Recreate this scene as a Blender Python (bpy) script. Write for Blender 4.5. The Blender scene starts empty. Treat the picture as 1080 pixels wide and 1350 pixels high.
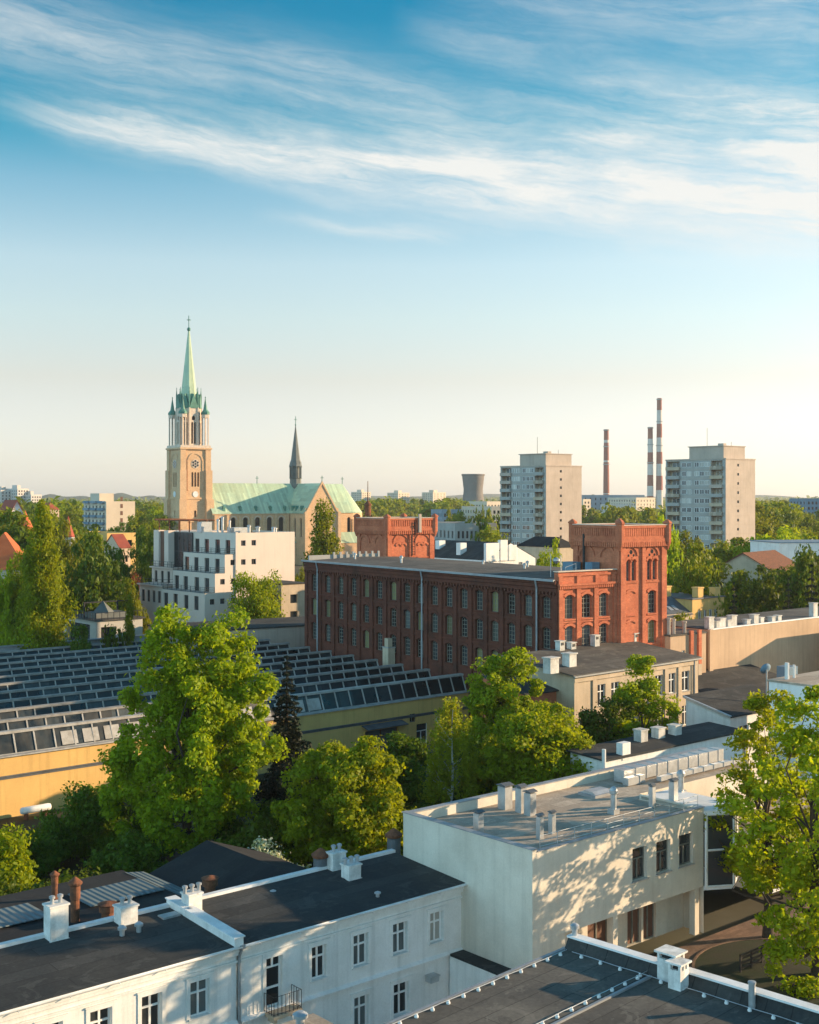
import bpy, math, random
import numpy as np
from mathutils import Vector

sc = bpy.context.scene
COL = sc.collection
RAD = math.radians
PI = math.pi

# ------------------------------------------------------------------ camera
EYE = 29.0
FPX = 1650.0
cd = bpy.data.cameras.new('camera')
cam = bpy.data.objects.new('camera', cd)
COL.objects.link(cam)
cam.location = (0, 0, EYE)
cam.rotation_euler = (RAD(90), 0, 0)
cd.sensor_fit = 'HORIZONTAL'
cd.sensor_width = 24.0
cd.lens = 24.0 * FPX / 1080
cd.shift_y = -20.0 / 1080
cd.clip_start = 0.5
cd.clip_end = 30000
sc.camera = cam
sc.render.resolution_x, sc.render.resolution_y = 819, 1024

# ------------------------------------------------------------------ sun and sky
SUN_EL, SUN_AZ = 13.5, 77.5           # azimuth clockwise from +Y
sd = bpy.data.lights.new('sun', 'SUN')
sd.energy = 5.0
sd.angle = RAD(0.5)
sd.color = (1.0, 0.73, 0.45)
sun = bpy.data.objects.new('sun', sd)
COL.objects.link(sun)
to_sun = Vector((math.sin(RAD(SUN_AZ)) * math.cos(RAD(SUN_EL)),
                 math.cos(RAD(SUN_AZ)) * math.cos(RAD(SUN_EL)), math.sin(RAD(SUN_EL))))
sun.rotation_euler = (-to_sun).to_track_quat('-Z', 'Y').to_euler()
sun.location = to_sun * 300

sc.view_settings.view_transform = 'Standard'
sc.view_settings.look = 'None'
sc.view_settings.gamma = 1.0
sc.view_settings.exposure = 1.0
sc.render.engine = 'CYCLES'
sc.cycles.max_bounces = 6
sc.cycles.volume_bounces = 1
sc.cycles.transparent_max_bounces = 4


class NT:
    """tiny node-tree writer"""
    def __init__(s, tree):
        s.t = tree
        tree.nodes.clear()

    def n(s, typ, ins=None, **kw):
        nd = s.t.nodes.new(typ)
        for k, v in kw.items():
            setattr(nd, k, v)
        for k, v in (ins or {}).items():
            s.put(nd, k, v)
        return nd

    def put(s, nd, k, v):
        sock = nd.inputs[k]
        if isinstance(v, bpy.types.Node):
            v = v.outputs[0]
        if isinstance(v, bpy.types.NodeSocket):
            s.t.links.new(v, sock)
        else:
            sock.default_value = v

    def math(s, op, a, b=0.0, c=None, clamp=False):
        nd = s.n('ShaderNodeMath', operation=op, use_clamp=clamp)
        s.put(nd, 0, a)
        s.put(nd, 1, b)
        if c is not None:
            s.put(nd, 2, c)
        return nd.outputs[0]

    def mix(s, fac, a, b, mode='MIX'):
        nd = s.n('ShaderNodeMix', data_type='RGBA', blend_type=mode)
        s.put(nd, 'Factor', fac)
        for k, v in ((6, a), (7, b)):
            if isinstance(v, tuple) and len(v) == 3:
                v = v + (1,)
            s.put(nd, k, v)
        return nd.outputs[2]

    def ramp(s, fac, stops, interp='LINEAR'):
        nd = s.n('ShaderNodeValToRGB')
        s.put(nd, 0, fac)
        cr = nd.color_ramp
        cr.interpolation = interp
        while len(cr.elements) < len(stops):
            cr.elements.new(0.5)
        for e, (p, c) in zip(cr.elements, stops):
            e.position = p
            e.color = (c, c, c, 1) if isinstance(c, (int, float)) else tuple(c) + (1,)
        return nd.outputs[0]

    def noise(s, vec, scale, detail=4, rough=0.55, dist=0.0):
        nd = s.n('ShaderNodeTexNoise', {'Scale': scale, 'Detail': detail, 'Roughness': rough, 'Distortion': dist})
        if vec is not None:
            s.put(nd, 'Vector', vec)
        return nd.outputs[0]

    def xyz(s, x, y, z):
        return s.n('ShaderNodeCombineXYZ', {0: x, 1: y, 2: z}).outputs[0]


world = bpy.data.worlds.new("World")
sc.world = world
world.use_nodes = True
w = NT(world.node_tree)
sky = w.n('ShaderNodeTexSky', sky_type='NISHITA', sun_disc=False, sun_elevation=RAD(SUN_EL),
          sun_rotation=RAD(SUN_AZ), altitude=200, air_density=1.0, dust_density=0.6, ozone_density=2.0)
geo = w.n('ShaderNodeTexCoord')
sep = w.n('ShaderNodeSeparateXYZ', {0: geo.outputs['Generated']})
AZ = w.math('ARCTAN2', sep.outputs[0], sep.outputs[1])
EL = w.math('ARCSINE', sep.outputs[2])
# colour of the clear evening air from the horizon up, as a factor on the physical sky
air = w.ramp(w.math('MULTIPLY', EL, 1.0 / 0.6), [(0.0, (0.54, 0.57, 0.79)), (0.155, (0.69, 0.525, 0.475)), (0.235, (0.74, 0.62, 0.525)), (0.305, (0.74, 0.655, 0.555)), (0.40, (0.42, 0.555, 0.515)), (0.475, (0.03, 0.42, 0.43)), (0.62, (0.0, 0.36, 0.41)), (1.0, (0.05, 0.34, 0.45))])
air2 = w.mix(1.0, air, (2.0, 2.0, 2.0), 'MULTIPLY')
blue = w.mix(1.0, sky.outputs[0], air2, 'MULTIPLY')
# cirrus: three long banks sinking to the right, combed into fibres
comb = w.math('ADD', EL, w.math('MULTIPLY', AZ, 0.15))
warp = w.math('MULTIPLY', w.math('SUBTRACT', w.noise(w.xyz(w.math('MULTIPLY', AZ, 7.0), w.math('MULTIPLY', comb, 22.0), 3.1), 1.0, 5, 0.6), 0.5), 0.036)
fib = w.noise(w.xyz(w.math('MULTIPLY', AZ, 9.0), w.math('MULTIPLY', w.math('ADD', comb, w.math('MULTIPLY', warp, 0.9)), 90.0), 0.7), 1.0, 9, 0.66, 0.25)
soft = w.noise(w.xyz(w.math('MULTIPLY', AZ, 6.0), w.math('MULTIPLY', comb, 15.0), 8.2), 1.0, 6, 0.6, 0.3)
ELW = w.math('ADD', EL, warp)
tex = w.math('MULTIPLY', w.ramp(fib, [(0.30, 0.12), (0.68, 1.0)]), w.ramp(soft, [(0.32, 0.22), (0.62, 1.0)]))


def bank(c0, k, w0, w1, gate, amp):
    """gaussian bank about el = c0 + k * az, half width w0 (left) .. w1 (right), gate = az stops"""
    c = w.math('ADD', w.math('MULTIPLY', AZ, k), c0)
    wd = w.math('ADD', w.math('MULTIPLY', AZ, (w1 - w0) / 0.64), (w0 + w1) / 2)
    x = w.math('DIVIDE', w.math('SUBTRACT', ELW, c), w.math('MAXIMUM', wd, 0.004))
    g = w.math('EXPONENT', w.math('MULTIPLY', w.math('MULTIPLY', x, x), -1.0))
    gt = w.ramp(w.math('ADD', w.math('MULTIPLY', AZ, 1.25), 0.5), gate)
    return w.math('MULTIPLY', w.math('MULTIPLY', g, gt), amp)


banks = [bank(0.299, -0.165, 0.034, 0.030, [(0.0, 0.42), (0.10, 0.52), (0.45, 0.62), (0.8, 0.9), (1.0, 1.0)], 1.0),
         bank(0.253, -0.115, 0.011, 0.036, [(0.0, 0.0), (0.10, 0.10), (0.20, 0.80), (0.36, 1.0), (0.7, 1.45), (1.0, 1.75)], 1.0),
         bank(0.358, -0.240, 0.010, 0.016, [(0.0, 0.0), (0.48, 0.0), (0.60, 0.60), (1.0, 0.65)], 1.0),
         bank(0.395, -0.150, 0.020, 0.060, [(0.0, 0.0), (0.50, 0.0), (0.75, 0.55), (1.0, 0.62)], 1.0),
         bank(0.372, -0.33, 0.016, 0.006, [(0.0, 0.55), (0.18, 0.5), (0.30, 0.0), (1.0, 0.0)], 1.0),
         bank(0.210, -0.090, 0.006, 0.004, [(0.0, 0.0), (0.34, 0.0), (0.43, 0.55), (0.52, 0.45), (0.56, 0.0), (0.70, 0.0), (0.72, 0.18), (0.74, 0.0)], 1.0)]
den = banks[0]
for q in banks[1:]:
    den = w.math('ADD', den, q)
streak = w.math('MULTIPLY', den, w.math('ADD', w.math('MULTIPLY', tex, 1.0), 0.15))
cl0 = w.mix(w.math('MINIMUM', streak, 0.93), blue, (4.75, 4.68, 4.45))
# unseen bright bank added behind and left of the viewer to fill shaded walls
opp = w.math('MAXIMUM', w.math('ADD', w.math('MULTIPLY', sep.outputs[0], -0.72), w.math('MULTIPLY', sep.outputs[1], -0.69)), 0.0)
fill_bank = w.math('MULTIPLY', w.ramp(opp, [(0.05, 0.0), (0.55, 1.0)]), w.ramp(EL, [(0.0, 0.55), (0.06, 1.0), (0.45, 0.8), (0.75, 0.0)]))
over = w.math('MULTIPLY', fill_bank, w.math('ADD', w.math('MULTIPLY', w.noise(geo.outputs['Generated'], 3.0, 6), 0.9), 0.35), clamp=True)
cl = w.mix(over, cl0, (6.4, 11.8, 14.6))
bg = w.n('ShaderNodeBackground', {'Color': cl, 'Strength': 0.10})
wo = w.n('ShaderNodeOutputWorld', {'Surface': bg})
world.cycles.sampling_method = 'MANUAL'
world.cycles.sample_map_resolution = 1024

# ------------------------------------------------------------------ object helpers
def tag(o, label=None, cat=None, group=None, kind=None):
    if label: o['label'] = label
    if cat: o['category'] = cat
    if group: o['group'] = group
    if kind: o['kind'] = kind
    return o


def thing(name, label, cat, loc, rot=0.0, group=None):
    o = bpy.data.objects.new(name, None)
    o.empty_display_size = 0.3
    COL.objects.link(o)
    o.location = loc if len(loc) == 3 else (loc[0], loc[1], 0)
    o.rotation_euler = (0, 0, rot)
    return tag(o, label, cat, group)


def place(name, me, parent=None, loc=(0, 0, 0), rot=0.0, mats=None):
    o = bpy.data.objects.new(name, me)
    COL.objects.link(o)
    o.parent = parent
    o.location = loc
    o.rotation_euler = (0, 0, rot)
    return o


def kids(o):
    return [c for c in COL.objects if c.parent is o]


class MB:
    def __init__(s):
        s.v, s.f, s.m = [], [], []

    def face(s, pts, m=0):
        b = len(s.v)
        s.v += [tuple(p) for p in pts]
        s.f.append(tuple(range(b, b + len(pts))))
        s.m.append(m)

    def box(s, x0, x1, y0, y1, z0, z1, m=0):
        b = len(s.v)
        s.v += [(x0, y0, z0), (x1, y0, z0), (x1, y1, z0), (x0, y1, z0), (x0, y0, z1), (x1, y0, z1), (x1, y1, z1), (x0, y1, z1)]
        for f in ((3, 2, 1, 0), (4, 5, 6, 7), (0, 1, 5, 4), (1, 2, 6, 5), (2, 3, 7, 6), (3, 0, 4, 7)):
            s.f.append(tuple(b + i for i in f))
            s.m.append(m)
        return s

    def lathe(s, prof, n=12, cx=0, cy=0, m=0, a0=0.0, cap=True):
        b = len(s.v)
        for r, z in prof:
            for i in range(n):
                a = a0 + 2 * PI * i / n
                s.v.append((cx + r * math.cos(a), cy + r * math.sin(a), z))
        for k in range(len(prof) - 1):
            for i in range(n):
                j = (i + 1) % n
                s.f.append((b + k * n + i, b + k * n + j, b + (k + 1) * n + j, b + (k + 1) * n + i))
                s.m.append(m)
        if cap:
            s.f.append(tuple(b + i for i in reversed(range(n))))
            s.m.append(m)
            t = b + (len(prof) - 1) * n
            s.f.append(tuple(t + i for i in range(n)))
            s.m.append(m)
        return s

    def tube(s, pts, r, n=6, m=0):
        """polyline tube; r number or list"""
        pts = [Vector(p) for p in pts]
        rr = r if isinstance(r, (list, tuple)) else [r] * len(pts)
        b = len(s.v)
        for i, p in enumerate(pts):
            d = (pts[min(i + 1, len(pts) - 1)] - pts[max(i - 1, 0)]).normalized()
            up = Vector((0, 0, 1)) if abs(d.z) < 0.9 else Vector((1, 0, 0))
            a = d.cross(up).normalized()
            c = a.cross(d).normalized()
            for k in range(n):
                t = 2 * PI * k / n
                q = p + a * (rr[i] * math.cos(t)) + c * (rr[i] * math.sin(t))
                s.v.append(tuple(q))
        for i in range(len(pts) - 1):
            for k in range(n):
                j = (k + 1) % n
                s.f.append((b + i * n + k, b + i * n + j, b + (i + 1) * n + j, b + (i + 1) * n + k))
                s.m.append(m)
        s.f.append(tuple(b + k for k in range(n)))
        s.m.append(m)
        t = b + (len(pts) - 1) * n
        s.f.append(tuple(t + k for k in reversed(range(n))))
        s.m.append(m)
        return s

    def ext(s, prof, axis, t0, t1, m=0):
        """extrude polygon of (a, z): axis 'x' -> a is y, runs along x; axis 'y' -> a is x, runs along y"""
        def p(a, z, t):
            return (t, a, z) if axis == 'x' else ((a, t, z) if axis == 'y' else (a, z, t))
        n = len(prof)
        s.face([p(a, z, t0) for a, z in prof], m)
        s.face([p(a, z, t1) for a, z in reversed(prof)], m)
        for i in range(n):
            a, b = prof[i], prof[(i + 1) % n]
            s.face([p(*a, t0), p(*a, t1), p(*b, t1), p(*b, t0)], m)
        return s

    def panel(s, O, du, no, W, z0, z1, holes=(), depth=0.15, m=0, mr=None):
        """wall sheet with real openings; holes = (u0,u1,z0,z1[,rise])"""
        mr = m if mr is None else mr
        P = lambda u, z, d=0.0: (O[0] + du[0] * u - no[0] * d, O[1] + du[1] * u - no[1] * d, z)
        us = sorted({0.0, W} | {h[0] for h in holes} | {h[1] for h in holes})
        zs = sorted({z0, z1} | {h[2] for h in holes} | {h[3] for h in holes})
        us = [u for u in us if 0 <= u <= W]
        zs = [z for z in zs if z0 <= z <= z1]
        for i in range(len(us) - 1):
            uc = (us[i] + us[i + 1]) / 2
            hs = [h for h in holes if h[0] < uc < h[1]]
            run = None
            for k in range(len(zs) - 1):
                zc = (zs[k] + zs[k + 1]) / 2
                inside = any(h[2] < zc < h[3] for h in hs)
                if not inside:
                    run = zs[k] if run is None else run
                if run is not None and (inside or k == len(zs) - 2):
                    e = zs[k] if inside else zs[k + 1]
                    s.face([P(us[i], run), P(us[i + 1], run), P(us[i + 1], e), P(us[i], e)], m)
                    run = None
        for h in holes:
            a, b, c, d = h[:4]
            rise = h[4] if len(h) > 4 else 0
            s.face([P(a, c), P(a, c, depth), P(b, c, depth), P(b, c)], mr)
            s.face([P(a, c), P(a, d - rise), P(a, d - rise, depth), P(a, c, depth)], mr)
            s.face([P(b, c), P(b, c, depth), P(b, d - rise, depth), P(b, d - rise)], mr)
            if not rise:
                s.face([P(a, d), P(b, d), P(b, d, depth), P(a, d, depth)], mr)
            else:
                pts = arch_pts(a, b, d, rise)
                for (u0, y0), (u1, y1) in zip(pts[:-1], pts[1:]):
                    s.face([P(u0, y0), P(u1, y1), P(u1, d), P(u0, d)], m)
                    s.face([P(u0, y0), P(u1, y1), P(u1, y1, depth), P(u0, y0, depth)], mr)
        return s

    def walls(s, W, D, z0, z1, front=(), left=(), right=(), back=(), depth=0.15, m=0, x0=0.0, y0=0.0):
        s.panel((x0, y0), (1, 0), (0, -1), W, z0, z1, front, depth, m)
        # left face: u is measured along +y
        s.panel((x0, y0), (0, 1), (-1, 0), D, z0, z1, left, depth, m)
        s.panel((x0 + W, y0), (0, 1), (1, 0), D, z0, z1, right, depth, m)
        s.panel((x0, y0 + D), (1, 0), (0, 1), W, z0, z1, back, depth, m)
        return s

    def mesh(s, name, mats, smooth=False):
        me = bpy.data.meshes.new(name)
        me.from_pydata(s.v, [], s.f)
        for m in (mats if isinstance(mats, (list, tuple)) else [mats]):
            me.materials.append(m)
        if any(s.m):
            me.polygons.foreach_set('material_index', s.m)
        if smooth:
            me.polygons.foreach_set('use_smooth', [True] * len(s.f))
        me.update()
        return me

    def build(s, name, mats, parent=None, loc=(0, 0, 0), rot=0.0, smooth=False):
        return place(name, s.mesh(name, mats, smooth), parent, loc, rot)


def arch_pts(a, b, top, rise, n=8):
    """points of an arch from (a, top-rise) to (b, top-rise), crown at top"""
    w = (b - a) / 2
    if rise >= w * 0.99:
        return [(a + w - w * math.cos(PI * i / n), top - rise + rise * math.sin(PI * i / n)) for i in range(n + 1)]
    Rr = (w * w + rise * rise) / (2 * rise)
    t = math.asin(min(1, w / Rr))
    return [(a + w + Rr * math.sin(-t + 2 * t * i / n), top - Rr + Rr * math.cos(-t + 2 * t * i / n)) for i in range(n + 1)]


# ------------------------------------------------------------------ measuring helpers
def pw(px, py, z):
    """ground-plan point seen at photo pixel (px, py) if it lies at height z"""
    Y = (EYE - z) * FPX / (py - 655.0)
    return ((px - 540.0) / FPX * Y, Y)


def pd(px, Y):
    return ((px - 540.0) / FPX * Y, Y)


def zz(py, Y):
    return EYE - (py - 655.0) / FPX * Y


GA = math.atan2(0.654, 0.757)
GR, GL = (math.cos(GA), math.sin(GA)), (-math.sin(GA), math.cos(GA))


def gw(r, l):
    return (GR[0] * r + GL[0] * l, GR[1] * r + GL[1] * l)


def gf(p):
    return (GR[0] * p[0] + GR[1] * p[1], GL[0] * p[0] + GL[1] * p[1])


def along(px, P, d):
    """distance along a plan line (P, d) to where it crosses the column px"""
    k = (px - 540.0) / FPX
    return (k * P[1] - P[0]) / (d[0] - k * d[1])
# ------------------------------------------------------------------ materials
def M(name, col, col2=None, scale=0.5, rough=0.85, fine=0.12, fscale=9.0, streak=0.0, bump=0.0, metal=0.0, spec=0.3, lo=0.35, hi=0.65):
    """weathered surface: col blended to col2 by large stains, fine grain, optional vertical streaks"""
    m = bpy.data.materials.new(name)
    m.use_nodes = True
    t = NT(m.node_tree)
    co = t.n('ShaderNodeTexCoord').outputs['Object']
    c2 = col2 or tuple(c * 0.8 for c in col)
    a = t.noise(co, scale, 6, 0.62)
    c = t.mix(t.ramp(a, [(lo, 0.0), (hi, 1.0)]), col, c2)
    if streak:
        mp = t.n('ShaderNodeMapping', {'Vector': co, 'Scale': (2.2, 2.2, 0.12)})
        st = t.noise(mp.outputs[0], 1.0, 4, 0.6)
        c = t.mix(t.math('MULTIPLY', t.ramp(st, [(0.5, 0.0), (0.75, 1.0)]), streak), c, tuple(x * 0.45 for x in c2))
    f = t.noise(co, fscale, 4, 0.6)
    c = t.mix(1.0, c, t.ramp(f, [(0.25, 1.0 - fine), (0.75, 1.0 + fine)]), 'MULTIPLY')
    b = t.n('ShaderNodeBsdfPrincipled', {'Base Color': c, 'Roughness': rough, 'Metallic': metal, 'Specular IOR Level': spec})
    if bump:
        bn = t.n('ShaderNodeBump', {'Strength': bump, 'Distance': 0.05, 'Height': f})
        t.put(b, 'Normal', bn)
    t.n('ShaderNodeOutputMaterial', {'Surface': b})
    return m


def Mbrick(name, c1, c2, mortar, dark=(0.2, 0.07, 0.04), stain=0.35, bw=0.27, bh=0.078):
    m = bpy.data.materials.new(name)
    m.use_nodes = True
    t = NT(m.node_tree)
    co = t.n('ShaderNodeTexCoord').outputs['Object']
    s = t.n('ShaderNodeSeparateXYZ', {0: co})
    uv = t.xyz(t.math('ADD', s.outputs[0], s.outputs[1]), s.outputs[2], 0.0)
    br = t.n('ShaderNodeTexBrick', {'Vector': uv, 'Color1': c1 + (1,), 'Color2': c2 + (1,), 'Mortar': mortar + (1,), 'Scale': 1.0,
                                    'Mortar Size': 0.008, 'Bias': 0.0, 'Brick Width': bw, 'Row Height': bh})
    big = t.noise(co, 0.35, 6, 0.65)
    c = t.mix(t.math('MULTIPLY', t.ramp(big, [(0.42, 0.0), (0.68, 1.0)]), stain), br.outputs[0], dark)
    mid = t.noise(co, 2.2, 4, 0.6)
    c = t.mix(1.0, c, t.ramp(mid, [(0.3, 0.86), (0.7, 1.14)]), 'MULTIPLY')
    b = t.n('ShaderNodeBsdfPrincipled', {'Base Color': c, 'Roughness': 0.9, 'Specular IOR Level': 0.2})
    bn = t.n('ShaderNodeBump', {'Strength': 0.25, 'Distance': 0.02, 'Height': br.outputs[1]})
    bn.invert = True
    t.put(b, 'Normal', bn)
    t.n('ShaderNodeOutputMaterial', {'Surface': b})
    return m


def Mfelt(name, col, col2, strip=1.0, length=7.0, patch=0.5, rough=0.9, spec=0.3, along='x', metal=0.0, seam=0.55, bump=0.3):
    """sheets laid in strips: each strip a little different, dark seams, weathered patches and puddle rings"""
    m = bpy.data.materials.new(name)
    m.use_nodes = True
    t = NT(m.node_tree)
    co = t.n('ShaderNodeTexCoord').outputs['Object']
    s = t.n('ShaderNodeSeparateXYZ', {0: co})
    wob = t.math('MULTIPLY', t.math('SUBTRACT', t.noise(co, 1.3, 3), 0.5), 0.10)
    ax = (0, 1) if along == 'x' else (1, 0)
    uv = t.xyz(s.outputs[ax[0]], t.math('ADD', s.outputs[ax[1]], wob), 0.0)
    br = t.n('ShaderNodeTexBrick', {'Vector': uv, 'Color1': (0.80, 0.80, 0.80, 1), 'Color2': (1.2, 1.2, 1.2, 1), 'Mortar': (seam, seam, seam, 1), 'Scale': 1.0,
                                    'Mortar Size': 0.022 * strip, 'Mortar Smooth': 0.4, 'Brick Width': length, 'Row Height': strip, 'Bias': 0.0})
    c = t.mix(t.ramp(t.noise(co, 0.22, 7, 0.65), [(0.36, 0.0), (0.62, 1.0)]), col, col2)
    c = t.mix(1.0, c, br.outputs[0], 'MULTIPLY')
    pt = t.noise(co, 0.55, 5, 0.7, 1.2)
    c = t.mix(t.math('MULTIPLY', t.ramp(pt, [(0.56, 0.0), (0.60, 1.0)]), patch * 0.5), c, tuple(x * 1.9 for x in col2))
    c = t.mix(t.math('MULTIPLY', t.ramp(pt, [(0.36, 1.0), (0.41, 0.0)]), patch * 0.6), c, tuple(x * 0.5 for x in col))
    f = t.noise(co, 7.0, 5, 0.65)
    c = t.mix(1.0, c, t.ramp(f, [(0.25, 0.78), (0.75, 1.22)]), 'MULTIPLY')
    b = t.n('ShaderNodeBsdfPrincipled', {'Base Color': c, 'Roughness': rough, 'Specular IOR Level': spec, 'Metallic': metal})
    bn = t.n('ShaderNodeBump', {'Strength': bump, 'Distance': 0.04, 'Height': t.math('ADD', t.math('MULTIPLY', f, 0.5), br.outputs[0])})
    t.put(b, 'Normal', bn)
    t.n('ShaderNodeOutputMaterial', {'Surface': b})
    return m


def Mpane(name, c1, c2, wd, ht, rough=0.25):
    """roof lights: every pane of old glass has its own tone"""
    m = bpy.data.materials.new(name)
    m.use_nodes = True
    t = NT(m.node_tree)
    co = t.n('ShaderNodeTexCoord').outputs['Object']
    s = t.n('ShaderNodeSeparateXYZ', {0: co})
    uv = t.xyz(s.outputs[0], s.outputs[2], 0.0)
    br = t.n('ShaderNodeTexBrick', {'Vector': uv, 'Color1': c1 + (1,), 'Color2': c2 + (1,), 'Mortar': c1 + (1,), 'Scale': 1.0, 'Mortar Size': 0.01, 'Brick Width': wd, 'Row Height': ht, 'Bias': -0.45}, offset=0.0)
    c = t.mix(1.0, br.outputs[0], t.ramp(t.noise(co, 1.7, 5, 0.7), [(0.3, 0.6), (0.7, 1.5)]), 'MULTIPLY')
    b = t.n('ShaderNodeBsdfPrincipled', {'Base Color': c, 'Roughness': t.ramp(t.noise(co, 0.8, 3), [(0.3, rough), (0.7, rough + 0.3)]), 'Specular IOR Level': 0.45})
    t.n('ShaderNodeOutputMaterial', {'Surface': b})
    return m


def Mglass(name, col, rough=0.06, vary=0.5):
    """dark pane seen by day, slightly different from window to window"""
    m = bpy.data.materials.new(name)
    m.use_nodes = True
    t = NT(m.node_tree)
    oi = t.n('ShaderNodeObjectInfo').outputs['Random']
    c = t.mix(t.math('MULTIPLY', oi, vary), col, tuple(min(1, x * 4 + 0.02) for x in col))
    co = t.n('ShaderNodeTexCoord').outputs['Object']
    bn = t.n('ShaderNodeBump', {'Strength': 0.06, 'Distance': 0.05, 'Height': t.noise(co, 1.4, 2)})
    b = t.n('ShaderNodeBsdfPrincipled', {'Base Color': c, 'Roughness': rough, 'Specular IOR Level': 0.6, 'Normal': bn})
    t.n('ShaderNodeOutputMaterial', {'Surface': b})
    return m


def Mleaf(name, col, col2, trans=0.45):
    """leaves: colour differs from leaf to leaf, part of the light comes through"""
    m = bpy.data.materials.new(name)
    m.use_nodes = True
    t = NT(m.node_tree)
    g = t.n('ShaderNodeNewGeometry')
    c = t.mix(g.outputs['Random Per Island'], col, col2)
    oi = t.n('ShaderNodeObjectInfo').outputs['Random']
    hs = t.n('ShaderNodeHueSaturation', {'Hue': t.math('ADD', 0.488, t.math('MULTIPLY', oi, 0.024)), 'Saturation': 1.0, 'Value': t.math('ADD', 0.85, t.math('MULTIPLY', oi, 0.3)), 'Color': c})
    d = t.n('ShaderNodeBsdfPrincipled', {'Base Color': hs, 'Roughness': 0.55, 'Specular IOR Level': 0.18})
    tr = t.n('ShaderNodeBsdfTranslucent', {'Color': t.mix(1.0, hs.outputs[0], (1.5, 1.35, 0.5), 'MULTIPLY')})
    mx = t.n('ShaderNodeMixShader', {0: trans, 1: d, 2: tr})
    t.n('ShaderNodeOutputMaterial', {'Surface': mx})
    return m


def Mwave(name, c1, c2, axis='X', scale=4.0, rough=0.6, bump=0.4, metal=0.0):
    """ribbed sheet: corrugations are bump, colour is even apart from dirt"""
    m = bpy.data.materials.new(name)
    m.use_nodes = True
    t = NT(m.node_tree)
    co = t.n('ShaderNodeTexCoord').outputs['Object']
    wv = t.n('ShaderNodeTexWave', {'Vector': co, 'Scale': scale, 'Distortion': 0.0}, wave_type='BANDS', bands_direction=axis)
    c = t.mix(t.noise(co, 0.8, 5, 0.6), c1, c2)
    b = t.n('ShaderNodeBsdfPrincipled', {'Base Color': c, 'Roughness': rough, 'Metallic': metal, 'Specular IOR Level': 0.3})
    bn = t.n('ShaderNodeBump', {'Strength': bump, 'Distance': 0.08, 'Height': wv.outputs[1]})
    t.put(b, 'Normal', bn)
    t.n('ShaderNodeOutputMaterial', {'Surface': b})
    return m


m_white = M('white_render', (0.76, 0.75, 0.72), (0.65, 0.64, 0.60), 0.55, fine=0.07, streak=0.32, bump=0.12)
m_chim = M('sooty_render', (0.62, 0.60, 0.55), (0.40, 0.38, 0.34), 1.1, fine=0.15, streak=0.6, bump=0.15)
m_cap = M('white_sheet_cap', (0.80, 0.80, 0.79), (0.62, 0.62, 0.60), 0.8, rough=0.5, fine=0.05)
m_beige = M('beige_render', (0.66, 0.60, 0.50), (0.54, 0.48, 0.39), 0.32, fine=0.07, streak=0.22, bump=0.12)
m_bitumen = Mfelt('bitumen_felt', (0.030, 0.033, 0.034), (0.052, 0.051, 0.047), 1.0, 9.0, 0.6, seam=0.45)
m_bitumen2 = Mfelt('worn_bitumen', (0.062, 0.058, 0.052), (0.110, 0.099, 0.083), 1.0, 8.0, 0.6, seam=0.45)
m_gravelroof = Mfelt('grey_felt', (0.33, 0.27, 0.21), (0.42, 0.345, 0.265), 1.0, 10.0, 0.4, rough=0.95, seam=0.8)
m_zinc = M('zinc_sheet', (0.34, 0.35, 0.36), (0.26, 0.27, 0.28), 1.2, rough=0.45, fine=0.06, metal=0.35)
m_zincdark = M('dark_sheet', (0.12, 0.13, 0.14), (0.08, 0.085, 0.09), 1.0, rough=0.5, fine=0.1)
m_steel = M('galvanised_steel', (0.52, 0.53, 0.53), (0.40, 0.41, 0.41), 2.0, rough=0.35, metal=0.5, fine=0.05)
m_rust = M('rusty_steel', (0.23, 0.085, 0.04), (0.11, 0.05, 0.03), 2.5, rough=0.9, fine=0.25)
m_wframe = M('white_window_frame', (0.80, 0.80, 0.78), (0.74, 0.73, 0.70), 2.0, rough=0.45, fine=0.03)
m_dframe = M('dark_window_frame', (0.10, 0.10, 0.10), (0.07, 0.07, 0.07), 2.0, rough=0.5, fine=0.04)
m_gframe = M('grey_window_frame', (0.20, 0.20, 0.17), (0.13, 0.13, 0.11), 2.0, rough=0.6, fine=0.05)
m_glass = Mglass('window_glass', (0.012, 0.014, 0.016))
m_glassw = Mglass('workshop_glass', (0.030, 0.036, 0.036), rough=0.16, vary=0.9)
m_glassd = Mpane('dark_roof_glass', (0.008, 0.012, 0.014), (0.055, 0.075, 0.080), 1.9, 2.4, 0.22)
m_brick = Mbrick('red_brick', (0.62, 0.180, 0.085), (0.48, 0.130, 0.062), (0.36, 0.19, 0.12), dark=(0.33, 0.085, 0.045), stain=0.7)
m_brickdark = Mbrick('shaded_brick', (0.165, 0.043, 0.025), (0.115, 0.033, 0.021), (0.105, 0.058, 0.042), dark=(0.058, 0.028, 0.020), stain=0.75)  # mill's red brick again, with the long side's shade put into its colour
m_ybrick = Mbrick('yellow_brick', (0.68, 0.43, 0.24), (0.60, 0.37, 0.20), (0.55, 0.41, 0.28), dark=(0.46, 0.28, 0.16), stain=0.5)
m_stone = M('pale_stone', (0.66, 0.54, 0.43), (0.54, 0.43, 0.33), 0.6, fine=0.08)
m_copper = Mfelt('green_copper', (0.44, 0.52, 0.34), (0.36, 0.47, 0.33), 0.9, 6.0, 0.25, rough=0.6, along='y', seam=0.82, bump=0.1)
m_copperd = M('dark_copper', (0.10, 0.26, 0.19), (0.07, 0.17, 0.13), 0.3, rough=0.6, fine=0.1)
m_yellow = M('yellow_render', (0.70, 0.44, 0.15), (0.58, 0.35, 0.12), 0.22, fine=0.07, streak=0.35)
m_tan = M('tan_render', (0.52, 0.36, 0.23), (0.40, 0.275, 0.175), 0.16, fine=0.08, streak=0.35)
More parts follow.
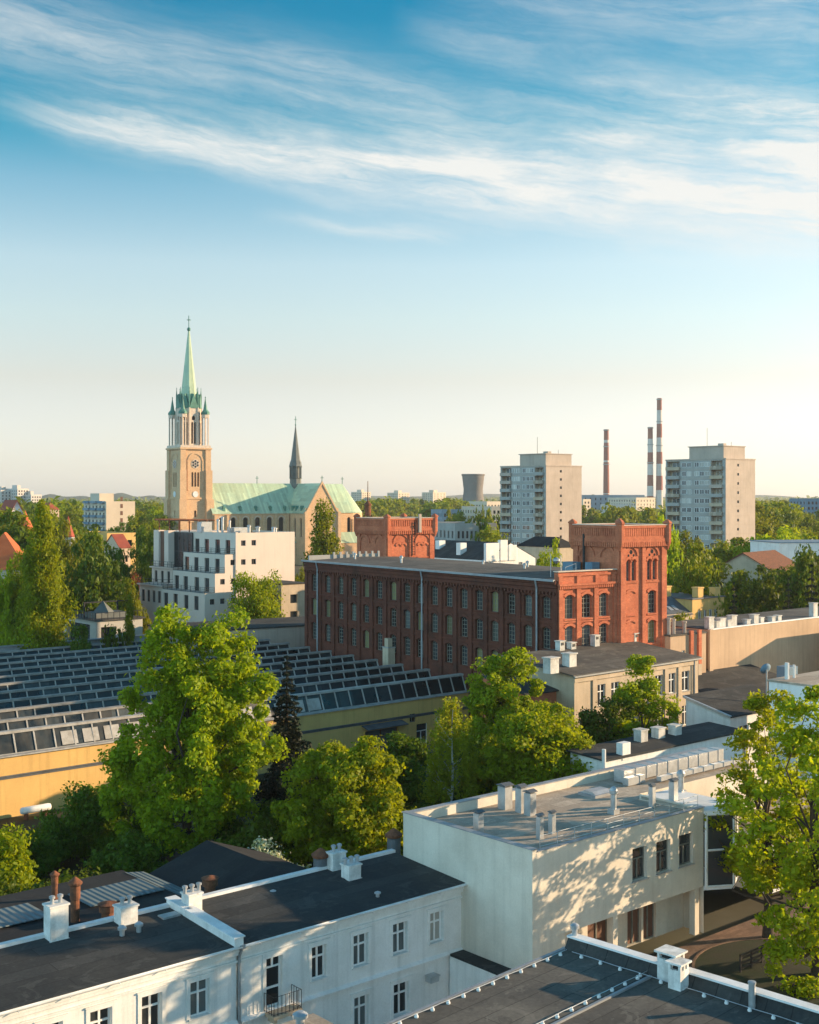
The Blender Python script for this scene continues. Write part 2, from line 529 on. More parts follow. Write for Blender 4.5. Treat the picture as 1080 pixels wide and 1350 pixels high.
m_grey = M('grey_render', (0.52, 0.41, 0.29), (0.39, 0.31, 0.22), 0.3, fine=0.1, streak=0.3)
m_concrete = M('concrete', (0.47, 0.38, 0.31), (0.39, 0.32, 0.26), 0.2, fine=0.08, streak=0.35)
m_concrete2 = M('weathered_concrete', (0.30, 0.29, 0.27), (0.38, 0.37, 0.34), 0.25, fine=0.1, streak=0.3)
m_orange = M('orange_tiles', (0.50, 0.13, 0.045), (0.42, 0.10, 0.035), 0.6, fine=0.1)
m_redroof = M('red_tiles', (0.34, 0.08, 0.045), (0.26, 0.06, 0.04), 0.6, fine=0.1)
m_mullion = M('weathered_white_bar', (0.44, 0.42, 0.39), (0.29, 0.27, 0.24), 0.9, fine=0.12)
m_paving = Mfelt('brick_paving', (0.21, 0.125, 0.085), (0.15, 0.095, 0.065), 0.30, 0.6, 0.5, seam=0.6)
m_soil = M('dark_soil', (0.045, 0.040, 0.025), (0.03, 0.04, 0.015), 0.5, fine=0.3)
m_tar = Mfelt('black_felt', (0.016, 0.016, 0.018), (0.026, 0.025, 0.024), 1.0, 6.0, 0.4)
m_corr = Mwave('corrugated_sheet', (0.15, 0.19, 0.21), (0.08, 0.11, 0.125), 'X', 0.8, rough=0.5, bump=1.0)
m_glasspale = Mglass('pale_workshop_glass', (0.05, 0.055, 0.045), rough=0.25, vary=0.4)
m_glassglow = Mglass('lit_through_workshop_glass', (0.10, 0.09, 0.03), rough=0.3, vary=0.4)  # daylight showing through the building, put into the pane colour as yellow
m_leadgrey = M('lead_grey_sheet', (0.15, 0.16, 0.15), (0.10, 0.11, 0.10), 0.5, rough=0.6, fine=0.1)
m_curtain = Mglass('curtained_glass', (0.16, 0.15, 0.13), rough=0.2, vary=0.6)
m_black = M('black_metal', (0.03, 0.03, 0.03), (0.02, 0.02, 0.02), 2.0, rough=0.5)
m_bark = M('brown_bark', (0.075, 0.055, 0.04), (0.045, 0.034, 0.026), 3.0, rough=0.95, fine=0.3, bump=0.4)
m_birch = M('birch_bark', (0.55, 0.53, 0.48), (0.10, 0.09, 0.08), 2.4, rough=0.8, fine=0.15, lo=0.52, hi=0.6)
m_porcelain = M('white_porcelain', (0.78, 0.78, 0.76), (0.7, 0.7, 0.68), 3.0, rough=0.3, fine=0.02)
m_stackred = M('red_paint', (0.33, 0.11, 0.075), (0.26, 0.10, 0.07), 0.1, fine=0.06)
m_stackwhite = M('white_paint', (0.60, 0.54, 0.48), (0.50, 0.45, 0.40), 0.1, fine=0.06)
m_blue = M('blue_sheet', (0.16, 0.24, 0.30), (0.12, 0.19, 0.25), 0.4, fine=0.08)
m_brownpanel = M('brown_panel', (0.17, 0.085, 0.055), (0.13, 0.07, 0.05), 0.6, fine=0.1)
m_sash = M('cream_sash_bar', (0.27, 0.25, 0.20), (0.17, 0.16, 0.13), 2.0, rough=0.6, fine=0.05)
m_purlin = M('grey_timber_beam', (0.33, 0.31, 0.28), (0.20, 0.19, 0.175), 0.9, fine=0.15)
m_terr = M('white_facade', (0.66, 0.54, 0.45), (0.61, 0.50, 0.42), 0.2, fine=0.04, streak=0.12)

# ------------------------------------------------------------------ windows
_wc = {}


def win_meshes(style, w, h, gm, fm, rise=0.0):
    key = (style, round(w, 3), round(h, 3), gm.name, fm.name, round(rise, 2))
    if key in _wc:
        return _wc[key]
    g, f = MB(), MB()
    if rise:
        top = arch_pts(0, w, h, rise)
        g.face([(0, 0.05, 0), (w, 0.05, 0)] + [(u, 0.05, z) for u, z in reversed(top)])
    else:
        g.face([(0, 0.05, 0), (w, 0.05, 0), (w, 0.05, h), (0, 0.05, h)])
    t = 0.07 if style != 'workshop' else 0.06
    f.box(0, t, 0, 0.07, 0, h - rise)
    f.box(w - t, w, 0, 0.07, 0, h - rise)
    f.box(t, w - t, 0, 0.07, 0, t)
    if rise:
        for (a, b), (c, d) in zip(top[:-1], top[1:]):
            q = [(a, b), (c, d), (c + (w / 2 - c) * 2 * t / w, d - t), (a + (w / 2 - a) * 2 * t / w, b - t)]
            f.face([(u, 0.0, z) for u, z in q])
            f.face([(u, 0.07, z) for u, z in q])
    else:
        f.box(t, w - t, 0, 0.07, h - t, h)
    if style == 'casement':
        f.box(w / 2 - 0.05, w / 2 + 0.05, -0.01, 0.06, t, h - t)
        f.box(t, w - t, -0.02, 0.065, h * 0.64, h * 0.64 + 0.09)
    elif style == 'casement4':
        f.box(w / 2 - 0.05, w / 2 + 0.05, -0.01, 0.06, t, h - t)
        f.box(t, w - t, -0.02, 0.065, h * 0.66, h * 0.66 + 0.08)
        f.box(t, w - t, 0.01, 0.06, h * 0.33, h * 0.33 + 0.04)
    elif style == 'tee':
        f.box(t, w - t, -0.01, 0.06, h * 0.62, h * 0.62 + 0.08)
        f.box(w / 2 - 0.04, w / 2 + 0.04, -0.015, 0.06, t, h * 0.62)
    elif style == 'door':
        f.box(w / 2 - 0.05, w / 2 + 0.05, -0.01, 0.06, h * 0.78, h - t)
        f.box(t, w - t, -0.02, 0.065, h * 0.78, h * 0.78 + 0.08)
        f.box(t, w - t, -0.01, 0.06, h * 0.36, h * 0.36 + 0.1)
    elif style == 'workshop':
        for k in (1, 2):
            f.box(w * k / 3 - 0.03, w * k / 3 + 0.03, 0.01, 0.06, t, h - rise * 0.6)
        for k in (1, 2, 3, 4):
            f.box(t, w - t, 0.0, 0.055, h * k / 5 - 0.025, h * k / 5 + 0.025)
    elif style == 'plain':
        f.box(w / 2 - 0.05, w / 2 + 0.05, -0.01, 0.06, t, h - t)
    r = (g.mesh('window', gm), f.mesh('window_frame', fm))
    _wc[key] = r
    return r


_sc = {}
_pick = random.Random(21)


def box_mesh(name, dims, mat, lo=(0, 0, 0)):
    k = (name, tuple(round(d, 3) for d in dims), mat.name, lo)
    if k not in _sc:
        _sc[k] = MB().box(lo[0], lo[0] + dims[0], lo[1], lo[1] + dims[1], lo[2], lo[2] + dims[2]).mesh(name, mat)
    return _sc[k]


def windows(parent, side, W, D, holes, style='casement', depth=0.15, gm=None, fm=None, sill=None, name='window', x0=0.0, y0=0.0, frame=True):
    """put a window (glass > frame, sill) in every hole of one face of a W x D block"""
    gms = gm if isinstance(gm, list) else [gm or m_glass]
    fm = fm or m_wframe
    for h in holes:
        a, b, c, d = h[:4]
        rise = h[4] if len(h) > 4 else 0.0
        gm = _pick.choice(gms)
        g, f = win_meshes(style, b - a, d - c, gm, fm, rise)
        if side == 'front':
            loc, rot = (x0 + a, y0 + depth - 0.03, c), 0.0
        elif side == 'left':
            loc, rot = (x0 + depth - 0.03, y0 + b, c), -PI / 2
        elif side == 'right':
            loc, rot = (x0 + W - depth + 0.03, y0 + a, c), PI / 2
        else:
            loc, rot = (x0 + b, y0 + D - depth + 0.03, c), PI
        o = place(name, g, parent, loc, rot)
        if frame:
            place('window_frame', f, o)
        if sill:
            place('window_sill', box_mesh('window_sill', (b - a + 0.2, 0.2 + depth, 0.07), sill, (-0.1, -depth - 0.06, -0.075)), o)


def each(name, mats, parent, mbs, smooth=False):
    """one object per mesh builder"""
    return [b.build(name, mats, parent, smooth=smooth) for b in mbs]


def rail(mb, pts, h=1.0, posts=1.2, rails=(0.35, 0.68, 1.0), r=0.03):
    """metal railing along a plan polyline of (x, y, z)"""
    for a, b in zip(pts[:-1], pts[1:]):
        a, b = Vector(a), Vector(b)
        n = max(1, round((b - a).length / posts))
        for i in range(n + 1):
            p = a.lerp(b, i / n)
            mb.tube([p, p + Vector((0, 0, h))], r, 5)
        for q in rails:
            mb.tube([a + Vector((0, 0, h * q)), b + Vector((0, 0, h * q))], r * 0.8, 5)
    return mb
# ------------------------------------------------------------------ ground
m_ground = M('city_ground', (0.055, 0.062, 0.030), (0.11, 0.10, 0.08), 0.012, rough=0.95, fine=0.3, fscale=0.15)
ground = MB()
ground.face([(9000 * math.cos(2 * PI * i / 64), 9000 * math.sin(2 * PI * i / 64), 0) for i in range(64)])
tag(ground.build('ground', m_ground), kind='structure')
# yard soil between the white houses and the sheds
yd = MB()
yd.face([(*gw(0, 58.6), 0.004), (*gw(82, 58.6), 0.004), (*gw(82, 109), 0.004), (*gw(0, 109), 0.004)])
tag(yd.build('yard_ground', m_soil), kind='structure')
# brick paved court, one storey up on the slope
ct = MB()
ct.box(50.2, 120, 20, 46.2, -0.5, 2.0)
tag(ct.build('paved_court', m_paving, None, (0, 0, 0), GA), kind='structure')


def fx(px, l=52.3):
    """r of the photo column px on the plan line l = const of the near street grid"""
    k = (px - 540.0) / FPX
    Y = l / (GL[1] + GL[0] * k)
    return GR[0] * k * Y + GR[1] * Y


def holes_px(rows, l, r0):
    """openings from photo columns: (px_left, px_right, z0, z1)"""
    return [(fx(a, l) - r0, fx(b, l) - r0, c, d) for a, b, c, d in rows]


m_chimw = M('smoke_stained_white', (0.74, 0.72, 0.68), (0.54, 0.52, 0.48), 1.3, fine=0.12, streak=0.5, bump=0.15)


def chimney_pot_box(parent, x, y, z0, w, d, h, pots=2, mat=None, along_x=True):
    """white rendered chimney: shaft, plinth, cap; its pots are one mesh"""
    b = MB()
    b.box(x - w / 2, x + w / 2, y - d / 2, y + d / 2, z0, z0 + h)
    b.box(x - w / 2 - 0.06, x + w / 2 + 0.06, y - d / 2 - 0.06, y + d / 2 + 0.06, z0 + h, z0 + h + 0.09)
    b.box(x - w / 2 - 0.05, x + w / 2 + 0.05, y - d / 2 - 0.05, y + d / 2 + 0.05, z0 - 0.02, z0 + 0.12)
    c = b.build('chimney', mat or m_chimw, parent)
    if pots:
        for i in range(pots):
            p = MB()
            o = (i - (pots - 1) / 2) * 0.42
            px_, py_ = (x + o, y) if along_x else (x, y + o)
            p.lathe([(0.10, z0 + h + 0.08), (0.10, z0 + h + 0.34), (0.15, z0 + h + 0.36), (0.15, z0 + h + 0.46), (0.07, z0 + h + 0.50)], 10, px_, py_)
            p.build('chimney_pot', m_steel, c)
    return c


def roof_vent(parent, x, y, z, r=0.13, h=0.45):
    b = MB()
    b.lathe([(r * 0.75, z - 0.05), (r * 0.75, z + h * 0.6), (r * 1.3, z + h * 0.62), (r * 1.3, z + h * 0.82), (r * 0.5, z + h)], 12, x, y)
    return b.build('roof_vent', m_steel, parent, smooth=False)


# ------------------------------------------------------------------ white houses
def white_house(label, r0, W, upper, lower, door=None):
    D = 6.0
    t = thing('white_house', label, 'house', (*gw(r0, 52.3), 0), GA, 'white houses along the near street')
    hs = holes_px(upper, 52.3, r0) + holes_px(lower, 52.3, r0)
    dr = holes_px([door], 52.3, r0) if door else []
    b = MB()
    b.panel((0, 0), (1, 0), (0, -1), W, 0, 6.95, hs + dr, 0.22)
    b.panel((0, 0), (0, 1), (-1, 0), D, 0, 6.95)
    b.panel((W, 0), (0, 1), (1, 0), D, 0, 6.95)
    b.panel((0, D), (1, 0), (0, 1), W, 0, 7.5)
    wall = b.build('wall', m_white, t)
    windows(t, 'front', W, D, hs, 'casement', 0.22, gm=[m_glass, m_glass, m_curtain, m_glassw], sill=m_white)
    # raised surrounds
    for a, b_, c, d in hs + dr:
        s = MB()
        s.box(a - 0.22, a - 0.02, -0.045, 0.02, c, d + 0.03)
        s.box(b_ + 0.02, b_ + 0.22, -0.045, 0.02, c, d + 0.03)
        s.box(a - 0.22, b_ + 0.22, -0.05, 0.02, d + 0.03, d + 0.22)
        s.box(a - 0.26, b_ + 0.26, -0.09, 0.02, d + 0.22, d + 0.29)
        s.build('window_surround', m_white, t)
    if dr:
        g, f = win_meshes('door', dr[0][1] - dr[0][0], dr[0][3] - dr[0][2], m_glass, m_wframe)
        o = place('door', g, t, (dr[0][0], 0.19, dr[0][2]))
        place('door_frame', f, o)
    c = MB()
    c.box(-0.02, W + 0.02, -0.16, 0.02, 6.42, 6.60)
    c.box(-0.02, W + 0.02, -0.10, 0.02, 6.05, 6.14)
    c.box(-0.02, W + 0.02, -0.24, 0.02, 6.60, 6.88)
    c.build('cornice', m_white, t)
    k = MB()
    k.ext([(-0.0, 2.98), (-0.20, 3.02), (-0.20, 3.10), (0.0, 3.22)], 'x', 0, W)
    k.build('string_course', m_white, t)
    rf = MB()
    rf.ext([(-0.34, 6.90), (D - 0.12, 7.28), (D - 0.12, 7.36), (-0.34, 6.98)], 'x', -0.02, W + 0.02)
    roof = rf.build('roof', m_bitumen, t)
    cp = MB()
    cp.box(-0.02, W + 0.02, D - 0.14, D + 0.22, 7.36, 7.52)
    cp.build('parapet_cap', m_cap, t)
    g = MB()
    # half-round gutter with a few joints and brackets
    n = 7
    pr = [(-0.44 + 0.10 * math.cos(PI + PI * i / n), 6.93 + 0.10 * math.sin(PI + PI * i / n)) for i in range(n + 1)]
    pr2 = [(a * 0.999 + 0.0, z + 0.012) for a, z in reversed(pr)]
    g.ext(pr + pr2, 'x', -0.02, W + 0.02)
    q = 0.9
    while q < W:
        g.box(q - 0.025, q + 0.025, -0.56, -0.30, 6.80, 6.835)
        q += 2.4
    g.build('gutter', m_cap, t)
    return t, roof


right_house, roof_r = white_house(
    'white two storey house with an iron balcony, joined to the beige block', 34.1, 15.0,
    [(411, 430, 3.95, 5.65), (466, 485, 3.95, 5.62), (518, 537, 3.95, 5.62), (567, 584, 3.95, 5.62)],
    [(467, 486, 0.55, 2.30), (519, 539, 0.55, 2.30)], (351, 372, 3.24, 5.75))
left_house, roof_l = white_house(
    'white two storey house with three chimneys, its front dappled with evening sun', 12.0, 21.9,
    [(251, 276, 3.95, 5.65), (187, 213, 3.95, 5.65), (119, 147, 3.95, 5.65), (52, 82, 3.95, 5.65), (-20, 12, 3.95, 5.65)], [])
# balcony and its railing
bx0 = fx(346) - 34.1
bal = MB()
bal.box(bx0, bx0 + 1.75, -1.0, -0.205, 3.03, 3.2)
bal.box(bx0 + 0.2, bx0 + 0.35, -0.8, -0.205, 2.75, 3.03)
bal.box(bx0 + 1.4, bx0 + 1.55, -0.8, -0.205, 2.75, 3.03)
balcony = bal.build('balcony', m_grey, right_house)
rb = MB()
rail(rb, [(bx0 + 0.04, -0.1, 3.2), (bx0 + 0.04, -0.96, 3.2), (bx0 + 1.71, -0.96, 3.2), (bx0 + 1.71, -0.1, 3.2)], 0.95, 0.24, (0.08, 1.0), 0.018)
rb.build('railing', m_black, balcony)
# downpipe between the two fronts
dp = MB()
dp.tube([(-0.12, -0.42, 6.85), (-0.12, -0.14, 6.3), (-0.12, -0.14, 0.1)], 0.07, 8)
dp.box(-0.24, 0.0, -0.52, -0.30, 6.80, 6.98)
dp.build('downpipe', m_zinc, right_house)
# fire wall between the two roofs
fw = MB()
fw.ext([(-0.40, 6.9), (-0.40, 7.36), (6.2, 7.74), (6.2, 7.3)], 'x', 21.55, 22.05)
fw.build('fire_wall', m_white, left_house)
fc = MB()
fc.ext([(-0.46, 7.365), (-0.46, 7.43), (6.24, 7.81), (6.24, 7.745)], 'x', 21.48, 22.12)
fc.build('fire_wall_cap', m_cap, left_house)
LX = 12.0


def on_roof(px, py, z, r0):
    r, l = gf(pw(px, py, z))
    return r - r0, l - 52.3


for px_, py_, wd, hh, n in ((74, 1240, 0.95, 1.75, 2), (166, 1219, 0.95, 0.95, 2), (253, 1203, 0.8, 1.0, 3)):
    x, y = on_roof(px_, py_, 7.2, LX)
    chimney_pot_box(roof_l, x, min(y, 5.9), 7.2, wd, 0.75, hh, n)
for px_, py_ in ((161, 1236), (183, 1231), (250, 1211)):
    x, y = on_roof(px_, py_, 7.15, LX)
    roof_vent(roof_l, x, y, 7.1 + 0.05 * y / 2, 0.17, 0.55)
x, y = on_roof(223, 1209, 7.25, LX)
hz_ = MB()
hz_.box(x - 0.5, x + 0.5, y - 0.3, y + 0.3, 7.2, 7.38)
hz_.build('roof_hatch', m_steel, roof_l)
x, y = on_roof(463, 1158, 7.2, 34.1)
chimney_pot_box(roof_r, x, y, 7.12, 0.85, 0.75, 0.85, 3)
chimney_pot_box(roof_r, x + 0.25, 5.7, 7.3, 0.95, 0.6, 0.95, 2)
for px_, py_ in ((360, 1178), (498, 1180)):
    x, y = on_roof(px_, py_, 7.15, 34.1)
    roof_vent(roof_r, x, y, 7.05, 0.14, 0.3)
# outdoor lamp box on the lower front
lb = MB()
lbx = fx(566) - 34.1
lb.box(lbx - 0.3, lbx + 0.3, -0.5, 0.0, 1.95, 2.25)
lb.box(lbx - 0.34, lbx + 0.34, -0.56, 0.0, 2.25, 2.31)
lb.build('air_unit', m_steel, right_house)

# low annex against the beige block
an = thing('annex', 'narrow white lean-to with a black strip roof at the foot of the beige block', 'annex', (*gw(48.1, 38.0), 0), GA)
a_ = MB()
a_.box(0, 0.98, 0, 14.2, 0, 3.0)
a_.build('wall', m_white, an)
a_ = MB()
a_.box(-0.06, 0.99, -0.1, 14.25, 3.0, 3.12)
a_.build('roof', m_bitumen, an)

# ------------------------------------------------------------------ beige block
BX, BL = 49.1, 46.7
bg_ = thing('beige_block', 'beige flat roofed block with metal vents on its roof and an overhanging first floor', 'office building', (*gw(BX, BL), 0), GA)
BW, BD = 15.3, 10.7
bh = holes_px([(834, 853, 6.55, 8.45), (865.5, 884, 6.55, 8.45), (895.5, 914, 6.55, 8.45)], BL, BX)
b = MB()
b.panel((0, 0), (1, 0), (0, -1), BW, 4.9, 9.72, bh, 0.25)
b.panel((0, 0), (1, 0), (0, -1), 2.2, 0, 4.9, (), 0.25)
b.panel((0, 0), (0, 1), (-1, 0), BD, 0, 9.72)
b.panel((BW, 0), (0, 1), (1, 0), 5.0, 2, 9.72)
b.panel((0, BD), (1, 0), (0, 1), 30, 0, 9.72)
b.face([(2.2, 0, 4.9), (BW, 0, 4.9), (BW, 1.5, 4.9), (2.2, 1.5, 4.9)])
b.panel((2.2, 0), (0, 1), (1, 0), 1.5, 2, 4.9)
b.panel((BW, 5.0), (1, 0), (0, -1), 14.7, 2, 9.72)
b.build('wall', m_beige, bg_)
windows(bg_, 'front', BW, BD, bh, 'tee', 0.25, fm=m_gframe, sill=m_steel)
rc = MB()
dh = [(4.0, 5.9, 2.0, 4.5), (7.6, 8.9, 2.0, 4.5), (9.1, 10.3, 2.0, 4.5)]
rc.panel((2.2, 1.5), (1, 0), (0, -1), BW - 2.2, 2, 4.9, dh, 0.2)
rc.build('recessed_wall', m_beige, bg_)
for a, b_, c, d in dh:
    g, f = win_meshes('plain', b_ - a, d - c, m_brownpanel, m_gframe)
    o = place('door', g, bg_, (a + 2.2, 1.67, c))
    place('door_frame', f, o)
each('column', m_beige, bg_, [MB().box(x, x + 0.42, 0.10, 0.52, 2.0, 4.9) for x in (2.3, 6.8, BW - 0.75)])
# roof falls towards the back parapet
rf = MB()
rf.face([(0.15, 0.15, 9.40), (BW, 0.15, 9.40), (BW, BD - 0.3, 9.30), (0.15, BD - 0.3, 9.30)])
rf.face([(BW, 5.0, 9.36), (30, 5.0, 9.36), (30, BD - 0.3, 9.30), (BW, BD - 0.3, 9.30)])
broof = rf.build('roof', m_gravelroof, bg_)
pp = MB()
pp.box(-0.02, 0.30, -0.02, BD, 9.72, 9.95)
pp.box(0.30, 30, BD - 0.34, BD + 0.02, 9.0, 9.90)
pp.box(0.30, BW, -0.02, 0.20, 9.55, 9.80)
pp.build('parapet', m_beige, bg_)
pc = MB()
pc.box(-0.08, 0.36, -0.08, BD + 0.08, 9.95, 10.0)
pc.box(0.36, 30.0, BD - 0.40, BD + 0.08, 9.90, 9.96)
pc.box(0.36, BW + 0.06, -0.08, 0.26, 9.80, 9.84)
pc.build('parapet_cap', m_zinc, bg_)
rl = MB()
rail(rl, [(0.9, 0.30, 9.55), (BW - 0.2, 0.30, 9.55)], 0.95, 1.45, (0.4, 0.7, 1.0), 0.022)
rl.build('railing', m_steel, bg_)


def broof_z(y):
    return 9.40 - 0.1 * y / BD


def bvent(px, py, top, w, style):
    r, l = gf(pw(px, py, 9.45))
    x, y = r - BX, l - BL
    z = broof_z(y) - 0.04
    Y = pw(px, py, 9.45)[1]
    h = (py - top) / FPX * Y
    s = w / FPX * Y * 0.72
    b = MB()
    if style == 'box':
        b.box(x - s / 2, x + s / 2, y - s / 2, y + s / 2, z, z + h * 0.88, 0)
        b.box(x - s * 0.38, x + s * 0.38, y - s * 0.38, y + s * 0.38, z + h * 0.88, z + h * 0.93, 1)
        b.ext([(y - s * 0.62, z + h * 0.93), (y + s * 0.62, z + h * 0.93), (y + s * 0.62, z + h * 0.96), (y, z + h * 1.03), (y - s * 0.62, z + h * 0.96)], 'x', x - s * 0.62, x + s * 0.62, 1)
    else:
        b.box(x - s * 0.6, x + s * 0.6, y - s * 0.6, y + s * 0.6, z, z + 0.35, 0)
        b.lathe([(s * 0.42, z + 0.3), (s * 0.42, z + h * 0.72), (s * 0.62, z + h * 0.75), (s * 0.62, z + h * 0.86), (s * 0.40, z + h * 0.95), (s * 0.1, z + h)], 14, x, y, 0)
    return b.build('roof_vent', [m_steel, m_zincdark], broof)


for a in ((631, 1096, 1065, 14, 'box'), (666, 1063, 1029, 19, 'box'), (687, 1068, 1031, 15, 'box'), (699, 1072, 1038, 16, 'box'),
          (712, 1104, 1070, 10, 'box'), (728, 1097, 1066, 10, 'box'), (809, 1071, 1034, 13, 'round'), (860, 1064, 1031, 9, 'box'),
          (888, 1058, 1024, 12, 'box'), (898, 1046, 1012, 13, 'round')):
    bvent(*a)
r, l = gf(pw(786, 1046, 9.4))
sx, sy = r - BX, l - BL
sk = MB()
sk.box(sx - 0.95, sx + 0.95, sy - 0.75, sy + 0.75, 9.2, 9.5, 0)
sk.ext([(sy - 0.7, 9.45), (sy + 0.7, 9.45), (sy + 0.35, 9.68), (sy - 0.35, 9.68)], 'x', sx - 0.8, sx + 0.8, 1)
sk.build('skylight', [m_zinc, m_steel], broof)
# long air ducts at the far end of the roof
du = MB()
for (x0_, x1_, y0_, y1_, z0_, z1_) in ((18.0, 29.5, 8.5, 9.4, 9.40, 10.25), (17.6, 19.4, 7.8, 8.3, 9.38, 9.9), (20, 29.5, 6.9, 7.3, 9.5, 9.8)):
    du.box(x0_, x1_, y0_, y1_, z0_, z1_)
    q = x0_ + 1.2
    while q < x1_:
        du.box(q, q + 0.06, y0_ - 0.04, y1_ + 0.04, z0_ - 0.03, z1_ + 0.04)
        q += 1.2
du.box(16.8, 19.8, 7.3, 9.9, 9.22, 9.30)
du.build('air_duct', m_steel, broof)
# glazed stair bay at the right end
gb = MB()
bay = [(BW, -0.2), (BW + 1.6, -1.1), (BW + 3.2, -0.2), (BW + 3.2, 4.9), (BW, 4.9)]
zs_ = [4.9, 7.2, 9.4]
for i in range(3):
    (xa, ya), (xb, yb) = bay[i], bay[i + 1]
    gb.face([(xa, ya, 4.9), (xb, yb, 4.9), (xb, yb, 9.4), (xa, ya, 9.4)], 0)
gbo = gb.build('glazed_bay', m_glass, bg_)
gf_ = MB()
for i in range(4):
    x, y = bay[i]
    gf_.box(x - 0.07, x + 0.07, y - 0.07, y + 0.07, 4.9, 9.4)
for i in range(3):
    for z in (4.9, 7.15, 9.35):
        gf_.tube([(*bay[i], z), (*bay[i + 1], z)], 0.07, 4)
gf_.build('mullion', m_wframe, gbo)
for nm, z in (('bay_floor', 4.7), ('bay_roof', 9.4)):
    gt = MB()
    gt.face([(x, y, z) for x, y in bay])
    gt.face([(x, y, z + 0.2) for x, y in bay])
    for i in range(5):
        (xa, ya), (xb, yb) = bay[i], bay[(i + 1) % 5]
        gt.face([(xa, ya, z), (xb, yb, z), (xb, yb, z + 0.2), (xa, ya, z + 0.2)])
    gt.build(nm, m_cap, gbo)

# ------------------------------------------------------------------ flat roofed block, bottom right
CA = RAD(46.0)
cr_ = thing('flat_roofed_block', 'building with a worn black felt roof and white parapet caps at the bottom right', 'building', (*pw(755, 1230, 10.9), 0), CA)
b = MB()
b.panel((0, 0), (0, -1), (1, 0), 26, 0, 10.9)
b.panel((-30, 0), (1, 0), (0, 1), 30, 0, 10.2)
b.build('wall', m_white, cr_)
rf = MB()
rf.box(-30, -0.28, -14.0, 0.0, 10.0, 10.36)
rf.box(-30, -0.28, -26, -13.99, 9.9, 10.30)
croof = rf.build('roof', m_bitumen2, cr_)
up = MB()
up.ext([(-0.62, 10.30), (-0.28, 10.80), (0.0, 10.80), (0.0, 10.2)], 'y', -26, 0.0)
up.build('felt_upstand', m_bitumen, croof)
q = 0.0
caps = MB()
while q > -26:
    e = max(-26, q - 3.0)
    caps.box(-0.40, 0.08, e + 0.012, q, 10.82, 10.90)
    q -= 3.0
caps.build('parapet_cap', m_cap, cr_)
ed = MB()
ed.box(-30, -0.42, -0.05, 0.10, 10.25, 10.42)
ed.build('roof_edge', m_zinc, cr_)
# vent hood on the corner
vh = MB()
vh.lathe([(0.12, 10.8), (0.12, 11.15), (0.19, 11.17), (0.19, 11.3), (0.08, 11.38)], 12, -0.12, -0.2)
vh.build('roof_vent', m_steel, croof)


def to_local(p, obj_loc, ang):
    dx, dy = p[0] - obj_loc[0], p[1] - obj_loc[1]
    return dx * math.cos(ang) + dy * math.sin(ang), -dx * math.sin(ang) + dy * math.cos(ang)


def wire_run(x0, y0, x1, y1, n, z=10.36, blocks=True):
    """lightning conductor: wire on porcelain supports"""
    w = MB()
    pts = [(x0 + (x1 - x0) * i / 24, y0 + (y1 - y0) * i / 24, z + 0.13 + 0.012 * math.sin(i * 2.3)) for i in range(25)]
    w.tube(pts, 0.016, 4)
    wo_ = w.build('lightning_conductor', m_steel, croof)
    ins = MB()
    ins.lathe([(0.075, z - 0.01), (0.08, z + 0.06), (0.05, z + 0.08), (0.06, z + 0.12), (0.02, z + 0.14)], 10)
    im = ins.mesh('insulator', m_porcelain)
    for i in range(n):
        f = (i + 0.5) / n
        x, y = x0 + (x1 - x0) * f, y0 + (y1 - y0) * f
        place('insulator', im, wo_, (x, y, 0))


wire_run(-0.8, -0.30, -16, -0.25, 18)
wire_run(-0.85, -0.6, -0.95, -25, 26)
c0 = to_local(pw(872, 1280, 10.4), pw(755, 1230, 10.9), CA)
c1 = to_local(pw(735, 1350, 10.4), pw(755, 1230, 10.9), CA)
wire_run(c0[0], c0[1] + 0.25, c0[0] - 16, c0[1] + 0.35, 19)
st = MB()
st.box(-30, -0.64, c0[1] - 0.08, c0[1] + 0.04, 10.36, 10.44)
st.build('roof_seam', m_zinc, croof)
# twin chimney on the parapet
ch = MB()
cy_ = to_local(pw(905, 1262, 11.2), pw(755, 1230, 10.9), CA)[1]
for (x0_, x1_, y0_, y1_, h_) in ((-0.62, 0.06, cy_ + 0.0, cy_ + 0.80, 0.52), (-1.08, -0.50, cy_ - 0.52, cy_ + 0.02, 0.42)):
    ch.box(x0_, x1_, y0_, y1_, 10.3, 10.9 + h_ - 0.22, 0)
    for (a, c) in ((x0_, y0_), (x1_ - 0.10, y0_), (x0_, y1_ - 0.10), (x1_ - 0.10, y1_ - 0.10), ((x0_ + x1_) / 2 - 0.05, y0_)):
        ch.box(a, a + 0.10, c, c + 0.10, 10.9 + h_ - 0.22, 10.9 + h_, 0)
    ch.box(x0_ + 0.13, x1_ - 0.13, y0_ + 0.13, y1_ - 0.13, 10.9 + h_ - 0.23, 10.9 + h_ - 0.05, 1)
    ch.box(x0_ - 0.09, x1_ + 0.09, y0_ - 0.09, y1_ + 0.09, 10.9 + h_, 10.9 + h_ + 0.07, 0)
ch.build('chimney', [m_chimw, m_black], croof)
pv = MB()
vy_ = to_local(pw(987, 1312, 10.9), pw(755, 1230, 10.9), CA)[1]
pv.lathe([(0.13, 10.3), (0.13, 11.25), (0.15, 11.25), (0.15, 11.32), (0.04, 11.34)], 10, -0.55, vy_)
pv.build('roof_vent', m_steel, croof)

# small white stair hood with a mushroom vent, bottom edge
hd = thing('stair_hood', 'small white hood with a flat top and one round metal vent at the bottom edge', 'roof structure', (*pw(402, 1350, 8.0), 0), GA)
b = MB()
b.box(-1.2, 0.8, -1.2, 0.55, 0, 7.9)
b.build('wall', m_white, hd)
b = MB()
b.box(-1.28, 0.88, -1.28, 0.63, 7.9, 8.0)
hr = b.build('roof', m_gravelroof, hd)
roof_vent(hr, -0.3, -0.1, 8.0, 0.24, 0.62)

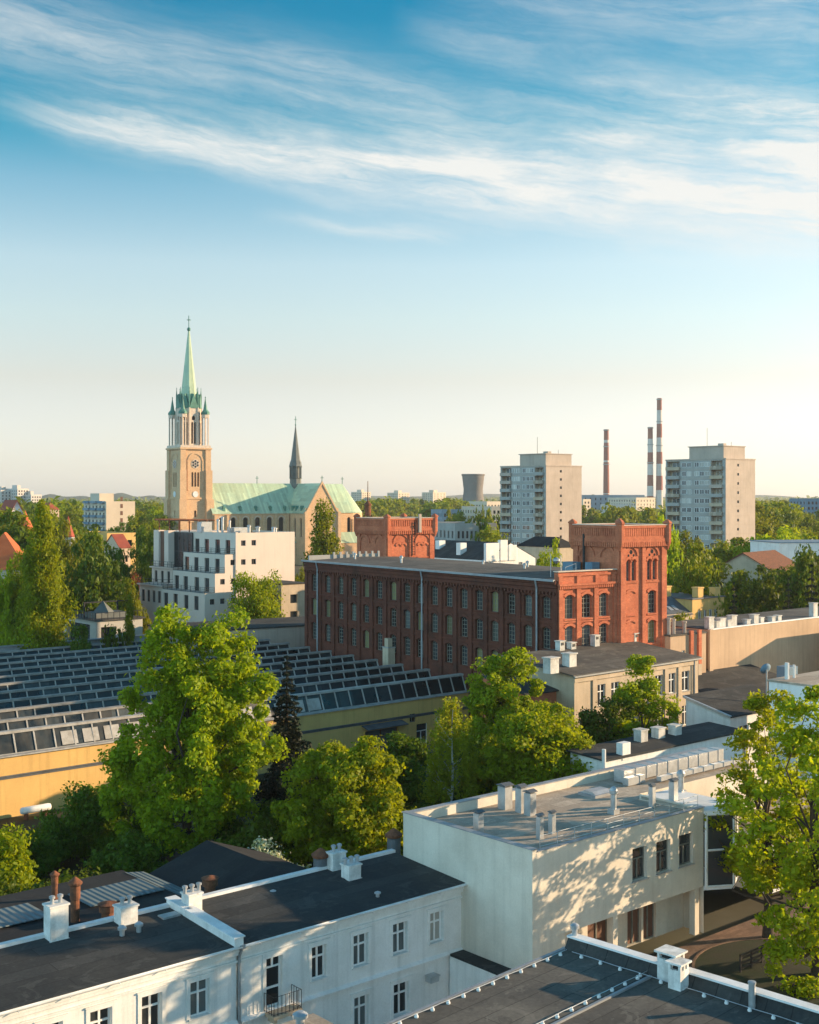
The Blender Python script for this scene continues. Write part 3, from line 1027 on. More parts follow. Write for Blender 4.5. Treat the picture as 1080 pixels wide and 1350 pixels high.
# ------------------------------------------------------------------ dark sheds behind the white houses
ds = thing('dark_shed', 'low black roofed shed with corrugated sheets and rusty flues behind the left white house', 'shed', (*gw(20.0, 58.7), 0), GA)
b = MB()
b.box(0, 16.9, 0, 11.2, 0, 5.8)
b.build('wall', m_grey, ds)
b = MB()
b.ext([(-0.1, 5.95), (11.4, 5.80), (11.4, 5.95), (-0.1, 6.1)], 'x', -0.2, 17.1)
dsr = b.build('roof', m_tar, ds)
for (x0_, x1_, y0_, y1_) in ((1.0, 9.8, 5.7, 8.7), (12.2, 16.8, 5.7, 8.7)):
    b = MB()
    z_ = lambda y: 6.10 - 0.013 * y + 0.10
    b.ext([(y0_, z_(y0_)), (y1_, z_(y1_)), (y1_, z_(y1_) + 0.05), (y0_, z_(y0_) + 0.05)], 'x', x0_, x1_)
    b.build('corrugated_panel', m_corr, dsr)


def rusty_flue(px, py, top, wpx, fat=1.0):
    r, l = gf(pw(px, py, 6.0))
    Y = pw(px, py, 6.0)[1]
    s = Y / FPX
    h, rr = (py - top) * s, wpx * s / 2
    x, y = r - 20.0, l - 58.7
    b = MB()
    b.lathe([(rr * 0.72, 5.6), (rr * 0.72, 6.0 + h * 0.5), (rr * 0.85 * fat, 6.0 + h * 0.52), (rr * 0.85 * fat, 6.0 + h * 0.80), (rr * 1.15, 6.0 + h * 0.84), (rr * 1.2, 6.0 + h * 0.88), (rr * 0.15, 6.0 + h)], 14, x, y)
    b.build('rusty_flue', m_rust, dsr)


rusty_flue(99, 1216, 1156, 16)
rusty_flue(142, 1216, 1188, 22, 1.2)
rusty_flue(277, 1182, 1154, 20, 1.2)
rusty_flue(72, 1185, 1148, 11)

ds2 = thing('black_hipped_shed', 'black felt roofed shed with one pale sheet metal valley under the big lime tree', 'shed', (*gw(38.2, 60.2), 0), GA)
b = MB()
b.box(0, 8.5, 0, 9.0, 0, 5.4)
b.build('wall', m_grey, ds2)
b = MB()
b.ext([(-0.4, 5.3), (9.0, 5.3), (4.6, 6.9)], 'y', -0.3, 9.3)
b.build('roof', m_tar, ds2)
b = MB()
b.face([(-0.9, 0.3, 5.95), (0.3, 0.3, 5.75), (0.0, 9.2, 5.8), (-1.3, 9.2, 6.0)])
b.build('valley_sheet', m_corr, ds2)
# two stubby flues rising behind the right roof
for i, (px_, py_, tp, lab) in enumerate(((421, 1150, 1124, 'squat black flue with a rusty cap behind the right white house roof'),
                                         (519, 1122, 1100, 'squat black flue in the corner beside the beige block'))):
    p = pw(px_, py_, 7.4)
    s = p[1] / FPX
    t = thing('flue', lab, 'flue', (p[0], p[1] + 1.0, 0), 0)
    b = MB()
    b.lathe([(0.42, 0), (0.42, 7.4 + 0.55), ], 14)
    b.build('pipe', m_zincdark, t)
    b = MB()
    b.lathe([(0.50, 7.4 + 0.6), (0.55, 7.4 + 0.75), (0.1, 7.4 + 1.1)], 14)
    b.build('cap', m_rust, t)
# pale garden wall under the trees
gwl = thing('garden_wall', 'short pale rendered wall half hidden behind the right white house roof', 'wall', (*gw(44.5, 64.0), 0), GA)
b = MB()
b.box(0, 3.6, 0, 0.3, 0, 4.3)
b.box(3.8, 7.0, -0.4, 0.0, 0, 4.7)
b.build('wall', m_grey, gwl)
b = MB()
b.box(-0.1, 3.7, -0.1, 0.4, 4.3, 4.4)
b.box(3.7, 7.1, -0.5, 0.1, 4.7, 4.8)
b.build('coping', m_zinc, gwl)

# court: kerb of the planting bed and black fence
pb = thing('planting_bed', 'dark planting bed with a stone kerb round the foot of the court trees', 'planting bed', (*pw(1045, 1285, 2.0), 2.0), GA)
b = MB()
b.lathe([(5.55, 0.0), (5.55, 0.10), (5.4, 0.10), (5.4, 0.0)], 40, cap=False)
b.build('kerb', m_paving, pb)
b = MB()
b.lathe([(5.4, 0.0), (5.4, 0.07), (0.5, 0.22)], 40)
b.build('soil', m_soil, pb)
fn = thing('low_fence', 'low black metal fence at the edge of the planting bed by the court', 'fence', (*pw(998, 1276, 2.0), 2.0), GA)
each('post', m_black, fn, [MB().box(-1.65 + i * 1.05, -1.55 + i * 1.05, -0.05, 0.05, 0, 1.15) for i in range(4)])
each('rail', m_black, fn, [MB().box(-1.65, 1.6, -0.03, 0.03, z - 0.06, z + 0.06) for z in (0.35, 0.62, 0.9, 1.08)])
cw = thing('court_wing', 'low pale wing with a white sunlit wall behind the court trees', 'building', (*pw(1012, 1180, 2.0), 2.0), GA)
b = MB()
b.box(0, 14, 0, 8, 0, 4.4)
b.build('wall', m_white, cw)
b = MB()
b.box(-0.3, 14.3, -0.3, 8.3, 4.4, 4.62)
b.build('roof', m_gravelroof, cw)
# ------------------------------------------------------------------ yellow saw-tooth workshop
FA = math.atan2(0.584, 0.811)
FR, FL = (math.cos(FA), math.sin(FA)), (-math.sin(FA), math.cos(FA))
FC = (16.6, 140.0)


def fw_(x, y):
    return (FC[0] + FR[0] * x + FL[0] * y, FC[1] + FR[1] * x + FL[1] * y)


SL = 109.3
ws = thing('sawtooth_workshop', 'yellow walled workshop under rows of dark glazed saw-tooth roofs', 'workshop', (*gw(28.0, SL), 0), GA)
rend = lambda l: gf(fw_(-1.6, max(0, (l - 94.0) / 0.996)))[0] - 28.0    # right end follows the mill
b = MB()
dh = [(fx(557, SL) - 28 - 0.9, fx(557, SL) - 28 + 0.9, 0.2, 2.6), (fx(505, SL) - 28 - 2.6, fx(505, SL) - 28 + 2.3, 0, 2.7), (fx(545, SL) - 28 - 0.55, fx(545, SL) - 28 + 0.5, 2.9, 3.9)]
b.panel((0, 0), (1, 0), (0, -1), rend(SL), 0, 5.55, dh, 0.3)
b.panel((0, 0), (0, 1), (-1, 0), 63, 0, 5.6)
b.panel((0, 63), (1, 0), (0, 1), rend(SL + 63), 0, 7.4)
b.panel((rend(SL) , 0), (0.07, 0.9975), (1, 0), 60, 0, 5.6)
b.build('wall', m_yellow, ws)
windows(ws, 'front', 80, 63, [dh[0]], 'tee', 0.3, sill=m_steel)
windows(ws, 'front', 80, 63, [dh[2]], 'plain', 0.3, fm=m_gframe)
g, f = win_meshes('plain', dh[1][1] - dh[1][0], 2.7, m_zincdark, m_rust)
place('door_frame', f, place('door', g, ws, (dh[1][0], 0.27, 0)))
b = MB()
b.ext([(-1.2, 3.02), (0, 3.35), (0, 3.43), (-1.2, 3.1)], 'x', dh[1][0] - 0.5, dh[1][1] + 0.5)
b.build('canopy', m_zincdark, ws)
b = MB()
b.box(0, rend(SL), -0.18, 0.0, 3.72, 3.82)
b.box(0, rend(SL), -0.06, 0.0, 3.5, 3.72)
b.build('wall_ledge', m_zincdark, ws)
b = MB()
b.box(0, rend(SL), -0.25, 0.5, 5.5, 5.62)
b.build('wall_cap', m_mullion, ws)
rng = random.Random(4)
NROW = 11
for k in range(NROW):
    y0 = 0.55 + k * 5.72
    L = rend(SL + y0) - (0.8 if k else 0.0)
    zt, zb = 7.45, 5.62
    lean = 0.75
    gl = MB()
    gl.face([(0, y0, zb), (L, y0, zb), (L, y0 + lean, zt), (0, y0 + lean, zt)])
    row = gl.build('skylight', m_glassd, ws)
    n = int(L / 1.9)
    for i in range(n + 1):
        x = i * L / n
        mb = MB()
        mb.ext([(y0 - 0.10, zb), (y0 + 0.02, zb), (y0 + lean + 0.02, zt), (y0 + lean - 0.10, zt)], 'x', x - 0.07, x + 0.07)
        mb.build('glazing_bar', m_mullion, row)
    if not k:
        MB().box(0, L, y0 - 0.12, y0 + 0.05, zb - 0.05, zb + 0.05).build('sill', m_mullion, row)
    hb = MB()
    hb.box(-0.1, L + 0.1, y0 + lean - 0.22, y0 + lean + 0.40, zt - 0.10, zt + 0.14)
    hb.build('ridge_beam', m_purlin if k else m_mullion, row)
    sl = MB()
    ye = y0 + 5.72 - 0.25
    sl.face([(0, y0 + lean + 0.1, zt + 0.06), (L, y0 + lean + 0.1, zt + 0.06), (L, ye, zb - 0.05), (0, ye, zb - 0.05)])
    for xx in (0, L):
        sl.face([(xx, y0, zb), (xx, ye, zb), (xx, y0 + lean, zt)])
    sl.build('roof_slope', m_zincdark, row)
    if k == 0:
        pl = MB()
        for i in range(14):
            a = 24.0 + i * 2.2
            pl.face([(a, y0 - 0.02, zb + 0.15), (a + 1.6, y0 - 0.02, zb + 0.15), (a + 1.6, y0 + 0.5, zb + 1.35), (a, y0 + 0.5, zb + 1.35)])
        pl.build('board', m_mullion, row)
b = MB()
b.ext([(62.6, 5.6), (63.4, 5.6), (63.4, 7.7), (62.9, 7.7)], 'x', 0, rend(SL + 63))
b.box(0, rend(SL + 63), 62.4, 63.5, 7.7, 7.8)
b.build('back_parapet', m_zinc, ws)
# stack of shed roofs between the workshop and the mill: low connecting roof
cn = thing('link_roof', 'dark low roof squeezed between the saw-tooth rows and the mill wall', 'roof structure', (*fw_(-7.5, 37), 0), FA)
b = MB()
b.box(0, 7.3, 0, 19, 0, 6.2)
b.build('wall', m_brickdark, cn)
b = MB()
b.box(-0.2, 7.35, -0.2, 19.2, 6.2, 6.4)
b.build('roof', m_bitumen, cn)
pst = thing('broken_chimney_stub', 'pale rendered stub of masonry standing against the dark mill wall', 'masonry stub', (*fw_(-1.3, 31.4), 0), FA)
b = MB()
b.box(0, 1.1, 0, 1.3, 0, 9.2)
b.box(0.1, 0.8, 0.2, 1.0, 9.2, 10.3)
b.build('shaft', m_grey, pst)
b = MB()
b.box(-0.06, 1.16, -0.06, 1.36, 9.05, 9.2)
b.build('coping', m_concrete2, pst)
# white tank lying by the yellow wall
tk = thing('white_tank', 'white horizontal cylinder tank lying at the foot of the yellow wall', 'tank', (*gw(fx(47, 107.5), 107.5), 0.0), GA)
b = MB()
prof = [(0.08, 0.0), (0.26, 0.08), (0.32, 0.2), (0.32, 2.7), (0.26, 2.85), (0.08, 2.92)]
b.lathe(prof, 18)
tm = b.mesh('tank_body', m_white, True)
o = place('tank_body', tm, tk, (-1.46, 0, 0.85))
o.rotation_euler = (0, PI / 2, 0)
b = MB()
for x in (-0.9, 0.9):
    b = MB()
    b.box(x - 0.1, x + 0.1, -0.3, 0.3, 0, 0.62)
    b.build('cradle', m_rust, tk)

# ------------------------------------------------------------------ red brick mill
ml = thing('red_brick_mill', 'long red brick mill with rows of arched windows and two parapeted towers', 'factory', (*FC, 0), FA)
ML, MW_ = 54.6, 17.5
lw = []
for px in (414, 432, 449, 466, 482.6, 500, 518.3, 536.5, 553.5, 572.5, 591.6, 611.5, 631.5, 652, 674, 696, 720):
    s = along(px, FC, FL)
    for z0, z1 in ((15.3, 17.75), (11.8, 14.25), (8.3, 10.75)):
        lw.append((s - 0.72, s + 0.72, z0, z1, 0.28))
fwn = []
for a, b_ in ((744.8, 756.9), (767.3, 780), (790, 801.6)):
    u0, u1 = along(a, FC, FR), along(b_, FC, FR)
    for z0, z1 in ((15.25, 17.95), (11.75, 14.45), (8.25, 10.95)):
        fwn.append((u0, u1, z0, z1, 0.3))
TX, TW, TD = 9.3, 7.6, 7.2
b = MB()
b.panel((0, 0), (0, 1), (-1, 0), ML, 0, 19.6, lw, 0.35)
b.panel((0, ML), (1, 0), (0, 1), MW_, 0, 19.6)
b.panel((MW_, TD), (0, 1), (1, 0), ML - TD, 0, 19.6)
pil = sorted({round((h[0] + h[1]) / 2, 2) for h in lw})
edges = [0.25] + [(p + q) / 2 for p, q in zip(pil[:-1], pil[1:])] + [ML - 0.4]
for y in edges:
    b.box(-0.22, 0.0, y - 0.32, y + 0.32, 0, 18.3)
for z in (18.3, 18.75, 19.2):
    d = 0.22 + (z - 18.3) * 0.28
    b.box(-d, 0, 0, ML, z, z + 0.40)
for k in range(90):
    y = 0.3 + k * (ML - 0.6) / 89
    b.box(-0.42, -0.21, y - 0.13, y + 0.13, 17.98, 18.299)
for z in (14.72, 11.22):
    b.box(-0.12, 0.0, 0, ML, z, z + 0.22)
for h in lw:
    b.box(-0.10, 0.0, h[0] - 0.15, h[1] + 0.15, h[2] - 0.16, h[2] - 0.02)
    p = arch_pts(h[0] - 0.05, h[1] + 0.05, h[3] + 0.06, 0.30)
    p2 = arch_pts(h[0] - 0.30, h[1] + 0.30, h[3] + 0.36, 0.34)
    for i in range(len(p) - 1):
        b.face([(-0.09, p[i][0], p[i][1]), (-0.09, p[i + 1][0], p[i + 1][1]), (-0.09, p2[i + 1][0], p2[i + 1][1]), (-0.09, p2[i][0], p2[i][1])])
        b.face([(-0.09, p2[i][0], p2[i][1]), (-0.09, p2[i + 1][0], p2[i + 1][1]), (0, p2[i + 1][0], p2[i + 1][1]), (0, p2[i][0], p2[i][1])])
        b.face([(-0.09, p[i][0], p[i][1]), (-0.09, p[i + 1][0], p[i + 1][1]), (0, p[i + 1][0], p[i + 1][1]), (0, p[i][0], p[i][1])])
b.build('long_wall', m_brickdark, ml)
windows(ml, 'left', MW_, ML, lw, 'workshop', 0.35, gm=[m_glass, m_glass, m_glass, m_glassw, m_glasspale, m_glassglow], fm=m_sash)


def brick_trim(b, holes, y=0.0, x0=0.0):
    """raised arch rings and sills on a front (y = const) wall"""
    for h in holes:
        h = (h[0] + x0, h[1] + x0) + tuple(h[2:])
        rise = h[4] if len(h) > 4 else 0.3
        k = 0.26
        p = arch_pts(h[0] - 0.02, h[1] + 0.02, h[3] + 0.02, rise)
        p2 = arch_pts(h[0] - k, h[1] + k, h[3] + k + 0.05, rise + (k if rise > 0.6 else 0.05))
        for i in range(len(p) - 1):
            b.face([(p[i][0], y - 0.12, p[i][1]), (p[i + 1][0], y - 0.12, p[i + 1][1]), (p2[i + 1][0], y - 0.12, p2[i + 1][1]), (p2[i][0], y - 0.12, p2[i][1])])
            b.face([(p2[i][0], y - 0.12, p2[i][1]), (p2[i + 1][0], y - 0.12, p2[i + 1][1]), (p2[i + 1][0], y, p2[i + 1][1]), (p2[i][0], y, p2[i][1])])
            b.face([(p[i][0], y - 0.12, p[i][1]), (p[i + 1][0], y - 0.12, p[i + 1][1]), (p[i + 1][0], y, p[i + 1][1]), (p[i][0], y, p[i][1])])
        b.box(h[0] - 0.18, h[1] + 0.18, y - 0.14, y, h[2] - 0.20, h[2] - 0.02)


# sunny end wall, three windows wide
b = MB()
b.panel((0, 0), (1, 0), (0, -1), TX, 0, 20.55, fwn, 0.3)
b.panel((0, 0), (0, 1), (-1, 0), 0.6, 19.6, 20.55)
b.panel((0, 0.6), (1, 0), (0, 1), TX, 19.6, 20.55)
brick_trim(b, fwn)
u = sorted({h[0] for h in fwn})
v_ = sorted({h[1] for h in fwn})
for c in (0.35, (v_[0] + u[1]) / 2, (v_[1] + u[2]) / 2, TX - 0.4):
    b.box(c - 0.32, c + 0.32, -0.2, 0.0, 0, 18.6)
for z in (14.80, 11.3):
    b.box(0, TX, -0.13, 0.0, z, z + 0.18)
for k in range(30):
    x = 0.15 + k * (TX - 0.3) / 29
    b.box(x - 0.10, x + 0.10, -0.30, 0.0, 18.62, 18.98)
b.box(-0.05, TX, -0.38, 0.0, 18.98, 19.22)
b.box(-0.05, TX, -0.16, 0.0, 20.05, 20.3)
for c in (0.35, 3.1, 6.0, 8.6):
    b.box(c - 0.3, c + 0.3, -0.14, 0.0, 19.22, 20.05)
b.build('end_wall', m_brick, ml)
windows(ml, 'front', TX, ML, fwn, 'workshop', 0.3, gm=[m_glass, m_glass, m_glass, m_glassw, m_glasspale, m_glassglow], fm=m_sash)
b = MB()
b.box(-0.12, TX + 0.0, -0.24, 0.66, 20.55, 20.66)
b.build('parapet_cap', m_stone, ml)


def brick_tower(X0, Y0, W, D, H, z_free, lit_front, blind_front, name, side_arch):
    """square tower: corbel table, slotted parapet, corner turrets"""
    t = MB()
    t.walls(W, D, 0, H, front=lit_front, depth=0.35, x0=X0, y0=Y0)
    for c in (0.38, W / 2, W - 0.38):
        wd = 0.42 if c != W / 2 else 0.3
        t.box(X0 + c - wd, X0 + c + wd, Y0 - 0.2, Y0, 0, H - 2.2)
    for c in (0.38, D - 0.38):
        t.box(X0 - 0.2, X0, Y0 + c - 0.42, Y0 + c + 0.42, 0, H - 2.2)
        t.box(X0 + W, X0 + W + 0.2, Y0 + c - 0.42, Y0 + c + 0.42, 0, H - 2.2)
    for k in range(24):
        x = X0 + 0.2 + k * (W - 0.4) / 23
        t.box(x - 0.11, x + 0.11, Y0 - 0.42, Y0, H - 2.55, H - 2.0)
        y = Y0 + 0.2 + k * (D - 0.4) / 23
        t.box(X0 - 0.42, X0, y - 0.11, y + 0.11, H - 2.55, H - 2.0)
    t.box(X0 - 0.4, X0 + W + 0.4, Y0 - 0.4, Y0 + D + 0.4, H - 2.0, H - 1.6)
    t.box(X0 - 0.34, X0 + W + 0.34, Y0 - 0.34, Y0 + D + 0.34, H - 1.6, H - 1.3)
    # parapet with upright slots
    for k in range(20):
        x = X0 + 0.4 + k * (W - 0.8) / 19
        t.box(x - 0.13, x + 0.13, Y0 - 0.38, Y0 - 0.10, H - 1.3, H - 0.35)
        y = Y0 + 0.4 + k * (D - 0.8) / 19
        t.box(X0 - 0.38, X0 - 0.10, y - 0.13, y + 0.13, H - 1.3, H - 0.35)
    for (a, b_, c, d) in ((X0 - 0.2, X0 + W + 0.2, Y0 - 0.26, Y0 + 0.0), (X0 - 0.26, X0, Y0, Y0 + D), (X0 + W, X0 + W + 0.26, Y0, Y0 + D), (X0, X0 + W, Y0 + D, Y0 + D + 0.26)):
        t.box(a, b_, c, d, H - 1.29, H - 0.4)
    for (a, b_, c, d) in ((X0 - 0.45, X0 + W + 0.45, Y0 - 0.45, Y0 + 0.05), (X0 - 0.45, X0 + 0.05, Y0 + 0.051, Y0 + D + 0.45), (X0 + W - 0.05, X0 + W + 0.45, Y0 + 0.051, Y0 + D + 0.45), (X0 + 0.06, X0 + W - 0.06, Y0 + D - 0.05, Y0 + D + 0.45)):
        t.box(a, b_, c, d, H - 0.36, H - 0.05)
    if side_arch:
        brick_trim(t, blind_front, Y0, X0)
        for h in side_arch:
            rise = h[4]
            p = arch_pts(h[0], h[1], h[3], rise)
            p2 = arch_pts(h[0] - 0.28, h[1] + 0.28, h[3] + 0.3, rise + 0.28)
            for i in range(len(p) - 1):
                t.face([(X0 - 0.14, Y0 + p[i][0], p[i][1]), (X0 - 0.14, Y0 + p[i + 1][0], p[i + 1][1]), (X0 - 0.14, Y0 + p2[i + 1][0], p2[i + 1][1]), (X0 - 0.14, Y0 + p2[i][0], p2[i][1])])
                t.face([(X0 - 0.14, Y0 + p2[i][0], p2[i][1]), (X0 - 0.14, Y0 + p2[i + 1][0], p2[i + 1][1]), (X0, Y0 + p2[i + 1][0], p2[i + 1][1]), (X0, Y0 + p2[i][0], p2[i][1])])
    brick_trim(t, lit_front, Y0, X0)
    o = t.build(name, m_brick, ml)
    c = MB()
    for (a, b_, cc, d) in ((X0 - 0.5, X0 + W + 0.5, Y0 - 0.5, Y0 + 0.1), (X0 - 0.5, X0 + 0.1, Y0 + 0.101, Y0 + D + 0.5), (X0 + W - 0.1, X0 + W + 0.5, Y0 + 0.101, Y0 + D + 0.5), (X0 + 0.11, X0 + W - 0.11, Y0 + D - 0.1, Y0 + D + 0.5)):
        c.box(a, b_, cc, d, H - 0.05, H + 0.04)
    c.build('parapet_cap', m_stone, o)
    for cx_, cy_ in ((X0 - 0.15, Y0 - 0.15), (X0 + W + 0.15, Y0 - 0.15), (X0 - 0.15, Y0 + D + 0.15), (X0 + W + 0.15, Y0 + D + 0.15)):
        q = MB()
        q.lathe([(0.15, H - 3.0), (0.5, H - 2.1), (0.5, H + 0.1), (0.6, H + 0.12), (0.6, H + 0.27), (0.42, H + 0.42), (0.1, H + 0.62)], 8, cx_, cy_, a0=PI / 8)
        q.build('corner_turret', m_brick, o)
    r = MB()
    r.box(X0 + 0.05, X0 + W - 0.05, Y0 + 0.05, Y0 + D - 0.05, H - 0.9, H - 0.7)
    r.build('tower_roof', m_bitumen, o)
    return o


TFR = (FC[0] + FR[0] * TX, FC[1] + FR[1] * TX)
lit, blind = [], []
for cx_ in (1.8, 5.3):
    for dx in (-0.46, 0.46):
        lit.append((cx_ + dx - 0.36, cx_ + dx + 0.36, 19.2, 21.7, 0.36))
for z0, z1 in ((15.25, 17.95), (11.75, 14.45), (8.25, 10.95)):
    lit.append((4.6, 6.0, z0, z1, 0.3))
    blind.append((1.1, 2.5, z0, z1, 0.3))
# pairs of lights share one round arch with a pierced spandrel
twr = brick_tower(TX, -0.45, TW, TD + 0.45, 25.7, 19.6, lit, blind + [(0.85, 2.75, 19.1, 23.0, 0.95), (4.35, 6.25, 19.1, 23.0, 0.95)], 'right_tower', [(0.9, 3.1, 20.0, 23.0, 1.1), (4.4, 6.6, 20.0, 23.0, 1.1)])
windows(ml, 'front', TW, TD, [(TX + h[0], TX + h[1], *h[2:]) for h in lit], 'workshop', 0.35, gm=[m_glass, m_glass, m_glass, m_glassw, m_glasspale, m_glassglow], fm=m_sash, y0=-0.45)
b = MB()
for cx_ in (1.8, 5.3):
    for (dx, dz, r_) in ((0, 22.55, 0.26), (-0.42, 22.15, 0.16), (0.42, 22.15, 0.16)):
        n = 14
        c = (TX + cx_ + dx, dz)
        b.face([(c[0] + r_ * math.cos(2 * PI * i / n), -0.456, c[1] + r_ * math.sin(2 * PI * i / n)) for i in range(n)])
b.build('round_light', m_glass, twr)
LT = (15.2, 55.4)
ltw = brick_tower(LT[0], LT[1], 8.9, 8.2, 25.7, 19.6, [], [(1.3, 3.9, 18.0, 23.0, 1.25), (5.5, 8.1, 18.0, 23.0, 1.25), (1.75, 2.5, 19.6, 21.6, 0.36), (2.75, 3.5, 19.6, 21.6, 0.36), (5.95, 6.7, 19.6, 21.6, 0.36), (6.95, 7.7, 19.6, 21.6, 0.36)], 'left_tower', [(1.0, 3.2, 19.5, 22.8, 1.1), (5.0, 7.4, 19.5, 22.8, 1.1)])
b = MB()
for dx in (-0.25, 0.25):
    b.tube([(LT[0] + 4.75 + dx, LT[1] - 0.42, 19.8), (LT[0] + 4.75 + dx, LT[1] - 0.42, 25.0)], 0.06, 5)
for k in range(13):
    b.tube([(LT[0] + 4.5, LT[1] - 0.42, 20.0 + k * 0.4), (LT[0] + 5.0, LT[1] - 0.42, 20.0 + k * 0.4)], 0.04, 4)
b.build('ladder', m_black, ltw)
b = MB()
b.box(LT[0] + 5.6, LT[0] + 6.05, LT[1] - 0.75, LT[1] - 0.45, 23.4, 26.3)
b.build('stove_pipe', m_concrete, ltw)
b = MB()
b.lathe([(0.5, 26.0), (0.5, 27.6), (0.62, 27.6), (0.62, 27.8), (0.08, 28.4), (0.05, 31.5)], 10, LT[0] + 1.2, LT[1] + 7.2)
b.build('roof_mast', m_rust, ltw)
# big flat roof with its edge sheet
b = MB()
b.ext([(-0.55, 19.62), (MW_ * 0.55, 19.95), (MW_, 19.72), (MW_, 19.5), (-0.55, 19.5)], 'y', 0.62, ML + 0.1)
mroof = b.build('roof', m_bitumen2, ml)
b = MB()
b.box(-0.72, -0.42, 0.0, ML + 0.1, 19.62, 19.74)
b.box(-0.72, -0.60, 0.0, ML + 0.1, 19.50, 19.62)
b.build('gutter', m_zinc, mroof)
for (x, y, hh) in ((6, 50.5, 0.9), (5.5, 38, 1.0), (9, 16, 0.8), (8, 6, 0.7), (13, 20, 0.8), (12, 28, 0.6)):
    roof_vent(mroof, x, y, 19.85, 0.2, hh)
b = MB()
b.box(0.5, 13.0, ML - 0.2, ML + 0.1, 19.6, 20.35)
for k in range(8):
    b.box(4.6 + k * 1.15, 4.9 + k * 1.15, ML - 0.4, ML - 0.201, 19.6, 20.75)
b.build('end_parapet', m_concrete2, ml)
for px in (421.5, 559.5, 711):
    y = along(px, FC, FL)
    b = MB()
    b.tube([(-0.62, y, 19.5), (-0.40, y, 18.6), (-0.40, y, 0.5)], 0.11, 8)
    b.build('downpipe', m_zinc, ml)
b = MB()
b.tube([(TX - 0.35, 5.2, 19.6), (TX - 0.35, 5.2, 24.6)], 0.16, 8)
b.build('stove_pipe', m_black, ml)
b = MB()
b.box(TX - 1.5, TX - 0.3, 2.6, 3.8, 19.9, 21.3)
b.box(TX - 1.6, TX - 0.3, 5.8, 7.6, 19.9, 21.2)
b.build('roof_cabinet', m_blue, mroof)
b = MB()
for y in (1.0, 3.2):
    b.tube([(1.2 + y * 0.2, y, 19.8), (1.2 + y * 0.2, y, 22.4)], 0.05, 5)
b.lathe([(0.1, 21.4), (0.42, 21.7), (0.42, 21.9), (0.1, 22.1)], 12, 1.6, 2.0)
b.tube([(2.0, 0.9, 19.8), (2.0, 0.9, 21.0), (3.6, 0.9, 21.4), (3.6, 0.9, 19.9)], 0.05, 5)
b.build('aerial', m_steel, mroof)

# ------------------------------------------------------------------ generic walled block
def block(name, label, cat, loc, rot, W, D, H, wm, rm, front=(), left=(), style='plain', depth=0.18, fm=None, gm=None,
          roof='flat', rise=2.0, over=0.2, cap=None, sill=None, group=None, frame=True, right=()):
    t = thing(name, label, cat, (*loc[:2], 0), rot, group)
    b = MB()
    b.walls(W, D, 0, H, front, left, right, (), depth)
    if roof == 'gable':       # ridge runs along x, gables left and right
        for x in (0, W):
            b.face([(x, 0, H), (x, D, H), (x, D / 2, H + rise)])
    elif roof == 'gablefront':
        for y in (0, D):
            b.face([(0, y, H), (W, y, H), (W / 2, y, H + rise)])
    elif roof == 'mono':
        for x in (0, W):
            b.face([(x, 0, H), (x, D, H), (x, D, H + rise)])
        b.face([(0, D, H), (W, D, H), (W, D, H + rise), (0, D, H + rise)])
    elif roof == 'parapet':
        b.walls(W - 0.5, D - 0.5, H - 0.6, H, x0=0.25, y0=0.25)
    b.build('wall', wm, t)
    for side, hs in (('front', front), ('left', left), ('right', right)):
        windows(t, side, W, D, hs, style, depth, gm, fm, sill, frame=frame)
    r = MB()
    o = over
    if roof == 'gable':
        k = rise / (D / 2)
        r.ext([(-o, H - k * o), (D / 2, H + rise), (D + o, H - k * o), (D + o, H - k * o + 0.14), (D / 2, H + rise + 0.16), (-o, H - k * o + 0.14)], 'x', -o, W + o)
    elif roof == 'gablefront':
        k = rise / (W / 2)
        r.ext([(-o, H - k * o), (W / 2, H + rise), (W + o, H - k * o), (W + o, H - k * o + 0.14), (W / 2, H + rise + 0.16), (-o, H - k * o + 0.14)], 'y', -o, D + o)
    elif roof == 'mono':
        k = rise / D
        r.ext([(-o, H - k * o), (D + o, H + rise + k * o), (D + o, H + rise + k * o + 0.14), (-o, H - k * o + 0.14)], 'x', -o, W + o)
    elif roof == 'hip':
        i = min(W, D) / 2
        bs = [(-o, -o, H), (W + o, -o, H), (W + o, D + o, H), (-o, D + o, H)]
        if W >= D:
            e = [(i, D / 2, H + rise), (W - i, D / 2, H + rise)]
            for f in ((bs[0], bs[1], e[1], e[0]), (bs[1], bs[2], e[1]), (bs[2], bs[3], e[0], e[1]), (bs[3], bs[0], e[0])):
                r.face(list(f))
        else:
            e = [(W / 2, i, H + rise), (W / 2, D - i, H + rise)]
            for f in ((bs[0], bs[1], e[0]), (bs[1], bs[2], e[1], e[0]), (bs[2], bs[3], e[1]), (bs[3], bs[0], e[0], e[1])):
                r.face(list(f))
        r.face(bs)
    elif roof == 'parapet':
        r.box(0.24, W - 0.24, 0.24, D - 0.24, H - 0.75, H - 0.6)
    else:
        r.box(-o, W + o, -o, D + o, H, H + 0.18)
    ro = r.build('roof', rm, t)
    if cap:
        c = MB()
        for (a, b_, cc, d) in ((-0.08, W + 0.08, -0.08, 0.32), (-0.08, 0.32, 0.321, D - 0.321), (W - 0.32, W + 0.08, 0.321, D - 0.321), (-0.08, W + 0.08, D - 0.32, D + 0.08)):
            c.box(a, b_, cc, d, H + 0.0, H + 0.1)
        c.build('parapet_cap', cap, t)
    return t, ro


def grid(u0, u1, n, w, z0, floors, fh, h, rise=0.0):
    out = []
    for k in range(floors):
        for i in range(n):
            c = u0 + (u1 - u0) * (i + 0.5) / n
            out.append((c - w / 2, c + w / 2, z0 + k * fh, z0 + k * fh + h) + ((rise,) if rise else ()))
    return out


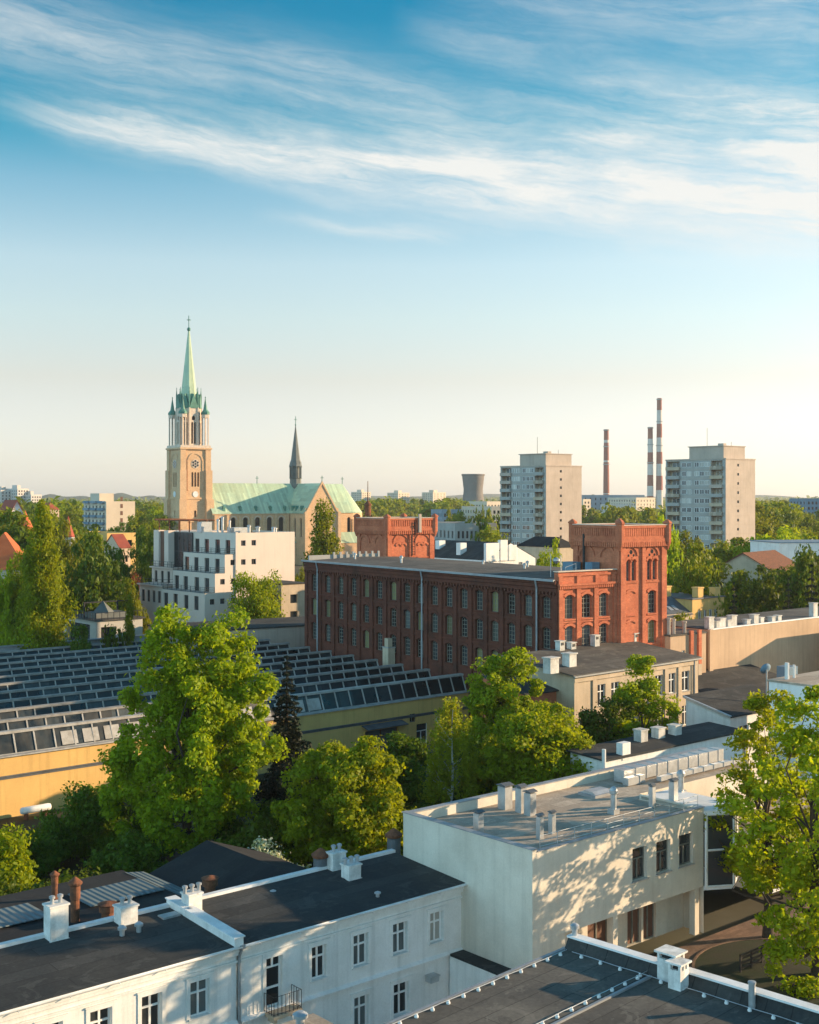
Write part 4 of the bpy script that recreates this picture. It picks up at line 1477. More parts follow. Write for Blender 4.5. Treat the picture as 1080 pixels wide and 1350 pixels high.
# ------------------------------------------------------------------ grey three storey house in front of the mill
GP = pw(756, 891, 11.0)
GE = pw(919, 867, 11.0)
ga = math.atan2(GE[1] - GP[1], GE[0] - GP[0])
gd = (math.cos(ga), math.sin(ga))
GW = math.hypot(GE[0] - GP[0], GE[1] - GP[1])
ghs = []
for a, b_ in ((788, 798.5), (806, 817), (864, 874), (882, 891), (899, 909.5)):
    u0, u1 = along(a, GP, gd), along(b_, GP, gd)
    ghs += [(u0, u1, 7.5, 9.7), (u0, u1, 3.7, 5.9), (u0, u1, 0.6, 2.6)]
u0, u1 = along(767, GP, gd), along(777, GP, gd)
ghs += [(u0, u1, 5.2, 7.4)]
t, gro = block('grey_house', 'grey rendered three storey house with a dark low roof in front of the mill', 'house', GP, ga, GW, 9.4, 11.0, m_grey, m_bitumen2, ghs, (), 'casement', 0.2, roof='mono', rise=1.0, over=0.35, sill=m_concrete2)
for c in (0.3, along(783, GP, gd), along(857, GP, gd), along(878, GP, gd), along(895.5, GP, gd), GW - 0.3):
    MB().box(c - 0.3, c + 0.3, -0.14, 0.0, 0, 10.3).build('pilaster', m_grey, t)
MB().box(0, GW, -0.2, 0, 10.3, 10.75).build('frieze', m_grey, t)
b = MB()
b.tube([(GW - 0.75, -0.2, 10.9), (GW - 0.75, -0.2, 0.3)], 0.08, 8)
b.build('downpipe', m_zinc, t)
b = MB()
b.box(-0.35, GW + 0.35, -0.55, -0.36, 10.86, 11.0)
b.build('gutter', m_concrete2, t)
for px_, h_ in ((739, 1.3), (754, 1.0), (785, 1.5), (837, 1.2)):
    s = along(px_, (GP[0] - gd[1] * 8.9, GP[1] + gd[0] * 8.9), gd)
    b = MB()
    b.box(s - 0.40, s + 0.40, 8.6, 9.3, 11.7, 11.75 + h_)
    b.box(s - 0.48, s + 0.48, 8.52, 9.38, 11.75 + h_, 11.85 + h_)
    b.build('chimney', m_chim, gro)
    b = MB()
    b.box(s - 0.2, s + 0.2, 8.55, 8.598, 11.35 + h_, 11.65 + h_)
    b.build('flue_hole', m_black, gro)
for px_, py_, w_ in ((728, 878, 0.8), (752, 872, 0.7)):
    p = to_local(pw(px_, py_, 11.9), GP, ga)
    b = MB()
    b.box(p[0] - w_, p[0] + w_ * 0.6, p[1] - 0.5, p[1] + 0.5, 11.2, 12.7)
    b.box(p[0] - w_ - 0.1, p[0] + w_ * 0.6 + 0.1, p[1] - 0.6, p[1] + 0.6, 12.7, 12.82)
    b.build('chimney', m_chim, gro)
# brick lean-to on its left end
BPx = (GP[0] - gd[0] * 4.6 - gd[1] * 2.2, GP[1] - gd[1] * 4.6 + gd[0] * 2.2)
bw0 = along(744, BPx, gd) , along(752.5, BPx, gd)
t, r_ = block('brick_lean_to', 'small red brick lean-to with one window at the left end of the grey house', 'lean-to', BPx, ga, 4.55, 6.0, 9.3, m_brick, m_bitumen, [(bw0[0], bw0[1], 6.6, 8.6)], [(1.0, 2.0, 6.3, 8.3)], 'casement', 0.2, roof='mono', rise=1.2, over=0.3)

# ------------------------------------------------------------------ long blank tan wall on the right
TP = pd(937, 154.0)
t = thing('tan_wall_building', 'long building end with a blank tan wall and a row of white chimneys on top', 'building', (*TP, 0), GA)
b = MB()
b.walls(44, 9, 0, 12.6)
b.box(-0.55, 0.15, -0.30, 0.0, 3.0, 12.7)
b.face([(0, 0, 12.6), (44, 0, 12.6), (44, 9, 12.6), (0, 9, 12.6)])
b.build('wall', m_tan, t)
b = MB()
b.box(-0.12, 44.1, -0.12, 0.3, 12.6, 12.74)
cp = b.build('wall_cap', m_cap, t)
b = MB()
b.box(0, 44, 0.3, 9, 12.6, 12.7)
tr = b.build('roof', m_bitumen2, t)
for px_, w_, h_ in ((942, 1.2, 2.0), (951, 0.9, 1.2), (957, 1.3, 1.6), (966, 0.9, 1.2), (972, 1.3, 1.9), (991, 0.9, 0.9), (1001, 1.2, 1.6), (1009, 0.9, 1.0), (1024, 0.9, 0.9), (1032, 0.9, 1.0), (1079, 1.2, 2.6)):
    x = along(px_, TP, GR)
    b = MB()
    w_, h_ = w_ * 0.85, h_ * 0.72
    b.box(x - w_ / 2, x + w_ / 2, 0.4, 1.1, 12.5, 12.6 + h_)
    b.box(x - w_ / 2 - 0.08, x + w_ / 2 + 0.08, 0.32, 1.18, 12.6 + h_, 12.7 + h_)
    b.build('chimney', m_chim, tr)
NP = pd(884, 148.5)
nd_ = pd(931, 152.6)
t, _ = block('pier_building', 'narrow grey gable with brick piers wedged beside the blank tan wall', 'building', NP, math.atan2(nd_[1] - NP[1], nd_[0] - NP[0]), math.hypot(nd_[0] - NP[0], nd_[1] - NP[1]), 8, 12.4, m_tan, m_bitumen2, [(2.0, 2.7, 9.4, 10.6)], (), 'plain', roof='flat', over=0.1)
each('brick_pier', m_brick, t, [MB().box(x, x + 0.55, -0.3, 0.0, 0, 12.9) for x in (3.4, 4.9)])
for x in (0.2, 1.1, 3.1):
    b = MB()
    b.lathe([(0.22, 12.3), (0.22, 14.4 - x * 0.2), (0.3, 14.4 - x * 0.2), (0.3, 14.6 - x * 0.2)], 8, x + 0.3, 0.7)
    b.build('flue', m_concrete, t)

# ------------------------------------------------------------------ small pale outbuildings, right
OP = pd(963, 125.0)
t, r_ = block('pale_outbuilding', 'small pale outbuilding with a dark lean-to roof below the blank tan wall', 'outbuilding', OP, GA, 12, 5.4, 7.0, m_white, m_bitumen, [(1.6, 3.2, 4.4, 5.9)], (), 'casement', roof='mono', rise=1.3, over=0.25)
b = MB()
b.ext([(-0.2, 6.9), (5.6, 8.28), (5.6, 8.5), (-0.2, 7.14)], 'x', -0.28, -0.02)
b.build('verge_sheet', m_steel, t)
OP2 = pd(937, 140.0)
t, r_ = block('dark_roofed_annex', 'low annex with a broad dark roof tucked between the pale outbuilding and the tan wall', 'annex', OP2, GA, 20, 9.5, 5.6, m_grey, m_bitumen, (), (), roof='mono', rise=2.2, over=0.2)
each('chimney', m_grey, r_, [MB().box(x, x + 0.7, 7.5, 8.2, 7, 8.8) for x in (1.2, 8.0)])
QP = pd(1014, 116.0)
QA = GA
t, r_ = block('white_roofed_building', 'bluish white walled building with a bright flat roof at the right edge', 'building', (QP[0] + GL[0] * -14, QP[1] + GL[1] * -14), GA, 22, 14, 11.9, m_white, m_gravelroof, (), (), roof='flat', over=0.12)
each('chimney', m_white, r_, [MB().lathe([(0.2, 11.9), (0.2, 13.6)], 8, 1.4, 13.0), MB().lathe([(0.12, 11.9), (0.12, 13.3)], 8, 2.6, 13.0),
                              MB().box(11, 11.8, 8.5, 9.3, 11.9, 13.6), MB().box(13, 13.6, 8.5, 9.3, 11.9, 13.2)])
nb = gw(151.0, 83.5)
block('neighbour_house', 'tall plain house standing beyond the right edge in front of the tan wall', 'house', nb, GA, 16, 4.5, 12.4, m_tan, m_bitumen, (), (), roof='flat')
hv = thing('air_handler', 'small blue grey air handling cabinet on legs in front of the tan wall', 'air handler', (*pd(1040, 146.0), 0), GA)
b = MB()
b.box(0, 1.9, 0, 1.6, 7.7, 9.1)
for k in range(2):
    b.box(0.12 + k * 0.88, 0.9 + k * 0.88, -0.06, 0.0, 7.85, 8.95)
b.build('cabinet', m_blue, hv)
each('leg', m_concrete2, hv, [MB().box(x, x + 0.15, y, y + 0.15, 0, 7.7) for x in (0.1, 1.6) for y in (0.1, 1.3)])
dsh = thing('satellite_dish', 'round pale satellite dish on a post in front of the blank tan wall', 'satellite dish', (*pd(1011, 131.0), 8.0), RAD(200))
b = MB()
b.lathe([(0.03, 0.0), (0.38, 0.08), (0.62, 0.23), (0.60, 0.26), (0.37, 0.11), (0.03, 0.03)], 20)
o = place('reflector', b.mesh('reflector', m_blue, True), dsh, (0, 0, 2.9))
o.rotation_euler = (RAD(65), 0, 0)
b = MB()
b.tube([(0, 0, -8), (0, 0, 2.9)], 0.08, 8)
b.build('post', m_steel, dsh)
HP = pw(797, 990, 8.7)
t, r_ = block('little_white_house', 'little white house with three squat chimneys on its dark roof behind the beige block', 'house', HP, GA, 19, 3.6, 7.9, m_white, m_bitumen, (), (), roof='mono', rise=0.2, over=0.25)
for px_, h_ in ((845, 2.0), (868, 1.7), (890, 1.6)):
    x = along(px_, (HP[0] + GL[0] * 2.4, HP[1] + GL[1] * 2.4), GR)
    b = MB()
    b.box(x - 0.45, x + 0.45, 2.0, 2.8, 7.8, 8.3 + h_ * 0.4)
    b.box(x - 0.53, x + 0.53, 1.92, 2.88, 8.3 + h_ * 0.4, 8.4 + h_ * 0.4)
    b.build('chimney', m_chim, r_)
b = MB()
b.tube([(-0.3, -0.2, 8.9), (-0.3, -0.2, 3)], 0.16, 8)
b.build('downpipe', m_white, t)
MB().box(2.2, 3.2, -0.05, 0.6, 7.6, 9.0).build('parapet_block', m_white, t)
# ------------------------------------------------------------------ white terraced apartment house
AP0 = pd(310, 230.0)
ap = thing('terraced_apartment_house', 'white apartment house stepping down in railed terraces in front of the cathedral', 'apartment building', (*AP0, 0), GA)
AW = along(388.5, AP0, GR)
levels = [(22.0, 18.4), (18.4, 15.0), (15.0, 11.5), (11.5, 0.0)]
lefts = [310, 296.5, 283.5, 270]
lends = [256, 242, 228, 214]
wpx = [(260, 272.4, 286.7, 300.4), (246.3, 258.7, 272.7, 286.4), (232.9, 244.7, 259.3, 272.7), (218.6, 231.3, 245.3, 258.7)]
spx = [(321, 334.7), (307, 321, 334.7), (293.5, 307.6), (280, 293.5, 307.6)]
wl = MB()
wins = []
for i, ((zt, zb), pl, pe) in enumerate(zip(levels, lefts, lends)):
    x0 = along(pl, AP0, GR)
    P = (AP0[0] + GR[0] * x0, AP0[1] + GR[1] * x0)
    Ly = along(pe, P, GL)
    hs = []
    for p in wpx[i]:
        c = along(p, P, GL)
        hs.append((c - 0.8, c + 0.8, max(zb, 8.3) + 0.05, max(zb, 8.3) + 2.6))
    sq = []
    for p in spx[i]:
        c = along(p, AP0, GR) - x0
        zc = (zt + max(zb, 7.9)) / 2 + 0.25
        sq.append((c - 0.5, c + 0.5, zc - 0.5, zc + 0.5))
    wl.panel((x0, 0), (0, 1), (-1, 0), Ly, zb, zt + (0.35 if i == 0 else 0), hs, 0.25)
    wl.panel((x0, 0), (1, 0), (0, -1), AW - x0, zb, zt + (0.35 if i == 0 else 0), sq, 0.25)
    wl.panel((x0, Ly), (1, 0), (0, 1), AW - x0, zb, zt)
    wl.panel((AW, 0), (0, 1), (1, 0), Ly, zb, zt + (0.35 if i == 0 else 0))
    wins.append(('left', hs, x0, Ly))
    wins.append(('front', sq, x0, Ly))
wl.box(-0.02, 0.5, -0.25, 0.0, 8, 22.5)
wl.build('wall', m_terr, ap)
for side, hs, x0, Ly in wins:
    windows(ap, side, 30, Ly, hs, 'plain', 0.25, fm=m_dframe, x0=x0)
for i in range(4):
    x0 = along(lefts[i], AP0, GR)
    P = (AP0[0] + GR[0] * x0, AP0[1] + GR[1] * x0)
    Ly = along(lends[i], P, GL)
    xr = AW if i == 0 else along(lefts[i - 1], AP0, GR)
    b = MB()
    if i == 0:
        b.box(x0 + 0.2, AW - 0.2, 0.2, Ly, 21.9, 22.05)
    else:
        b.box(x0 + 0.05, xr, 0.05, Ly, levels[i][0], levels[i][0] + 0.06)
    o = b.build('terrace', m_bitumen2 if i == 0 else m_concrete2, ap)
    if i:
        r = MB()
        rail(r, [(xr, 0.12, levels[i][0]), (x0 + 0.1, 0.12, levels[i][0]), (x0 + 0.1, Ly - 0.1, levels[i][0])], 1.1, 1.6, (0.1, 0.4, 0.7, 1.0), 0.045)
        r.build('railing', m_black, o)
    # low awning boxes and seats under the terrace roofs
Lt = along(256, AP0, GL)
Lt2 = along(214, AP0, GL)
b = MB()
b.box(0.0, 9, Lt + 0.01, Lt2, 0, 22.3)
b.box(-1.6, 0, Lt2 - 1.4, Lt2 + 0.6, 0, 22.4)
b.box(-1.6, 0, along(226, AP0, GL) - 1.6, along(226, AP0, GL), 0, 22.4)
b.build('stair_tower', m_terr, ap)
b = MB()
y0, y1 = Lt + 0.3, along(226, AP0, GL) - 1.7
b.box(-0.25, -0.02, y0, y1, 14.6, 22.1)
g1 = b.build('stair_glazing', m_glassd, ap)
b = MB()
for k in range(5):
    b.box(-0.32, -0.24, y0 + k * (y1 - y0) / 4 - 0.06, y0 + k * (y1 - y0) / 4 + 0.06, 14.6, 22.1)
for z in (14.6, 18.3, 22.0):
    b.box(-0.32, -0.24, y0, y1, z, z + 0.14)
b.build('mullion', m_dframe, g1)
b = MB()
b.box(-1.2, -1.0, along(226, AP0, GL) + 0.02, Lt2 - 1.42, 8, 22.2)
b.build('brown_panel', m_brownpanel, ap)
# roof clutter: pergola, pipes, flues
b = MB()
for y in (14.5, 18, 22, 26):
    for x in (-1, 3.5):
        b.tube([(x, y, 22.2), (x, y, 24.3)], 0.12, 5)
for x in (-1.4, 0.5, 2.4, 4.0):
    b.box(x - 0.12, x + 0.12, 13.5, 27, 24.3, 24.5)
for y in (14, 17.5, 21, 24.5, 26.8):
    b.box(-1.6, 4.2, y - 0.08, y + 0.08, 24.5, 24.62)
b.build('roof_pergola', m_rust, ap)
b = MB()
for (x, y, h, r_) in ((2, 9, 2.4, 0.25), (3.2, 9.4, 2.9, 0.25), (4.6, 9.0, 2.2, 0.2), (7, 6, 1.3, 0.3), (9, 6, 1.0, 0.4), (10.5, 3, 0.9, 0.3), (12, 4.5, 0.8, 0.35)):
    b.lathe([(r_, 22), (r_, 22 + h), (r_ * 1.3, 22 + h), (r_ * 1.3, 22.2 + h), (0.05, 22.4 + h)], 8, x, y)
b.box(5, 8, 8, 10.5, 22, 23.1)
b.box(-0.2, 2.2, 11.5, 13.0, 22.2, 24.2)
b.build('roof_vent', m_steel, ap)
# curved left wing
b = MB()
xw = along(lefts[3], AP0, GR)
wg = pd(194, 244.0)
wx, wy = to_local(wg, AP0, GA)
lw_ = []
b.walls(12, 9, 0, 11.8, (), grid(0.3, 8.6, 4, 1.2, 8.6, 1, 3, 2.3), x0=wx, y0=wy - 6, depth=0.2)
b.walls(9, 8, 0, 15.0, (), grid(0.3, 7.6, 3, 1.1, 12.2, 1, 3, 2.3), x0=wx + 3, y0=wy - 4.5, depth=0.2)
for (x, w_, y, d, z) in ((wx - 0.5, 12.5, wy - 6.4, 9.8, 11.8), (wx + 2.6, 9.5, wy - 4.8, 8.6, 15.0)):
    b.box(x, x + w_, y, y + d, z, z + 0.25)
wing = b.build('wing', m_terr, ap)
windows(ap, 'left', 12, 9, grid(0.3, 8.6, 4, 1.2, 8.6, 1, 3, 2.3), 'plain', 0.2, fm=m_dframe, x0=wx, y0=wy - 6)
windows(ap, 'left', 9, 8, grid(0.3, 7.6, 3, 1.1, 12.2, 1, 3, 2.3), 'plain', 0.2, fm=m_dframe, x0=wx + 3, y0=wy - 4.5)
r = MB()
rail(r, [(wx + 10, wy - 6.2, 12.05), (wx - 0.3, wy - 6.2, 12.05), (wx - 0.3, wy + 3, 12.05)], 1.1, 1.5, (0.1, 0.5, 1.0), 0.045)
rail(r, [(wx + 10, wy - 4.6, 15.25), (wx + 2.8, wy - 4.6, 15.25), (wx + 2.8, wy + 3.5, 15.25)], 1.1, 1.5, (0.1, 0.5, 1.0), 0.045)
r.build('railing', m_black, wing)

# ------------------------------------------------------------------ cathedral
CT = pd(249, 522.0)
KA = RAD(35)
ca = thing('cathedral', 'yellow brick gothic cathedral with a tall green spired tower and green copper roofs', 'cathedral', (*CT, 0), KA)
hw = 6.3
b = MB()
lan = [(-1.75, -0.85), (-0.45, 0.45), (0.85, 1.75)]
fh = [(hw + a, hw + c, 33.2, 39.2, 0.45) for a, c in lan] + [(hw - 0.5, hw + 0.5, 20.6, 23.4, 0.5)]
b.walls(2 * hw, 2 * hw, 0, 49.0, front=fh, left=fh, x0=-hw, y0=-hw, depth=0.7)
# corner buttresses stepping in
for sx in (-1, 1):
    for sy in (-1, 1):
        for (z0, z1, o) in ((0, 19, 2.0), (19, 28, 1.5), (28, 40, 1.0), (40, 48.6, 0.55)):
            x0, x1 = sorted((sx * (hw - 1.9), sx * (hw + o)))
            y0, y1 = sorted((sy * (hw - 1.9), sy * (hw + o)))
            b.box(x0, x1, y0, y1, z0, z1)
for z, o in ((18.6, 0.35), (28.0, 0.3), (48.6, 0.9)):
    b.box(-hw - o, hw + o, -hw - o, hw + o, z, z + 0.7)
# frame arch over rose and lancets
for (fx_, ax) in ((0, 'f'), (0, 'l')):
    p = arch_pts(-3.0, 3.0, 46.6, 3.0, 12)
    p2 = arch_pts(-3.6, 3.6, 47.3, 3.6, 12)
    for i in range(12):
        q = [p[i], p[i + 1], p2[i + 1], p2[i]]
        b.face([(u, -hw - 0.25, z) for u, z in q] if ax == 'f' else [(-hw - 0.25, u, z) for u, z in q])
    for s in (-1, 1):
        if ax == 'f':
            b.box(s * 3.3 - 0.3, s * 3.3 + 0.3, -hw - 0.25, -hw, 31.5, 43.7)
        else:
            b.box(-hw - 0.25, -hw, s * 3.3 - 0.3, s * 3.3 + 0.3, 31.5, 43.7)
tower = b.build('tower', m_ybrick, ca)
windows(ca, 'front', 2 * hw, 2 * hw, fh, 'none', 0.7, fm=m_dframe, x0=-hw, y0=-hw, frame=False)
windows(ca, 'left', 2 * hw, 2 * hw, fh, 'none', 0.7, fm=m_dframe, x0=-hw, y0=-hw, frame=False)


def disc(b, c, r, z, side, n=20, off=0.0, m=0):
    if side == 'front':
        b.face([(c + r * math.cos(2 * PI * i / n), -hw - off, z + r * math.sin(2 * PI * i / n)) for i in range(n)], m)
    else:
        b.face([(-hw - off, c + r * math.cos(2 * PI * i / n), z + r * math.sin(2 * PI * i / n)) for i in range(n)], m)


for side in ('front', 'left'):
    b = MB()
    disc(b, 0, 1.85, 42.6, side, off=0.12)
    for k in range(6):
        a = PI / 6 + k * PI / 3
        disc(b, 1.15 * math.cos(a), 0.5, 42.6 + 1.15 * math.sin(a), side, 12, 0.16, 1)
    disc(b, 0, 0.45, 42.6, side, 12, 0.16, 1)
    b.build('rose_window', [m_stone, m_glass], tower)
    b = MB()
    disc(b, 0, 1.25, 30.1, side, off=0.18)
    b.build('clock_face', m_white, tower)
# belfry: octagon and four open corner turrets
b = MB()
R8 = 5.1
for i in range(8):
    a0, a1 = PI / 8 + i * PI / 4, PI / 8 + (i + 1) * PI / 4
    p0, p1 = (R8 * math.cos(a0), R8 * math.sin(a0)), (R8 * math.cos(a1), R8 * math.sin(a1))
    L = math.hypot(p1[0] - p0[0], p1[1] - p0[1])
    du = ((p1[0] - p0[0]) / L, (p1[1] - p0[1]) / L)
    no = (du[1], -du[0])
    b.panel(p0, du, no, L, 49.3, 65.8, [(L / 2 - 1.1, L / 2 - 0.15, 51.0, 60.0, 0.47), (L / 2 + 0.15, L / 2 + 1.1, 51.0, 60.0, 0.47), (L / 2 - 0.8, L / 2 + 0.8, 60.8, 62.6, 0.79)], 0.7)
    b.lathe([(0.42, 49.3), (0.42, 66.0)], 6, p0[0], p0[1])
b.build('belfry', m_stone, ca)
b = MB()
b.lathe([(4.3, 49.3), (4.3, 65.5)], 8, a0=PI / 8)
b.build('louvre', m_black, ca)
b = MB()
b.box(-hw - 0.5, hw + 0.5, -hw - 0.5, hw + 0.5, 49.3, 50.3)
for sx in (-1, 1):
    for sy in (-1, 1):
        cx, cy = sx * 5.1, sy * 5.1
        for k in range(6):
            a = k * PI / 3
            b.tube([(cx + 1.35 * math.cos(a), cy + 1.35 * math.sin(a), 50.2), (cx + 1.35 * math.cos(a), cy + 1.35 * math.sin(a), 62.6)], 0.27, 5)
        b.lathe([(1.75, 61.8), (1.75, 63.2), (1.2, 63.4)], 6, cx, cy)
        b.lathe([(0.45, 50.2), (0.45, 62.0)], 6, cx, cy)
b.build('corner_turret', m_stone, ca)
b = MB()
for sx in (-1, 1):
    for sy in (-1, 1):
        b.lathe([(1.85, 63.2), (1.9, 64.0), (0.9, 65.2), (0.12, 70.0), (0.28, 70.3), (0.05, 70.8)], 8, sx * 5.1, sy * 5.1)
for i in range(8):
    a = i * PI / 4
    ux, uy = -math.sin(a), math.cos(a)
    r1 = R8 * math.cos(PI / 8) + 0.3
    for (z, rr) in ((0, 0),):
        A = (r1 * math.cos(a) - ux * 2.0, r1 * math.sin(a) - uy * 2.0, 65.8)
        B = (r1 * math.cos(a) + ux * 2.0, r1 * math.sin(a) + uy * 2.0, 65.8)
        T = (r1 * math.cos(a), r1 * math.sin(a), 71.6)
        Cc = (0.3 * math.cos(a), 0.3 * math.sin(a), 72.5)
        b.face([A, B, T])
        b.face([A, T, Cc])
        b.face([B, T, Cc])
    aa = a + PI / 8
    b.lathe([(0.35, 65.5), (0.35, 71.0), (0.08, 73.8), (0.2, 74.0), (0.03, 74.5)], 6, 5.0 * math.cos(aa), 5.0 * math.sin(aa))
b.build('spire_gable', m_copperd, ca)
b = MB()
b.lathe([(4.3, 66.0), (3.3, 71.0), (0.35, 98.2)], 8, a0=PI / 8)
sp = b.build('spire', m_copper, ca)
b = MB()
b.lathe([(0.3, 98.0), (0.75, 98.6), (0.75, 99.2), (0.2, 99.8)], 10)
b.tube([(0, 0, 99.5), (0, 0, 104.6)], 0.16, 6)
b.tube([(-0.85, 0, 102.8), (0.85, 0, 102.8)], 0.16, 6)
b.tube([(0, -0.85, 102.8), (0, 0.85, 102.8)], 0.16, 6)
b.build('spire_cross', m_copperd, sp)
# nave, transept, choir
NX, TXc, TP_, TH = hw, 51.1, 22.6, 8.2
EV, RG, NW = 22.2, 34.8, 9.0
b = MB()
nw_ = [(TXc - TH - 4.0 - 5.7 * k, 12.5, 20.4) for k in range(6)]
b.panel((NX, -NW), (1, 0), (0, -1), TXc - TH - NX, 0, EV, [(c - NX - 1.15, c - NX + 1.15, z0, z1, 1.14) for c, z0, z1 in nw_], 0.6)
tl = [(3.0, 4.6), (8.2, 9.8)]
b.panel((TXc - TH, -TP_), (0, 1), (-1, 0), TP_ - NW, 0, EV, [(a, c, 12, 20.0, 0.79) for a, c in tl], 0.6)
gl_ = [(TH - 3.3, TH - 2.0, 12, 22.5, 0.64), (TH - 0.75, TH + 0.75, 13, 23.8, 0.74), (TH + 2.0, TH + 3.3, 12, 22.5, 0.64)]
b.panel((TXc - TH, -TP_), (1, 0), (0, -1), 2 * TH, 0, EV + 2.0, gl_, 0.6)
b.panel((TXc + TH, -TP_), (0, 1), (1, 0), TP_ - NW, 0, EV)
b.panel((TXc + TH, -NW), (1, 0), (0, -1), 16, 0, EV, [(3 + 5 * k, 4.8 + 5 * k, 11, 20, 0.88) for k in range(3)], 0.6)
b.panel((NX, NW), (1, 0), (0, 1), 68, 0, EV)
# gable field
b.face([(TXc - TH, -TP_, EV + 2.0), (TXc + TH, -TP_, EV + 2.0), (TXc + TH - 1.25, -TP_, EV + 2.0), (TXc, -TP_, RG + 0.4), (TXc - TH + 1.25, -TP_, EV + 2.0)])
b.ext([(TXc - TH - 0.5, EV - 0.6), (TXc - TH + 0.2, EV - 0.6), (TXc, RG - 0.3), (TXc + TH - 0.2, EV - 0.6), (TXc + TH + 0.5, EV - 0.6), (TXc, RG + 0.9)], 'y', -TP_ - 0.35, -TP_ + 0.45)
for c in (TXc - TH, TXc + TH):
    b.box(c - 0.7, c + 0.7, -TP_ - 1.0, -TP_, 0, EV + 0.5)
for k in range(8):
    c = TXc - TH - 1.2 - 5.7 * k
    if c > NX + 1:
        b.box(c - 0.5, c + 0.5, -NW - 0.9, -NW, 0, EV - 0.8)
b.box(NX, TXc - TH, -NW - 0.3, -NW, EV - 0.7, EV)
# apse
ap_ = []
for i in range(7):
    a = -PI / 2 + PI * i / 6
    ap_.append((TXc + TH + 16 + NW * math.cos(a), NW * math.sin(a)))
for p0, p1 in zip(ap_[:-1], ap_[1:]):
    b.face([(*p0, 0), (*p1, 0), (*p1, EV), (*p0, EV)])
    # radial buttresses
    b.box(p0[0] - 0.5, p0[0] + 0.9, p0[1] - 0.5, p0[1] + 0.5, 0, EV - 3)
nave = b.build('nave', m_ybrick, ca)
windows(ca, 'front', 60, 60, [(c - 1.15, c + 1.15, z0, z1, 1.14) for c, z0, z1 in nw_], 'none', 0.6, y0=-NW, frame=False)
windows(ca, 'front', 60, 60, [(TXc - TH + a, TXc - TH + c, d, e, f) for a, c, d, e, f in gl_], 'none', 0.6, y0=-TP_, frame=False)
windows(ca, 'left', 60, 60, [(a, c, 12, 20.0, 0.79) for a, c in tl], 'none', 0.6, x0=TXc - TH, y0=-TP_, frame=False)
windows(ca, 'front', 60, 60, [(TXc + TH + 3 + 5 * k, TXc + TH + 4.8 + 5 * k, 11, 20, 0.88) for k in range(3)], 'none', 0.6, y0=-NW, frame=False)
b = MB()
for c, z0, z1 in nw_ :
    p = arch_pts(c - 1.35, c + 1.35, z1 + 0.2, 1.3)
    p2 = arch_pts(c - 1.75, c + 1.75, z1 + 0.6, 1.7)
    for i in range(8):
        b.face([(p[i][0], -NW - 0.08, p[i][1]), (p[i + 1][0], -NW - 0.08, p[i + 1][1]), (p2[i + 1][0], -NW - 0.08, p2[i + 1][1]), (p2[i][0], -NW - 0.08, p2[i][1])])
b.build('window_arch', m_stone, nave)
b = MB()
e = 0.5
xe = TXc + TH + 16
for s in (-1, 1):
    b.face([(NX, s * (NW + e), EV - 0.3), (xe, s * (NW + e), EV - 0.3), (xe, 0, RG), (NX, 0, RG)])
for p0, p1 in zip(ap_[:-1], ap_[1:]):
    b.face([(p0[0], p0[1] * 1.05, EV - 0.3), (p1[0], p1[1] * 1.05, EV - 0.3), (xe, 0, RG)])
b.build('nave_roof', m_copper, ca)
b = MB()
for s in (-1, 1):
    b.face([(TXc + s * (TH + e), -TP_ + 0.3, EV - 0.3), (TXc + s * (TH + e), TP_, EV - 0.3), (TXc, TP_, RG), (TXc, -TP_ + 0.3, RG)])
b.build('transept_roof', m_copper, ca)
for x in (12, 19.5, 27, 34, 41):
    b = MB()
    y, z = -NW * 0.86, EV + (RG - EV) * 0.14
    b.box(x - 0.5, x + 0.5, y - 1.0, y + 0.5, z - 1.0, z + 0.5)
    b.ext([(x - 0.7, z + 0.5), (x + 0.7, z + 0.5), (x, z + 1.3)], 'y', y - 1.1, y + 1.4)
    b.build('dormer', m_copperd, ca)
for y in (-18.5, -14, -11):
    b = MB()
    x, z = TXc - TH * 0.86, EV + (RG - EV) * 0.14
    b.box(x - 1.0, x + 0.5, y - 0.5, y + 0.5, z - 1.0, z + 0.5)
    b.ext([(y - 0.7, z + 0.5), (y + 0.7, z + 0.5), (y, z + 1.3)], 'x', x - 1.1, x + 1.4)
    b.build('dormer', m_copperd, ca)
# ridge crosses and the crossing fleche
b = MB()
for x, y in ((TXc, -TP_), (32.0, 0), (xe, 0)):
    b.tube([(x, y, RG), (x, y, RG + 3.2)], 0.16, 5)
    b.tube([(x - 0.7, y, RG + 2.3), (x + 0.7, y, RG + 2.3)], 0.14, 5)
b.build('ridge_cross', m_copperd, ca)
b = MB()
b.lathe([(2.6, 31.5), (2.5, 37.0), (2.9, 37.2)], 8, TXc, 0, a0=PI / 8)
for k in range(8):
    a = PI / 8 + k * PI / 4
    b.lathe([(0.3, 37), (0.3, 42), (0.5, 42.0), (0.05, 44.5)], 5, TXc + 2.4 * math.cos(a), 2.4 * math.sin(a))
b.lathe([(1.7, 37.0), (1.7, 42.2), (2.9, 42.4), (2.0, 45.5), (0.12, 60.5)], 8, TXc, 0, a0=PI / 8)
fl = b.build('fleche', m_leadgrey, ca)
b = MB()
b.tube([(TXc, 0, 60), (TXc, 0, 64.5)], 0.14, 5)
b.tube([(TXc - 0.7, 0, 63), (TXc + 0.7, 0, 63)], 0.14, 5)
b.lathe([(0.1, 60.2), (0.4, 60.7), (0.1, 61.2)], 8, TXc, 0)
b.build('spire_cross', m_copperd, fl)
